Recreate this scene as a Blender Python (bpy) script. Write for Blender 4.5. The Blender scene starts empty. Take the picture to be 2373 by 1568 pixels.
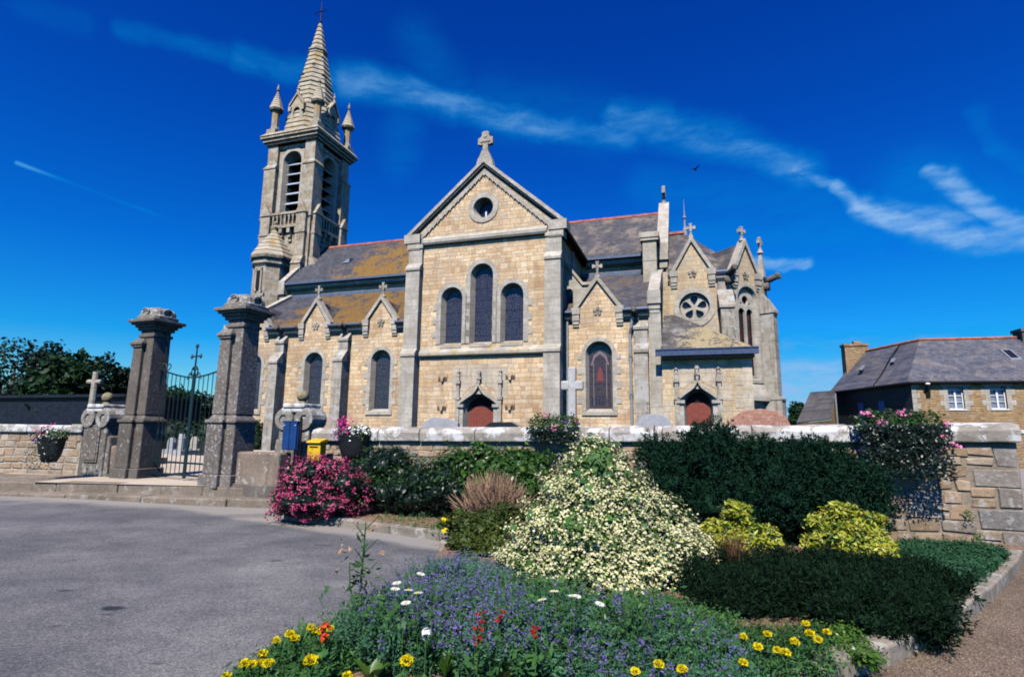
import bpy, bmesh, math, random
import numpy as np
from mathutils import Vector, Matrix, noise as mnoise
from mathutils.geometry import tessellate_polygon

rng = np.random.default_rng(7)
random.seed(7)
SC = bpy.context.scene
R = math.radians

# ------------------------------------------------------------------ camera
FPX = 1300.0                      # focal length in units of a 2372 px wide picture
TILT, ROLL, EYE = R(9.4), R(0.7), 1.6
cF = np.array([0, math.cos(TILT), math.sin(TILT)])
_u0 = np.array([0, -math.sin(TILT), math.cos(TILT)]); _r0 = np.array([1.0, 0, 0])
cR = math.cos(ROLL) * _r0 + math.sin(ROLL) * _u0
cU = -math.sin(ROLL) * _r0 + math.cos(ROLL) * _u0
cC = np.array([0, 0, EYE])
cam_d = bpy.data.cameras.new('camera'); cam = bpy.data.objects.new('camera', cam_d)
SC.collection.objects.link(cam); SC.camera = cam
cam_d.sensor_width = 36; cam_d.sensor_fit = 'HORIZONTAL'; cam_d.lens = 36 * FPX / 2372
cam_d.clip_start = 0.05; cam_d.clip_end = 5000
cam.matrix_world = Matrix(((cR[0], cU[0], -cF[0], 0), (cR[1], cU[1], -cF[1], 0), (cR[2], cU[2], -cF[2], EYE), (0, 0, 0, 1)))

# ------------------------------------------------------------------ light
SUN_EL, SUN_AZ = R(50), R(14.5)      # azimuth: degrees to the left of straight behind the viewer
sd = np.array([-math.sin(SUN_AZ) * math.cos(SUN_EL), -math.cos(SUN_AZ) * math.cos(SUN_EL), math.sin(SUN_EL)])
sun_d = bpy.data.lights.new('sun', 'SUN'); sun = bpy.data.objects.new('sun', sun_d); SC.collection.objects.link(sun)
sun_d.energy = 4.9; sun_d.angle = R(0.5); sun_d.color = (1.0, 0.955, 0.88)
sun.rotation_euler = Vector(-sd).to_track_quat('-Z', 'Y').to_euler()
SC.view_settings.view_transform = 'Standard'; SC.view_settings.look = 'None'
SC.view_settings.gamma = 1.0; SC.view_settings.exposure = 0.35
SC.cycles.filter_width = 1.85; SC.cycles.diffuse_bounces = 0; SC.cycles.max_bounces = 5
try: SC.view_settings.use_curve_mapping = False
except Exception: pass

# ------------------------------------------------------------------ node helpers
def N(nt, typ, ins=None, **at):
    n = nt.nodes.new(typ)
    for k, v in at.items(): setattr(n, k, v)
    for k, v in (ins or {}).items():
        s = n.inputs[k]
        if isinstance(v, bpy.types.NodeSocket): nt.links.new(v, s)
        else: s.default_value = v
    return n
def M(nt, op, a, b=None, c=None, clamp=False):
    ins = {0: a}
    if b is not None: ins[1] = b
    if c is not None: ins[2] = c
    return N(nt, 'ShaderNodeMath', ins, operation=op, use_clamp=clamp).outputs[0]
def VM(nt, op, a, b=None, scale=None):
    ins = {0: a}
    if b is not None: ins[1] = b
    if scale is not None: ins['Scale'] = scale
    n = N(nt, 'ShaderNodeVectorMath', ins, operation=op)
    return n.outputs['Value'] if op in ('DOT_PRODUCT', 'LENGTH', 'DISTANCE') else n.outputs['Vector']
def c4(c): return tuple(c) + (1.0,) if len(c) == 3 else tuple(c)
def MIX(nt, f, a, b, blend='MIX'):
    n = nt.nodes.new('ShaderNodeMix'); n.data_type = 'RGBA'; n.blend_type = blend
    for i, v in ((0, f), (6, a), (7, b)):
        if isinstance(v, bpy.types.NodeSocket): nt.links.new(v, n.inputs[i])
        else: n.inputs[i].default_value = c4(v) if i > 0 else v
    return n.outputs[2]
def RAMP(nt, f, stops, interp='LINEAR'):
    n = nt.nodes.new('ShaderNodeValToRGB'); nt.links.new(f, n.inputs[0]); e = n.color_ramp.elements
    n.color_ramp.interpolation = interp
    while len(e) < len(stops): e.new(0.5)
    for q, (p, c) in zip(e, stops): q.position = p; q.color = c4(c)
    return n.outputs[0]
def STEP(nt, v, lo, hi):
    return N(nt, 'ShaderNodeMapRange', {0: v, 1: lo, 2: hi, 3: 0.0, 4: 1.0}, interpolation_type='SMOOTHSTEP').outputs[0]
def NOISE(nt, vec, scale, detail=4.0, rough=0.55, dim='3D'):
    ins = {'Scale': scale, 'Detail': detail, 'Roughness': rough}
    if vec is not None: ins['Vector'] = vec
    return N(nt, 'ShaderNodeTexNoise', ins, noise_dimensions=dim).outputs[0]
def newmat(name):
    m = bpy.data.materials.new(name); m.use_nodes = True
    nt = m.node_tree; nt.nodes.clear()
    out = nt.nodes.new('ShaderNodeOutputMaterial')
    b = nt.nodes.new('ShaderNodeBsdfPrincipled'); nt.links.new(b.outputs[0], out.inputs[0])
    b.inputs['Specular IOR Level'].default_value = 0.25
    return m, nt, b, out
def setin(nt, b, k, v):
    if isinstance(v, bpy.types.NodeSocket): nt.links.new(v, b.inputs[k])
    else: b.inputs[k].default_value = c4(v) if k == 'Base Color' else v
def BUMP(nt, b, h, strength=0.5, dist=0.02):
    n = N(nt, 'ShaderNodeBump', {'Height': h, 'Strength': strength, 'Distance': dist}); nt.links.new(n.outputs[0], b.inputs['Normal'])
def OBJ(nt): return nt.nodes.new('ShaderNodeTexCoord').outputs['Object']
MATS = {}

# ------------------------------------------------------------------ world: deep blue sky with streaks of cirrus
def pray(x, y):
    d = cF + (x - 1186) / FPX * cR + (784 - y) / FPX * cU
    return d / np.linalg.norm(d)
world = bpy.data.worlds.new('World'); SC.world = world; world.use_nodes = True
wn = world.node_tree; wn.nodes.clear()
wo = wn.nodes.new('ShaderNodeOutputWorld'); bg = wn.nodes.new('ShaderNodeBackground'); wn.links.new(bg.outputs[0], wo.inputs[0])
sky = N(wn, 'ShaderNodeTexSky', sky_type='NISHITA', sun_disc=False, sun_elevation=SUN_EL, sun_rotation=math.pi + SUN_AZ,
        altitude=0, air_density=1.0, dust_density=0.35, ozone_density=3.0)
wdir = wn.nodes.new('ShaderNodeTexCoord').outputs['Generated']
nz = N(wn, 'ShaderNodeTexNoise', {'Vector': wdir, 'Scale': 14.0, 'Detail': 5.0, 'Roughness': 0.6})
off = VM(wn, 'SCALE', VM(wn, 'SUBTRACT', nz.outputs[1], (0.5, 0.5, 0.5)), scale=0.032)
wd = VM(wn, 'ADD', wdir, off)
CIRRUS = [(60, 20, 190, 55, 18, .10), (290, 70, 560, 140, 15, .22), (560, 140, 800, 185, 22, .36), (800, 185, 1000, 228, 32, .52), (1000, 228, 1250, 292, 30, .54),
          (1250, 292, 1460, 318, 28, .46), (1430, 272, 1680, 330, 38, .48), (1680, 330, 1860, 398, 32, .52), (1840, 388, 1930, 432, 13, .62), (1930, 432, 2000, 482, 14, .85), (2000, 482, 2140, 532, 24, .95), (2140, 532, 2260, 552, 28, .85), (2260, 552, 2460, 556, 26, .75), (2150, 400, 2195, 420, 16, .7), (2195, 420, 2260, 468, 22, .85), (2260, 468, 2360, 525, 22, .9), (2360, 525, 2460, 560, 22, .8), (2060, 480, 2240, 520, 24, .62), (2120, 430, 2300, 520, 60, .25),
          (960, 90, 1050, 205, 40, .15), (945, 225, 925, 380, 36, .14), (1745, 606, 1870, 613, 15, .75), (1500, 560, 2000, 540, 50, .22),
          (2260, 260, 2300, 345, 14, .16), (2300, 345, 2420, 400, 14, .2), (1830, 640, 2372, 650, 50, .16), (1500, 430, 1900, 480, 45, .18), (1150, 250, 1400, 290, 60, .16), (1760, 895, 2060, 905, 62, 1.0), (1830, 800, 2372, 785, 24, .55), (2060, 800, 2200, 778, 16, .5)]
tot = None
for x0, y0, x1, y1, wpx, inten in CIRRUS:
    a, b2 = pray(x0, y0), pray(x1, y1); ab = b2 - a
    da = VM(wn, 'SUBTRACT', wd, tuple(a))
    t = M(wn, 'DIVIDE', VM(wn, 'DOT_PRODUCT', da, tuple(ab)), float(ab @ ab), clamp=True)
    dv = VM(wn, 'SUBTRACT', da, VM(wn, 'SCALE', tuple(ab), scale=t))
    d = VM(wn, 'LENGTH', dv)
    m_ = M(wn, 'MULTIPLY', N(wn, 'ShaderNodeMapRange', {0: d, 1: 0.0, 2: wpx * 1.9 / FPX, 3: 1.0, 4: 0.0}, interpolation_type='SMOOTHERSTEP').outputs[0], inten)
    tot = m_ if tot is None else M(wn, 'MAXIMUM', tot, m_)
wisp = NOISE(wn, N(wn, 'ShaderNodeMapping', {'Vector': wd, 'Scale': (7, 7, 30), 'Rotation': (0, 0.42, 0)}).outputs[0], 2.2, 4.5, 0.58)
tot = M(wn, 'MULTIPLY', tot, N(wn, 'ShaderNodeMapRange', {0: wisp, 1: 0.30, 2: 0.68, 3: 0.55, 4: 1.12}).outputs[0], clamp=True)
# one straight thin contrail, not warped
a, b2 = pray(40, 378), pray(385, 506); ab = b2 - a
da = VM(wn, 'SUBTRACT', wdir, tuple(a)); t = M(wn, 'DIVIDE', VM(wn, 'DOT_PRODUCT', da, tuple(ab)), float(ab @ ab), clamp=True)
d = VM(wn, 'LENGTH', VM(wn, 'SUBTRACT', da, VM(wn, 'SCALE', tuple(ab), scale=t)))
ctr = M(wn, 'MULTIPLY', N(wn, 'ShaderNodeMapRange', {0: d, 1: 0.0008, 2: 6.5 / FPX, 3: 0.55, 4: 0.0}, interpolation_type='SMOOTHSTEP').outputs[0], M(wn, 'SUBTRACT', 1.0, M(wn, 'POWER', t, 3.0)))
tot = M(wn, 'MAXIMUM', tot, ctr)
dz = N(wn, 'ShaderNodeSeparateXYZ', {0: wdir}).outputs[2]
elev = RAMP(wn, dz, [(0.0, (.75, 1.12, 1.16)), (0.06, (.42, 1.00, 1.22)), (0.14, (.05, .78, 1.38)), (0.28, (.012, .56, 1.47)), (0.46, (.008, .40, 1.42)), (0.7, (.006, .30, 1.32))])
tint = MIX(wn, 1.0, sky.outputs[0], elev, 'MULTIPLY')
cl_col = MIX(wn, STEP(wn, tot, 0.2, 0.95), (0.0, 3.3, 7.6), (2.6, 5.0, 8.6))
skyc = MIX(wn, tot, tint, cl_col)
wn.links.new(skyc, bg.inputs[0]); bg.inputs[1].default_value = 0.078

# ------------------------------------------------------------------ pixel to place
def RAY(x, y): return cF + (x - 1186) / FPX * cR + (784 - y) / FPX * cU
def G(x, y, z=0.0):
    d = RAY(x, y); return cC + d * ((z - EYE) / d[2])
def PD(x, y, dist):
    d = RAY(x, y); return cC + d * (dist / d[1])
class Frame:
    """upright plane through org turned by yaw (degrees, clockwise seen from above positive): gives local (along, up) for a pixel"""
    def __init__(s, org, yaw):
        s.o = np.array([org[0], org[1], 0.0]); s.a = R(yaw)
        s.u = np.array([math.cos(s.a), -math.sin(s.a), 0]); s.v = np.array([math.sin(s.a), math.cos(s.a), 0])
    def at(s, x, y, v=0.0):
        d = RAY(x, y); k = ((s.o - cC) @ s.v + v) / (d @ s.v); p = cC + k * d - s.o
        return float(p @ s.u), float(p[2])
    def w(s, a, b, z): return s.o + a * s.u + b * s.v + np.array([0, 0, z])

# ------------------------------------------------------------------ mesh builder
class MB:
    def __init__(s): s.v = []; s.f = []; s.m = []
    def add(s, vs, fs, mi=0):
        o = len(s.v); s.v += [tuple(map(float, q)) for q in vs]
        s.f += [tuple(o + i for i in f) for f in fs]; s.m += [mi] * len(fs)
    def box(s, x0, x1, y0, y1, z0, z1, mi=0):
        s.add([(x0, y0, z0), (x1, y0, z0), (x1, y1, z0), (x0, y1, z0), (x0, y0, z1), (x1, y0, z1), (x1, y1, z1), (x0, y1, z1)],
              [(3, 2, 1, 0), (4, 5, 6, 7), (0, 1, 5, 4), (1, 2, 6, 5), (2, 3, 7, 6), (3, 0, 4, 7)], mi)
    def hexa(s, p, mi=0):
        s.add(p, [(3, 2, 1, 0), (4, 5, 6, 7), (0, 1, 5, 4), (1, 2, 6, 5), (2, 3, 7, 6), (3, 0, 4, 7)], mi)
    def prism(s, outer, d0, d1, plane='xz', holes=(), mi=0):
        mp = {'xz': lambda a, b, d: (a, d, b), 'yz': lambda a, b, d: (d, a, b), 'xy': lambda a, b, d: (a, b, d)}[plane]
        loops = [list(outer)] + [list(h) for h in holes]; flat = [q for l in loops for q in l]; n = len(flat)
        vs = [mp(a, b, d0) for a, b in flat] + [mp(a, b, d1) for a, b in flat]
        if holes: tri = [tuple(t) for t in tessellate_polygon([[Vector((a, b, 0)) for a, b in l] for l in loops])]
        else: tri = [tuple(range(n))]
        fs = list(tri) + [tuple(n + i for i in reversed(t)) for t in tri]
        o = 0
        for l in loops:
            k = len(l)
            for i in range(k): j = (i + 1) % k; fs.append((o + i, o + j, n + o + j, n + o + i))
            o += k
        s.add(vs, fs, mi)
    def lathe(s, prof, cx=0, cy=0, n=16, rot=0.0, mi=0, cap=True):
        vs = []; fs = []; k = len(prof)
        for r, z in prof:
            for i in range(n):
                t = rot + 2 * math.pi * i / n; vs.append((cx + r * math.cos(t), cy + r * math.sin(t), z))
        for j in range(k - 1):
            for i in range(n):
                q = (i + 1) % n; fs.append((j * n + i, j * n + q, (j + 1) * n + q, (j + 1) * n + i))
        if cap: fs.append(tuple(range(n - 1, -1, -1))); fs.append(tuple((k - 1) * n + i for i in range(n)))
        s.add(vs, fs, mi)
    def tube(s, pts, r, n=6, mi=0):
        pts = [Vector(p) for p in pts]; k = len(pts); rs = r if isinstance(r, (list, tuple)) else [r] * k
        vs = []; fs = []
        for j, p in enumerate(pts):
            d = (pts[min(j + 1, k - 1)] - pts[max(j - 1, 0)]).normalized()
            a = d.cross(Vector((0, 0, 1))) if abs(d.z) < 0.95 else d.cross(Vector((1, 0, 0))); a.normalize(); b = d.cross(a)
            for i in range(n):
                t = 2 * math.pi * i / n; vs.append(p + (a * math.cos(t) + b * math.sin(t)) * rs[j])
        for j in range(k - 1):
            for i in range(n):
                q = (i + 1) % n; fs.append((j * n + i, j * n + q, (j + 1) * n + q, (j + 1) * n + i))
        fs.append(tuple(range(n - 1, -1, -1))); fs.append(tuple((k - 1) * n + i for i in range(n)))
        s.add(vs, fs, mi)
    def ball(s, c, r, n=12, mi=0, zs=1.0):
        prof = [(max(r * math.sin(math.pi * i / n), 1e-4), c[2] - r * zs * math.cos(math.pi * i / n)) for i in range(n + 1)]
        s.lathe(prof, c[0], c[1], n + 4, mi=mi)
    def build(s, name, mats, parent=None, loc=None, rotz=0.0, smooth=False, bevel=0.0, fix=True, **tags):
        me = bpy.data.meshes.new(name); me.from_pydata(s.v, [], s.f)
        mats = mats if isinstance(mats, (list, tuple)) else [mats]
        for q in mats: me.materials.append(q)
        me.polygons.foreach_set('material_index', s.m)
        if fix:
            bm = bmesh.new(); bm.from_mesh(me); bmesh.ops.recalc_face_normals(bm, faces=bm.faces); bm.to_mesh(me); bm.free()
        if smooth: me.polygons.foreach_set('use_smooth', [True] * len(me.polygons))
        o = bpy.data.objects.new(name, me); SC.collection.objects.link(o)
        if parent is not None: o.parent = parent
        if loc is not None: o.location = tuple(map(float, loc))
        if rotz: o.rotation_euler = (0, 0, rotz)
        if bevel:
            m = o.modifiers.new('bevel', 'BEVEL'); m.width = bevel; m.segments = 2; m.limit_method = 'ANGLE'; m.angle_limit = R(40)
        for k, v in tags.items(): o[k] = v
        return o
def thing(name, label, cat, loc=(0, 0, 0), rotz=0.0, group=None):
    o = bpy.data.objects.new(name, None); SC.collection.objects.link(o); o.location = tuple(map(float, loc)); o.rotation_euler = (0, 0, rotz)
    o.empty_display_size = 0.2; tag(o, label, cat, group); return o
def tag(o, label, cat, group=None):
    o['label'] = label; o['category'] = cat
    if group: o['group'] = group
    return o
def dup(root, loc=None, rotz=None, label=None, scale=None):
    r = root.copy(); SC.collection.objects.link(r)
    if loc is not None: r.location = tuple(map(float, loc))
    if rotz is not None: r.rotation_euler = (0, 0, rotz)
    if scale is not None: r.scale = (scale,) * 3
    if label: r['label'] = label
    for ch in list(root.children):
        c = ch.copy(); SC.collection.objects.link(c); c.parent = r
        for g in list(ch.children):
            e = g.copy(); SC.collection.objects.link(e); e.parent = c
    return r
def arch(cx, hw, z0, crown, n=14, rise=None):
    """outline of an arched opening, from bottom left clockwise; rise = height of the arch (default half circle)"""
    rise = hw if rise is None else rise; sp = crown - rise
    pts = [(cx - hw, z0)] + [(cx - hw * math.cos(math.pi * i / n), sp + rise * math.sin(math.pi * i / n)) for i in range(n + 1)] + [(cx + hw, z0)]
    return pts
def circle(cx, cz, r, n=28): return [(cx + r * math.cos(2 * math.pi * i / n), cz + r * math.sin(2 * math.pi * i / n)) for i in range(n)]

# ------------------------------------------------------------------ materials
def masonry(name, w, h, cols, mortar, bump=0.6, mort=0.012, warp=0.05, stain=0.35, lichen=None, coords='s', fine=1.0):
    m, nt, b, out = newmat(name)
    oc = OBJ(nt); n1 = N(nt, 'ShaderNodeTexNoise', {'Vector': oc, 'Scale': 2.2, 'Detail': 3.0})
    wv = VM(nt, 'ADD', oc, VM(nt, 'SCALE', VM(nt, 'SUBTRACT', n1.outputs[1], (.5, .5, .5)), scale=warp))
    sp = N(nt, 'ShaderNodeSeparateXYZ', {0: wv}).outputs
    s_ = M(nt, 'ADD', sp[0], sp[1]); z_ = M(nt, 'ADD', sp[2], 50.0)
    # courses of unequal height
    zz = M(nt, 'ADD', z_, M(nt, 'MULTIPLY', N(nt, 'ShaderNodeTexNoise', {'W': M(nt, 'MULTIPLY', z_, 1.1), 'Scale': 1.0, 'Detail': 1.0}, noise_dimensions='1D').outputs[0], h * 1.6))
    zr = M(nt, 'DIVIDE', zz, h); row = M(nt, 'FLOOR', zr); fz = M(nt, 'FRACT', zr)
    rr = N(nt, 'ShaderNodeTexWhiteNoise', {'W': row}, noise_dimensions='1D').outputs[0]
    sw = M(nt, 'ADD', M(nt, 'DIVIDE', s_, M(nt, 'MULTIPLY', M(nt, 'ADD', 0.7, M(nt, 'MULTIPLY', rr, 0.65)), w)), M(nt, 'ADD', M(nt, 'MULTIPLY', rr, 17.3), 200.0))
    sw = M(nt, 'ADD', sw, M(nt, 'MULTIPLY', N(nt, 'ShaderNodeTexNoise', {'W': M(nt, 'ADD', sw, M(nt, 'MULTIPLY', row, 7.7)), 'Scale': 0.9, 'Detail': 0.0}, noise_dimensions='1D').outputs[0], 1.3))
    col = M(nt, 'FLOOR', sw); fs = M(nt, 'FRACT', sw)
    cell = N(nt, 'ShaderNodeTexWhiteNoise', {'Vector': N(nt, 'ShaderNodeCombineXYZ', {0: row, 1: col}).outputs[0]}, noise_dimensions='2D').outputs[0]
    ez = M(nt, 'MULTIPLY', M(nt, 'MINIMUM', fz, M(nt, 'SUBTRACT', 1.0, fz)), h)
    es = M(nt, 'MULTIPLY', M(nt, 'MINIMUM', fs, M(nt, 'SUBTRACT', 1.0, fs)), w)
    e = STEP(nt, M(nt, 'MINIMUM', ez, es), mort * 0.5, mort * 1.5)
    base = RAMP(nt, cell, [(i / (len(cols) - 1), c) for i, c in enumerate(cols)])
    n2 = NOISE(nt, oc, 9.0 * fine, 5.0, 0.7); n3 = NOISE(nt, oc, 0.55, 4.0, 0.6)
    base = MIX(nt, 0.55, base, RAMP(nt, n2, [(.25, (.45, .45, .45)), (.75, (1.42, 1.42, 1.42))]), 'MULTIPLY')
    base = MIX(nt, stain, base, RAMP(nt, n3, [(.3, (.55, .5, .45)), (.65, (1.15, 1.15, 1.12))]), 'MULTIPLY')
    sm = N(nt, 'ShaderNodeMapping', {'Vector': oc, 'Scale': (2.2, 2.2, .22)}).outputs[0]
    base = MIX(nt, .5, base, RAMP(nt, NOISE(nt, sm, 1.0, 5.0, .65), [(.32, (.62, .58, .54)), (.5, (1, 1, 1)), (.7, (1.12, 1.12, 1.12))]), 'MULTIPLY')
    base = MIX(nt, e, mortar, base)
    if lichen: base = MIX(nt, M(nt, 'MULTIPLY', STEP(nt, NOISE(nt, oc, 3.4, 6.0, 0.7), .56, .68), lichen[1]), base, lichen[0])
    setin(nt, b, 'Base Color', base); setin(nt, b, 'Roughness', 0.92)
    BUMP(nt, b, M(nt, 'ADD', e, M(nt, 'MULTIPLY', n2, 0.8)), bump, 0.03)
    MATS[name] = m; return m
def stone(name, col, var=0.35, lich=None, lich_amt=0.5, lscale=5.0, bump=0.4, streak=0.0, joints=None, per=False, lich2=None):
    m, nt, b, out = newmat(name); oc = OBJ(nt)
    n1 = NOISE(nt, oc, 1.3, 5.0, 0.65); n2 = NOISE(nt, oc, 14.0, 4.0, 0.7)
    k = 1 - var
    base = MIX(nt, 1.0, col, RAMP(nt, n1, [(.3, (k, k * .99, k * .96)), (.7, (1.2, 1.2, 1.2))]), 'MULTIPLY')
    if per:
        rp = nt.nodes.new('ShaderNodeNewGeometry').outputs['Random Per Island']
        base = MIX(nt, 1.0, base, RAMP(nt, rp, [(0, (.78, .72, .66)), (.25, (1.1, .98, .85)), (.5, (.95, 1.0, 1.08)), (.75, (1.2, 1.05, .9)), (1, (1.25, 1.3, 1.4))]), 'MULTIPLY')
    base = MIX(nt, 0.6, base, RAMP(nt, n2, [(.25, (.6, .6, .6)), (.75, (1.3, 1.3, 1.3))]), 'MULTIPLY')
    h = n2
    if streak:
        sm = N(nt, 'ShaderNodeMapping', {'Vector': oc, 'Scale': (4.5, 4.5, .35)}).outputs[0]
        base = MIX(nt, M(nt, 'MULTIPLY', STEP(nt, NOISE(nt, sm, 1.6, 4.0, .6), .5, .72), streak), base, (.10, .085, .07))
    if joints:
        sp = N(nt, 'ShaderNodeSeparateXYZ', {0: oc}).outputs
        fz = M(nt, 'FRACT', M(nt, 'DIVIDE', M(nt, 'ADD', sp[2], 20.0), joints))
        ed = STEP(nt, M(nt, 'MULTIPLY', M(nt, 'MINIMUM', fz, M(nt, 'SUBTRACT', 1.0, fz)), joints), .004, .014)
        base = MIX(nt, ed, MIX(nt, 1.0, base, (.55, .53, .5), 'MULTIPLY'), base); h = M(nt, 'ADD', h, ed)
    if lich:
        lm = STEP(nt, NOISE(nt, oc, lscale, 6.0, 0.72), .62 - .16 * lich_amt, .70 - .14 * lich_amt)
        base = MIX(nt, M(nt, 'MULTIPLY', lm, .85), base, lich)
    if lich2:
        lm = STEP(nt, NOISE(nt, VM(nt, 'ADD', oc, (3.3, 7.1, 1.7)), lscale * .8, 6.0, 0.72), .60, .68)
        base = MIX(nt, M(nt, 'MULTIPLY', lm, .75), base, lich2)
    setin(nt, b, 'Base Color', base); setin(nt, b, 'Roughness', 0.93); BUMP(nt, b, h, bump, 0.02)
    MATS[name] = m; return m
def slate(name, lich=0.0, grad=None, col=(.075, .08, .10), w=.24, h=.13, pale=0.0, lcol=(.34, .19, .025), lcol2=(.2, .1, .03)):
    m, nt, b, out = newmat(name); oc = OBJ(nt); sp = N(nt, 'ShaderNodeSeparateXYZ', {0: oc}).outputs
    s_ = M(nt, 'ADD', sp[0], M(nt, 'MULTIPLY', sp[1], 0.07)); zr = M(nt, 'DIVIDE', M(nt, 'ADD', sp[2], 40.0), h); row = M(nt, 'FLOOR', zr); fz = M(nt, 'FRACT', zr)
    sw = M(nt, 'ADD', M(nt, 'DIVIDE', s_, w), M(nt, 'ADD', M(nt, 'MULTIPLY', M(nt, 'MODULO', row, 2.0), 0.5), 300.0)); fs = M(nt, 'FRACT', sw)
    cell = N(nt, 'ShaderNodeTexWhiteNoise', {'Vector': N(nt, 'ShaderNodeCombineXYZ', {0: row, 1: M(nt, 'FLOOR', sw)}).outputs[0]}, noise_dimensions='2D').outputs[0]
    k = MIX(nt, 1.0, col, RAMP(nt, cell, [(0, (.72, .72, .74)), (1, (1.3, 1.28, 1.25))]), 'MULTIPLY')
    n1 = NOISE(nt, oc, .9, 5.0, .65); n2 = NOISE(nt, oc, 6.5, 6.0, .75)
    k = MIX(nt, .6, k, RAMP(nt, n1, [(.3, (.6, .6, .62)), (.7, (1.35, 1.3, 1.2))]), 'MULTIPLY')
    if pale: k = MIX(nt, M(nt, 'MULTIPLY', STEP(nt, M(nt, 'ADD', n1, M(nt, 'MULTIPLY', n2, .35)), .66, .86), pale), k, (.30, .31, .31))
    if lich:
        f = M(nt, 'ADD', n2, M(nt, 'MULTIPLY', M(nt, 'SUBTRACT', n1, .5), 1.0))
        if grad:
            gx, gz, g0 = grad
            f = M(nt, 'ADD', f, M(nt, 'MINIMUM', M(nt, 'ADD', M(nt, 'ADD', M(nt, 'MULTIPLY', sp[0], gx), M(nt, 'MULTIPLY', sp[2], gz)), g0), .16))
        lm = STEP(nt, f, .52, .62)
        k = MIX(nt, M(nt, 'MULTIPLY', lm, lich), k, MIX(nt, STEP(nt, NOISE(nt, oc, 12.0, 3.0), .42, .6), lcol2, lcol))
    e = M(nt, 'MULTIPLY', STEP(nt, fz, .0, .12), STEP(nt, M(nt, 'MINIMUM', fs, M(nt, 'SUBTRACT', 1.0, fs)), .0, .05))
    k = MIX(nt, e, MIX(nt, 1.0, k, (.5, .5, .5), 'MULTIPLY'), k)
    setin(nt, b, 'Base Color', k); setin(nt, b, 'Roughness', .62)
    BUMP(nt, b, M(nt, 'ADD', M(nt, 'MULTIPLY', fz, -1.0), M(nt, 'ADD', e, M(nt, 'MULTIPLY', cell, .5))), .35, .015)
    MATS[name] = m; return m
def plain(name, col, rough=.6, metal=0.0, var=.2, scale=6.0, spec=.25, bump=0.0):
    m, nt, b, out = newmat(name); oc = OBJ(nt); n = NOISE(nt, oc, scale, 4.0)
    setin(nt, b, 'Base Color', MIX(nt, 1.0, col, RAMP(nt, n, [(.3, (1 - var,) * 3), (.7, (1 + var,) * 3)]), 'MULTIPLY'))
    setin(nt, b, 'Roughness', rough); setin(nt, b, 'Metallic', metal); b.inputs['Specular IOR Level'].default_value = spec
    if bump: BUMP(nt, b, n, bump, .01)
    MATS[name] = m; return m
def leafmat(name, cols, trans=0.25, rough=.5, spec=.2, per='Random Per Island'):
    m, nt, b, out = newmat(name)
    rp = nt.nodes.new('ShaderNodeNewGeometry').outputs[per]
    col = RAMP(nt, rp, [(i / max(1, len(cols) - 1), c) for i, c in enumerate(cols)])
    n = NOISE(nt, OBJ(nt), 2.6, 2.0)
    col = MIX(nt, .5, col, RAMP(nt, n, [(.3, (.7, .7, .7)), (.7, (1.3, 1.3, 1.2))]), 'MULTIPLY')
    setin(nt, b, 'Base Color', col); setin(nt, b, 'Roughness', rough); b.inputs['Specular IOR Level'].default_value = spec
    if trans:
        tr = N(nt, 'ShaderNodeBsdfTranslucent', {'Color': col}); mx = N(nt, 'ShaderNodeMixShader', {0: trans, 1: b.outputs[0], 2: tr.outputs[0]})
        nt.links.new(mx.outputs[0], out.inputs[0])
    MATS[name] = m; return m

CREAM = masonry('cream_rubble', .42, .215, [(.57, .385, .21), (.70, .515, .31), (.77, .595, .39), (.67, .47, .275), (.79, .635, .44), (.61, .42, .245), (.60, .48, .36), (.73, .545, .34), (.56, .36, .205)], (.56, .42, .28), stain=.65, warp=.12, mort=.009, bump=.9)
CREAM2 = masonry('weathered_rubble', .5, .26, [(.46, .33, .19), (.63, .48, .29), (.55, .42, .26), (.68, .52, .32), (.48, .42, .33)], (.46, .39, .29), stain=.6, lichen=((.30, .29, .26), .5))
TOWERST = stone('tower_granite', (.42, .345, .24), .45, lich=(.46, .43, .37), lich_amt=.8, lscale=1.9, streak=.45, joints=.42, lich2=(.32, .18, .06))
GRAN = stone('dressed_granite', (.49, .445, .375), .32, lich=(.36, .32, .25), lich_amt=.8, lscale=2.4, streak=.25, joints=.40)
GRANB = stone('stained_granite', (.42, .37, .30), .4, lich=(.45, .44, .40), lich_amt=.7, lscale=2.0, streak=.75, joints=.45)
GRANY = stone('lichened_granite', (.47, .42, .34), .35, lich=(.42, .30, .10), lich_amt=.55, lscale=2.2, lich2=(.5, .49, .45))
SPIRE = stone('spire_stone', (.45, .39, .29), .35, lich=(.40, .26, .08), lich_amt=.55, lscale=1.1, lich2=(.30, .31, .30))
WEATH = stone('weathered_dark_granite', (.155, .132, .11), .4, lich=(.36, .34, .31), lich_amt=.28, lscale=9.0, bump=.6, streak=.3, lich2=(.30, .28, .25))
WEATHL = stone('lichen_white_granite', (.22, .19, .16), .45, lich=(.60, .59, .55), lich_amt=.9, lscale=5.0, bump=.6, lich2=(.12, .10, .08))
COPE = stone('whitened_coping', (.36, .32, .27), .35, lich=(.70, .69, .66), lich_amt=.95, lscale=2.9, bump=.5, lich2=(.2, .17, .13))
WALLST = stone('rubble_blocks', (.37, .285, .20), .4, lich=(.44, .40, .35), lich_amt=.55, lscale=4.5, bump=.8, per=True, lich2=(.36, .21, .09))
GREYBL = stone('grey_wall_block', (.23, .21, .19), .35, lich=(.36, .345, .32), lich_amt=.6, lscale=9.0, bump=.8, per=True, lich2=(.16, .14, .12))
MORTAR = stone('lime_mortar', (.42, .36, .28), .3, bump=.8)
STEPST = stone('step_granite', (.25, .20, .15), .35, lich=(.36, .33, .29), lich_amt=.5, lscale=6.0, streak=.5)
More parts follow.
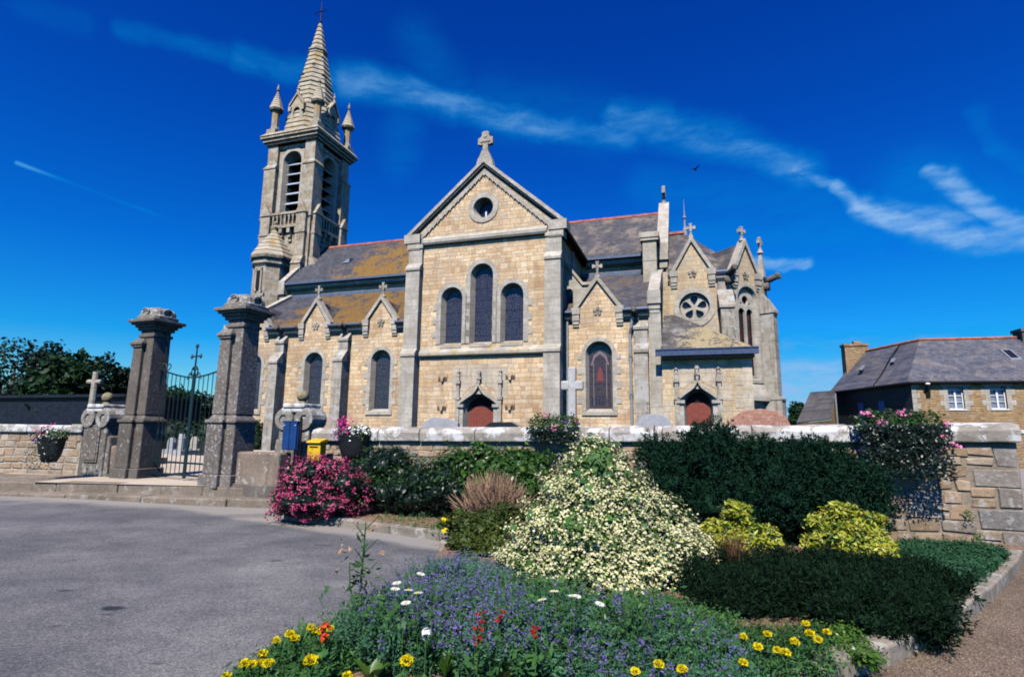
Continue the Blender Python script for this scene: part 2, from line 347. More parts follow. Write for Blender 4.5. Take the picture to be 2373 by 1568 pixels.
KERBST = stone('kerb_granite', (.30, .255, .20), .4, lich=(.40, .38, .33), lich_amt=.6, lscale=5.0)
HOUSEST = masonry('house_rubble', .33, .17, [(.30, .16, .07), (.44, .28, .13), (.36, .22, .11), (.48, .33, .18), (.33, .25, .18)], (.36, .26, .15), stain=.8, warp=.22, mort=.02, bump=.9)
SLATE = slate('slate_grey', lich=.35, pale=.5, col=(.088, .086, .092))
SLATEB = slate('slate_blue', lich=.3, col=(.078, .078, .092))
SLATEL = slate('slate_lichen_nave', lich=.95, grad=(.085, -.035, 1.55), col=(.072, .074, .088), lcol=(.29, .165, .025), lcol2=(.17, .09, .028))
SLATEA = slate('slate_lichen_aisle', lich=.95, grad=(.10, -.02, 1.62), col=(.072, .074, .088), lcol=(.27, .15, .025), lcol2=(.15, .08, .028))
SLATEP = slate('slate_lichen_porch', lich=1.0, grad=(.16, -.10, -.95), col=(.09, .085, .085), pale=.9, lcol=(.36, .33, .23), lcol2=(.36, .25, .10))
SLATEH = slate('slate_house', lich=.2, col=(.10, .105, .13), pale=.15)
RIDGE = plain('ridge_tile_red', (.34, .11, .075), .8, var=.35, scale=3)
ZINC = plain('zinc_blue', (.10, .14, .22), .5, .1)
LEAD = plain('lead_grey', (.30, .32, .34), .5, .2)
DOOR = plain('door_red_paint', (.22, .058, .04), .6, var=.15)
DARK = plain('dark_void', (.012, .012, .014), .9)
IRON = plain('iron_teal_paint', (.008, .030, .036), .4, .3, spec=.5)
IRONBK = plain('iron_black', (.012, .012, .013), .5, .5)
LOUV = plain('louvre_slate', (.42, .46, .50), .6)
WOODHOLE = plain('timber_and_hole_shade', (.10, .07, .06), .8)
WHITEP = plain('white_paint', (.78, .78, .76), .5, var=.05)
def glassmat(name, cells, lead, sc=7.0, bars=.62):
    m, nt, b, out = newmat(name); oc = OBJ(nt); sp = N(nt, 'ShaderNodeSeparateXYZ', {0: oc}).outputs
    vec = N(nt, 'ShaderNodeCombineXYZ', {0: M(nt, 'ADD', sp[0], sp[1]), 1: sp[2], 2: 0.0}).outputs[0]
    v1 = N(nt, 'ShaderNodeTexVoronoi', {'Vector': vec, 'Scale': sc}, voronoi_dimensions='2D', feature='DISTANCE_TO_EDGE').outputs['Distance']
    v2 = N(nt, 'ShaderNodeTexVoronoi', {'Vector': vec, 'Scale': sc}, voronoi_dimensions='2D').outputs['Color']
    cr = RAMP(nt, N(nt, 'ShaderNodeSeparateColor', {0: v2}).outputs[0], [(i / (len(cells) - 1), c) for i, c in enumerate(cells)])
    col = MIX(nt, STEP(nt, v1, .03, .08), lead, cr)
    fz = M(nt, 'FRACT', M(nt, 'DIVIDE', M(nt, 'ADD', sp[2], 10.0), bars))
    col = MIX(nt, STEP(nt, M(nt, 'ABSOLUTE', M(nt, 'SUBTRACT', fz, .5)), .02, .035), (.015, .012, .02), col)
    setin(nt, b, 'Base Color', col); setin(nt, b, 'Roughness', .2); b.inputs['Specular IOR Level'].default_value = .5; BUMP(nt, b, NOISE(nt, oc, 5.0, 2.0), .5, .02)
    MATS[name] = m; return m
GLASS = glassmat('leaded_glass', [(.006, .009, .024), (.02, .02, .04), (.010, .014, .034), (.035, .03, .04)], (.12, .11, .12), 8.5)
GLASSF = glassmat('stained_figure_glass', [(.02, .015, .03), (.06, .03, .03), (.03, .03, .06), (.07, .045, .04)], (.10, .06, .05), 9.0)
GLASSD = plain('dark_glass', (.012, .014, .02), .25, spec=.5)
CROWN = stone('lichened_crown_stone', (.26, .235, .20), .4, lich=(.52, .51, .48), lich_amt=.55, lscale=5.5, bump=.7, lich2=(.16, .14, .12))
# ================================================================== CHURCH
PANEL = stone('panel_stone', (.58, .48, .36), .35, lich=(.40, .37, .31), lich_amt=.6, lscale=2.0, streak=.4, joints=.38)
CHO = (-1.5584, 28.0)
church = thing('church', 'cream and grey granite church with steep slate roofs and a tall pointed stone belfry', 'church', (CHO[0], CHO[1], 0), -R(18))
GB = 0.25
def part(name, mb, mats, parent=None, **k): return mb.build(name, mats, parent if parent is not None else church, **k)

def surround(mb, cx, hw, z0, crown, y, band=.24, tooth=.2, hwg=None, depth=.38, rise=None, proud=.03, sill=True, n=14, toothed=True):
    """dressed stone round an arched opening: proud plate with toothed quoins, splayed reveal, sill"""
    rise = hw if rise is None else rise; sp = crown - rise; hwg = hw - .13 if hwg is None else hwg
    inner = arch(cx, hw, z0, crown, n, rise); bo = hw + band
    left = []; z = z0; i = 0
    while z < sp - .2 and toothed:
        z2 = min(z + .36, sp); wx = bo + (tooth if i % 2 else 0)
        left += [(cx - wx, z), (cx - wx, z2)]; z = z2; i += 1
    if not toothed: left = [(cx - bo, z0), (cx - bo, sp)]
    top = [(cx - bo * math.cos(math.pi * q / n), sp + (rise + band) * math.sin(math.pi * q / n)) for q in range(n + 1)]
    right = [(2 * cx - a, b) for a, b in reversed(left)]
    # half plates each side joined as one ring with the hole open at the bottom
    outer = left + top + right
    poly = outer + list(reversed(inner))
    mb.prism(poly, y - proud, y + .05)
    g = arch(cx, hwg, z0 + (.12 if sill else 0), crown - .15, n, rise * hwg / hw)
    k = len(inner)
    vs = [(a, y - proud + .002, b) for a, b in inner] + [(a, y + depth, b) for a, b in g]
    mb.add(vs, [(i, i + 1, k + i + 1, k + i) for i in range(k - 1)])
    if sill: mb.hexa([(cx - bo, y - .07, z0 - .2), (cx + bo, y - .07, z0 - .2), (cx + bo, y + depth, z0 - .2), (cx - bo, y + depth, z0 - .2),
                      (cx - bo, y - .07, z0 - .04), (cx + bo, y - .07, z0 - .04), (cx + bo, y + depth, z0 + .13), (cx - bo, y + depth, z0 + .13)])
    return g
def glass(parent, g, y, mat=None, name='window'):
    mb = MB(); mb.prism(g, y, y + .05); return part(name, mb, mat or GLASS, parent)
def strip(mb, pts, t, y0, y1, mi=0):
    """band of thickness t laid under a polyline in the xz plane"""
    for (a, b), (c, d) in zip(pts[:-1], pts[1:]): mb.prism([(a, b), (c, d), (c, d - t), (a, b - t)], y0, y1, mi=mi)
def raker(mb, cx, hw, zk, zap, t, y0, y1, mi=0):
    """pair of raking copings meeting at an apex"""
    s = (zap - zk) / hw; tv = t * math.hypot(1, s)
    mb.prism([(cx - hw, zk), (cx, zap), (cx + hw, zk), (cx + hw, zk - tv * .0 - .02), (cx + hw - .02, zk - tv), (cx, zap - tv), (cx - hw + .02, zk - tv), (cx - hw, zk - .02)], y0, y1, mi=mi)
def cross_finial(mb, cx, cy, z, h, thick=.14, axis='x'):
    """small stone cross with splayed foot"""
    w = h * .5
    mb.lathe([(h * .20, z), (h * .11, z + h * .22), (h * .12, z + h * .3), (h * .07, z + h * .34), (h * .07, z + h * .5)], cx, cy, 8)
    def bx(x0, x1, z0, z1, t): 
        if axis == 'x': mb.box(cx + x0, cx + x1, cy - t / 2, cy + t / 2, z0, z1)
        else: mb.box(cx - t / 2, cx + t / 2, cy + x0, cy + x1, z0, z1)
    a = h * .08
    bx(-a, a, z + h * .45, z + h, thick); bx(-w * .5, w * .5, z + h * .64, z + h * .80, thick * .94)
    for x in (-w * .5, w * .5): bx(x - a * .9, x + a * .9, z + h * .60, z + h * .84, thick * 1.06)
    bx(-a * 1.3, a * 1.3, z + h * .95, z + h * 1.04, thick * 1.06)
def gablet(par, cx, y, hw, zk, zap, zcb, back, roofmat=None, name='gable'):
    """small wall gable over a window: coping, stepped kneelers, carved flower, cross finial and a little roof behind"""
    mb = MB(); raker(mb, cx, hw, zk, zap, .17, y - .14, y + .35)
    for sgn in (-1, 1):
        x0, x1 = sorted((cx + sgn * (hw + .02), cx + sgn * (hw - .34)))
        mb.box(x0 - .03, x1 + .03, y - .20, y + .36, zk - .30, zk + .03)
        mb.box(x0, x1, y - .16, y + .05, zk - .62, zk - .30)
        mb.box(x0 + .02, x1 - .02, y - .12, y + .05, zk - .80, zk - .62); mb.box(x0 + .02, x1 - .02, y - .07, y + .05, zk - .93, zk - .80)
    part('coping', mb, GRAN, par)
    mb = MB(); cross_finial(mb, cx, y + .1, zap - .1, .80); part('finial', mb, GRANB, par)
    mb = MB(); zc = zk - .15
    for i in range(5):
        t = 2 * math.pi * i / 5 + math.pi / 2
        pts = [(cx + .05 * math.cos(t - .5), zc + .05 * math.sin(t - .5)), (cx + .2 * math.cos(t - .42), zc + .2 * math.sin(t - .42)), (cx + .25 * math.cos(t), zc + .25 * math.sin(t)), (cx + .2 * math.cos(t + .42), zc + .2 * math.sin(t + .42)), (cx + .05 * math.cos(t + .5), zc + .05 * math.sin(t + .5))]
        mb.prism(pts, y - .06, y + .02)
    part('carved_flower', mb, GRANB, par)
    if back:
        mb = MB(); h2 = hw - .05
        for s_ in (-1, 1):
            mb.hexa([(cx, y + .35, zap - .30), (cx + s_ * h2, y + .35, zk - .28), (cx + s_ * h2, y + back, zk - .28), (cx, y + back, zap - .30),
                     (cx, y + .35, zap - .22), (cx + s_ * h2, y + .35, zk - .2), (cx + s_ * h2, y + back, zk - .2), (cx, y + back, zap - .22)])
        part('gable_roof', mb, roofmat or SLATE, par)
def buttress(par, x0, x1, yw, stages, mat=None, name='buttress'):
    """stages: list of (projection, z bottom, z top); sloped weathering between stages"""
    mb = MB()
    for i, (p, z0, z1) in enumerate(stages):
        pn = stages[i + 1][0] if i + 1 < len(stages) else 0.0; sl = (p - pn) * 1.3
        mb.box(x0, x1, yw - p, yw, z0, z1)
        mb.hexa([(x0 - .03, yw - p - .06, z1), (x1 + .03, yw - p - .06, z1), (x1 + .03, yw - pn + .0, z1), (x0 - .03, yw - pn, z1),
                 (x0 - .03, yw - p - .06, z1 + .13), (x1 + .03, yw - p - .06, z1 + .13), (x1 + .03, yw - pn + .0, z1 + .15 + sl), (x0 - .03, yw - pn, z1 + .15 + sl)])
    return part(name, mb, mat or GRAN, par)
def ridge(par, x0, x1, y, z, mat=None):
    mb = MB(); n = max(1, int((x1 - x0) / .42)); dx = (x1 - x0) / n
    for i in range(n):
        a = x0 + i * dx; e = .012 * (i % 2)
        mb.prism([(y - .17, z - .13), (y - .13, z + .0), (y, z + .075 + e), (y + .13, z), (y + .17, z - .13)], a, a + dx - .004, plane='yz')
    return part('ridge_tiles', mb, mat or RIDGE, par)

# ------------------------------------------------------------------ transept
TW = 3.95
tr_poly = [(-TW, GB), (TW, GB), (TW, 11.95), (0, 15.45), (-TW, 11.95)]
L3 = [(-1.68, .60, 5.98, 9.0), (-.03, .62, 5.98, 10.15), (1.62, .60, 5.98, 9.0)]
holes = [arch(c, hw, z0, cr) for c, hw, z0, cr in L3] + [circle(-.03, 13.19, .56), arch(-.04, .80, GB + .01, 3.42, rise=.55)]
mb = MB(); mb.prism(tr_poly, 0, .55, holes=holes)
mb.box(-TW, -TW + .5, .55, 8, GB, 11.95); mb.box(TW - .5, TW, .55, 8, GB, 11.95)
transept = part('transept', mb, CREAM)
for c, hw, z0, cr in L3:
    mb = MB(); g = surround(mb, c, hw, z0, cr, 0.0, band=.25, tooth=.2 if c else .0, toothed=abs(c) > .5, sill=False, depth=.4)
    # the side of the group that faces the next light has no quoins
    part('window_surround', mb, GRAN, transept); glass(transept, g, .38)
mb = MB()
for c in (-1.68, -.03, 1.62): mb.hexa([(c - .58, -.06, 5.78), (c + .58, -.06, 5.78), (c + .58, .4, 5.78), (c - .58, .4, 5.78), (c - .58, -.06, 5.90), (c + .58, -.06, 5.90), (c + .58, .4, 6.10), (c - .58, .4, 6.10)])
part('window_sill', mb, GRANY, transept)
# round window
mb = MB(); mb.prism(circle(-.03, 13.19, .84), -.05, .04, holes=[circle(-.03, 13.19, .56)])
ci, cg = circle(-.03, 13.19, .56), circle(-.03, 13.19, .42); k = len(ci)
mb.add([(a, -.048, b) for a, b in ci] + [(a, .5, b) for a, b in cg], [(i, (i + 1) % k, k + (i + 1) % k, k + i) for i in range(k)])
part('oculus_surround', mb, GRAN, transept)
mb = MB(); mb.prism(cg, .49, .53, mi=0); mb.box(-.07, .01, .40, .49, 12.78, 13.12, 1); part('oculus', mb, [GLASSD, WHITEP], transept)
# strings and copings
mb = MB()
mb.prism([(-.20, 5.42), (-.16, 5.36), (0, 5.30), (0, 5.80), (-.20, 5.55)], -3.38, 3.38, plane='yz'); part('string_course', mb, GRANY, transept)
mb = MB(); mb.prism([(-.24, 11.48), (-.18, 11.38), (0, 11.34), (0, 11.86), (-.24, 11.62)], -3.45, 3.45, plane='yz'); part('string_course', mb, GRAN, transept)
mb = MB(); raker(mb, 0, 4.42, 11.98, 15.86, .16, -.24, .62); raker(mb, 0, 4.25, 11.98, 15.70, .13, -.15, .55)
for s_ in (-1, 1):
    x0, x1 = sorted((s_ * 4.48, s_ * 3.55)); mb.box(x0, x1, -.27, .62, 11.52, 12.02)
    x0, x1 = sorted((s_ * 4.30, s_ * 3.55)); mb.box(x0, x1, -.22, .5, 11.15, 11.52)
part('coping', mb, GRAN, transept)
mb = MB()   # saw-tooth band under the coping
for s_ in (-1, 1):
    n = 15; sl = (15.30 - 12.02) / 3.55
    for i in range(n):
        a0, a1 = 3.55 * i / n, 3.55 * (i + 1) / n; zt0, zt1 = 15.32 - a0 * sl, 15.32 - a1 * sl
        mb.prism([(s_ * a0, zt0), (s_ * a1, zt1), (s_ * a1, zt1 - .30), (s_ * (a0 + .06), zt0 - .30 + .0), (s_ * a0, zt0 - .40)], -.085, .03)
part('toothed_band', mb, GRAN, transept)
for s_ in (-1, 1):
    x0, x1 = sorted((s_ * 3.40, s_ * 4.20))
    buttress(transept, x0, x1, 0.0, [(.62, GB, 5.35), (.42, 5.35, 9.95), (.18, 9.95, 11.2)], GRAN if s_ > 0 else GRANY if False else GRAN)
mb = MB()   # gable cross
mb.prism([(-.50, 15.42), (-.40, 15.86), (-.24, 16.18), (-.16, 16.38), (.16, 16.38), (.24, 16.18), (.40, 15.86), (.50, 15.42), (.3, 15.3), (0, 15.5), (-.3, 15.3)], -.10, .34)
cl = [(0, 17.28), (-.26, 16.98), (.26, 16.98)]
mb.prism([(-.16, 16.38), (-.14, 16.78), (-.24, 16.74), (-.42, 16.80), (-.42, 17.14), (-.24, 17.2), (-.2, 17.28), (-.2, 17.46), (-.1, 17.52), (.1, 17.52), (.2, 17.46), (.2, 17.28), (.24, 17.2), (.42, 17.14), (.42, 16.80), (.24, 16.74), (.14, 16.78), (.16, 16.38)], -.02, .22)
for cx, cz in ((0, 17.24), (-.2, 16.97), (.2, 16.97), (0, 16.97)): mb.prism(circle(cx, cz, .10, 10), -.06, .0)
part('gable_cross', mb, GRANB, transept)
# transept roof
def slope_roof(mb, e0, e1, r1, r0, t=.09):
    n = (Vector(e1) - Vector(e0)).cross(Vector(r0) - Vector(e0)).normalized()
    if n.z < 0: n = -n
    p = [Vector(q) for q in (e0, e1, r1, r0)]; mb.hexa([q for q in p] + [q + n * t for q in p])
mb = MB()
for s_ in (-1, 1): slope_roof(mb, (s_ * 4.42, .6, 11.55), (s_ * 4.42, 10, 11.55), (0, 10, 15.4), (0, .6, 15.4))
part('roof', mb, SLATE, transept)
# portal
def portal(par, cx, y, hw, crown, ztip, zp, door_y, spread, wallz=GB):
    mb = MB(); g = surround(mb, cx, hw, wallz, crown, y, band=.16, toothed=False, hwg=hw - .10, depth=.42, rise=.55, sill=False, proud=.05)
    # ogee hood mould
    n = 14; pts = []
    for i in range(n + 1):
        t = i / n; x = (hw + .26) * (1 - t); z = crown - .42 + .52 * math.sin(t * math.pi / 2) ** .9 + (ztip - crown - .10) * t ** 6
        pts.append((x, z))
    for s_ in (-1, 1):
        for (a, b), (c, d) in zip(pts[:-1], pts[1:]):
            mb.prism([(cx + s_ * a, b), (cx + s_ * c, d), (cx + s_ * c, d - .15), (cx + s_ * a, b - .15)], y - .20, y + .02)
        x0, x1 = sorted((cx + s_ * (hw - .04), cx + s_ * (hw + .32))); mb.box(x0, x1, y - .22, y + .02, crown - .66, crown - .52)
        x0, x1 = sorted((cx + s_ * (hw + .0), cx + s_ * (hw + .2))); mb.box(x0, x1, y - .12, y + .02, wallz, crown - .66)
    part('door_surround', mb, GRAN, par)
    mb = MB()   # flanking pinnacles and the finial over the hood
    for s_ in (-1, 1):
        px = cx + s_ * spread
        mb.box(px - .10, px + .10, y - .16, y + .02, wallz, zp - 1.55); mb.box(px - .14, px + .14, y - .20, y + .02, zp - 1.62, zp - 1.5)
        mb.box(px - .08, px + .08, y - .14, y + .02, zp - 1.5, zp - .75); mb.box(px - .13, px + .13, y - .19, y + .02, zp - .82, zp - .66)
        mb.hexa([(px - .09, y - .15, zp - .66), (px + .09, y - .15, zp - .66), (px + .09, y + .02, zp - .66), (px - .09, y + .02, zp - .66), (px - .015, y - .05, zp), (px + .015, y - .05, zp), (px + .015, y + .01, zp), (px - .015, y + .01, zp)])
        for q in (.2, .42): mb.box(px - .09, px + .09, y - .13, y + .01, zp - q - .04, zp - q)
    zt = ztip
    mb.box(cx - .06, cx + .06, y - .15, y + .02, zt - .05, zt + .6); mb.box(cx - .13, cx + .13, y - .19, y + .02, zt + .16, zt + .27); mb.box(cx - .10, cx + .10, y - .17, y + .02, zt + .45, zt + .54)
    part('carved_pinnacles', mb, GRANB, par)
    mb = MB(); d = [(a, b if b > wallz + .5 else wallz) for a, b in arch(cx, hw - .10, wallz, crown - .15, 14, .5)]
    zt_ = crown - .62
    mb.prism([(cx - hw + .10, wallz), (cx - hw + .10, zt_), (cx + hw - .10, zt_), (cx + hw - .10, wallz)], y + door_y, y + door_y + .06)
    nb = 9
    for i in range(nb):
        a = cx - hw + .12 + (2 * hw - .24) * i / nb; mb.box(a + .008, a + (2 * hw - .24) / nb - .008, y + door_y - .02, y + door_y, wallz + .05, zt_ - .02)
    part('door', mb, DOOR, par)
    mb = MB(); mb.prism(d, y + door_y + .07, y + door_y + .1); part('arch_shade_sheet', mb, DARK, par)  # near-black sheet painting the shadow under the arch above the door
portal(transept, -.04, 0.0, .80, 3.42, 3.98, 4.75, .34, 1.12)
mb = MB()   # wide panel of weathered dressed stone over the portal
mb.prism([(-1.5, 3.2), (-1.5, 4.75), (-1.0, 4.75), (-1.0, 4.9), (1.0, 4.9), (1.0, 4.75), (1.45, 4.75), (1.45, 3.2), (1.0, 3.2), (.6, 3.7), (0, 4.0), (-.6, 3.7), (-1.05, 3.2)], -.012, .02); part('dressed_panel', mb, PANEL, transept)
for bx_, bz in ((-2.05, 4.24), (1.58, 4.27), (-2.05, 2.76), (1.58, 2.80)):
    mb = MB(); mb.prism([(bx_ - .05, bz - .17), (bx_ - .09, bz + .04), (bx_ - .04, bz + .12), (bx_ + .04, bz + .12), (bx_ + .09, bz + .04), (bx_ + .05, bz - .17)], -.14, .02)
    for s_ in (-1, 1): mb.prism([(bx_ + s_ * .06, bz - .16), (bx_ + s_ * .25, bz - .16), (bx_ + s_ * .25, bz + .16), (bx_ + s_ * .19, bz - .0), (bx_ + s_ * .11, bz + .12)], -.016, .0, mi=1)  # flat dark wedges paint the shade of the holes beside each bracket
    part('putlog_bracket', mb, [CREAM, WOODHOLE], transept)
# half gable with arch linking the transept to the right aisle
mb = MB(); mb.prism([(3.96, 6.9), (3.96, 10.25), (4.9, 9.0), (5.35, 9.0), (5.35, 7.4), (4.5, 7.4), (4.5, 6.9)], 1.55, 1.95, holes=[arch(4.2, .21, 7.75, 8.9, 8)])
hg = part('half_gable', mb, GRAN, transept)
mb = MB(); mb.prism([(3.96, 10.28), (4.9, 9.03), (5.4, 9.03), (5.4, 9.18), (4.95, 9.18), (3.96, 10.48)], 1.45, 2.05); part('half_gable_coping', mb, GRANY, transept)
mb = MB(); mb.tube([(4.02, .35, GB), (4.02, .35, 8)], .05, 8); mb.tube([(4.08, 3.2, 9.8), (4.08, 3.2, 11.4)], .06, 8); part('downpipe', mb, LEAD, transept)
# ------------------------------------------------------------------ nave
NE, NR = 6.25, 10.0        # eaves and ridge positions
mb = MB()
for a, b in ((-17.2, -TW + .5), (TW - .5, 8.5)): mb.box(a, b, NE, NE + .6, GB, 11.9)
nave = part('nave', mb, CREAM2)
RL = [(-17.35, -.02, SLATEL), (.02, 8.48, SLATE)]
for a, b, mt in RL:
    mb = MB(); slope_roof(mb, (a, NE - .42, 11.72), (b, NE - .42, 11.72), (b, NR, 15.66), (a, NR, 15.66)); slope_roof(mb, (a, 14.2, 11.72), (b, 14.2, 11.72), (b, NR, 15.66), (a, NR, 15.66))
    part('roof', mb, mt, nave); ridge(nave, a, b, NR, 15.80)
for a, b in ((-17.3, -4.45), (4.3, 8.4)):
    mb = MB(); mb.prism([(NE - .56, 11.66), (NE - .56, 11.80), (NE - .40, 11.80), (NE - .40, 11.66)], a, b, plane='yz'); mb.prism([(NE - .30, 11.40), (NE - .34, 11.62), (NE, 11.62), (NE, 11.28), (NE - .1, 11.28)], a, b, plane='yz', mi=1)
    part('gutter', mb, [ZINC, GRAN], nave)
mb = MB(); mb.prism([(NE - .5, 11.45), (NE - .5, 12.0), (9.9, 16.05), (9.9, 15.55)], -17.75, -17.3, plane='yz'); mb.box(-17.8, -17.28, NE - .55, NE + .3, 11.0, 12.0); mb.box(-17.75, -17.32, NE - .4, NE + .5, 10.6, 11.0); part('west_coping', mb, GRAN, nave)
for (x, z) in ((-13.6, 13.9),):   # roof vent
    mb = MB(); yv = NE + (z - 11.85) / 1.06 - .15; mb.hexa([(x - .3, yv - .5, z - .35), (x + .3, yv - .5, z - .35), (x + .3, yv, z), (x - .3, yv, z), (x - .05, yv - .5, z - .22), (x + .3, yv - .5, z - .05), (x + .3, yv + .05, z + .1), (x - .3, yv + .05, z + .1)]); part('roof_vent', mb, LEAD, nave)
# choir gable wall, seen nearly edge on
mb = MB(); mb.prism([(NE - .2, 10.6), (NE - .2, 12.35), (10, 16.35), (13.9, 12.35), (13.9, 10.6)], 8.48, 9.0, plane='yz')
gw = part('choir_gable_wall', mb, GRAN, nave)
mb = MB(); mb.prism([(NE - .45, 11.9), (NE - .45, 12.35), (10, 16.5), (10.2, 16.3), (NE + .2, 12.2)], 8.42, 9.06, plane='yz'); mb.box(8.44, 9.04, NE - .55, NE, 11.35, 12.0); mb.box(8.5, 8.98, NE - .42, NE, 10.9, 11.35); part('choir_coping', mb, GRAN, nave)
mb = MB(); cross_finial(mb, 8.74, 10, 16.2, 1.35, .2, axis='y'); part('finial', mb, GRANB, nave)
mb = MB(); mb.box(7.72, 8.46, 4.6, 6.0, 8.6, 12.15); mb.box(7.60, 8.58, 4.5, 6.1, 12.15, 12.32); mb.box(7.56, 8.62, 4.45, 6.1, 12.32, 12.62); mb.box(7.7, 8.48, 4.58, 6.0, 11.0, 11.06); part('buttress', mb, GRANY, nave)

# ------------------------------------------------------------------ aisles
AY = 1.2
def aisle(u0, u1, wins, gabs, zk, glassm):
    poly = [(u0, GB), (u1, GB), (u1, 7.45)]
    for cx, hw, zap in sorted(gabs, reverse=True): poly += [(cx + hw - .12, 7.45), (cx + hw - .12, zk - .1), (cx, zap - .25), (cx - hw + .12, zk - .1), (cx - hw + .12, 7.45)]
    poly += [(u0, 7.45)]
    mb = MB(); mb.prism(poly, AY, AY + .5, holes=[arch(c, hw, z0, cr) for c, hw, z0, cr in wins])
    p = part('aisle', mb, CREAM)
    for i, (c, hw, z0, cr) in enumerate(wins):
        mb = MB(); g = surround(mb, c, hw, z0, cr, AY, band=.20, tooth=.22, hwg=hw - .12, depth=.34); part('window_surround', mb, GRAN, p); glass(p, g, AY + .33, glassm)
    for cx, hw, zap in gabs: gablet(p, cx, AY, hw, zk, zap, 0, 3.2)
    return p
aisl = aisle(-16.9, -TW, [(c, .62, 2.62, 6.02) for c in (-6.42, -10.86, -15.2)], [(-6.55, 1.08, 9.2), (-10.9, 1.08, 9.3), (-15.25, 1.08, 9.3)], 7.72, GLASS)
aisr = aisle(TW, 8.75, [(5.75, .66, 2.62, 6.05)], [(5.72, 1.25, 9.42)], 7.72, GLASSF)
def aisle_roof(par, a, b, mt, eaves, ztop=10.72):
    mb = MB(); slope_roof(mb, (a, AY + .08, 7.62), (b, AY + .08, 7.62), (b, NE, ztop), (a, NE, ztop))
    for c_, d_ in eaves: slope_roof(mb, (c_, AY - .34, 7.36), (d_, AY - .34, 7.36), (d_, AY + .12, 7.645), (c_, AY + .12, 7.645))
    part('roof', mb, mt, par)
    mb = MB(); mb.box(a, b, NE - .12, NE, ztop + .02, ztop + .22); part('flashing', mb, ZINC, par)
aisle_roof(aisl, -17.0, -TW - .05, SLATEA, [(-16.9, -16.33), (-14.17, -11.98), (-9.82, -7.63), (-5.47, -4.0)]); aisle_roof(aisr, TW + .05, 8.3, SLATEB, [(4.0, 4.47), (6.97, 8.25)])
def gutter_run(par, segs, y, z):
    for a, b in segs:
        mb = MB(); mb.tube([(a, y - .38, z), (b, y - .38, z)], .075, 8); mb.prism([(y - .24, z - .30), (y - .28, z - .12), (y, z - .12), (y, z - .46), (y - .08, z - .46)], a, b, plane='yz', mi=1)
        part('gutter', mb, [ZINC, GRAN], par)
gutter_run(aisl, [(-16.9, -16.35), (-14.15, -12.0), (-9.8, -7.65), (-5.45, -4.6)], AY, 7.50)
gutter_run(aisr, [(4.05, 4.45), (7.0, 8.2)], AY, 7.50)
def gargoyle(par, x, y, z):
    mb = MB(); mb.tube([(x, y, z), (x, y - .35, z + .05), (x, y - .62, z + .12), (x, y - .8, z + .06)], [.15, .17, .14, .05], 8); mb.ball((x, y - .66, z + .16), .15, 7)
    for s_ in (-1, 1): mb.tube([(x + s_ * .13, y - .2, z + .1), (x + s_ * .16, y - .5, z + .22)], [.07, .03], 5); mb.tube([(x + s_ * .08, y - .68, z + .28), (x + s_ * .12, y - .66, z + .36)], [.04, .01], 4)
    mb.box(x - .17, x + .17, y - .2, y + .05, z - .32, z - .1); part('gargoyle', mb, WEATH, par, smooth=True)
for bxx in (-8.72, -13.1):
    buttress(aisl, bxx - .31, bxx + .31, AY, [(.78, GB, 5.35), (.35, 5.35, 6.55)], GRANB); gargoyle(aisl, bxx - .02, AY, 7.30)
buttress(aisr, 7.50, 8.14, AY, [(.55, GB, 5.35), (.3, 5.35, 6.5)], GRANB); gargoyle(aisr, 7.55, AY, 7.25)
mb = MB(); mb.box(8.18, 8.76, AY - .12, AY + .02, GB, 7.3)
mb.prism([(AY - .2, 8.2), (AY - .2, 8.42), (3.6, 9.95), (6.1, 10.9), (6.1, 10.2)], 8.2, 8.74, plane='yz'); mb.box(8.16, 8.78, AY - .28, AY + .3, 7.75, 8.38); mb.box(8.2, 8.74, AY - .2, AY + .02, 7.5, 7.75); mb.box(8.22, 8.72, AY - .15, AY + .02, 7.3, 7.5)
part('east_coping', mb, GRAN, aisr)
mb = MB(); mb.tube([(7.3, AY - .16, GB), (7.3, AY - .16, 6.3), (7.36, AY - .3, 6.6), (7.46, AY - .36, 7.1)], .07, 8)
for z in (1.5, 3.4, 5.2): mb.tube([(7.3, AY - .16, z), (7.3, AY - .16, z + .1)], .1, 8)
part('downpipe', mb, LEAD, aisr)
mb = MB(); mb.tube([(4.2, AY - .1, GB), (4.2, AY - .1, 7.3)], .05, 8); part('downpipe', mb, LEAD, aisr)
mb = MB()    # figure panels of the stained window
c = 5.75
mb.prism([(c - .46, 4.9), (c - .3, 5.4), (c, 5.62), (c + .3, 5.4), (c + .46, 4.9), (c + .38, 4.9), (c + .24, 5.26), (c, 5.45), (c - .24, 5.26), (c - .38, 4.9)], AY + .318, AY + .332)
mb.prism([(c - .13, 4.25), (c - .15, 4.5), (c - .05, 4.72), (c, 4.82), (c + .05, 4.72), (c + .15, 4.5), (c + .13, 4.25), (c + .22, 4.1), (c - .22, 4.1)], AY + .318, AY + .332, mi=1)
for i in range(5): mb.box(c - .42 + i * .17, c - .33 + i * .17, AY + .318, AY + .332, 2.95, 3.25, 2)
for x in (c - .32, c + .32): mb.box(x - .02, x + .02, AY + .318, AY + .332, 2.9, 5.0, 0)
part('glass_figures', mb, [plain('glass_pale_grey', (.20, .16, .17), .4), plain('glass_red', (.20, .055, .05), .4), plain('glass_blue_black', (.02, .03, .06), .3)], aisr)
mb = MB(); mb.prism([(AY - .3, 7.25), (AY - .3, 7.75), (NE, 11.05), (NE, 10.5)], -17.35, -16.9, plane='yz'); mb.box(-17.4, -16.88, AY - .36, AY + .3, 7.2, 7.85); part('west_coping', mb, GRAN, aisl)
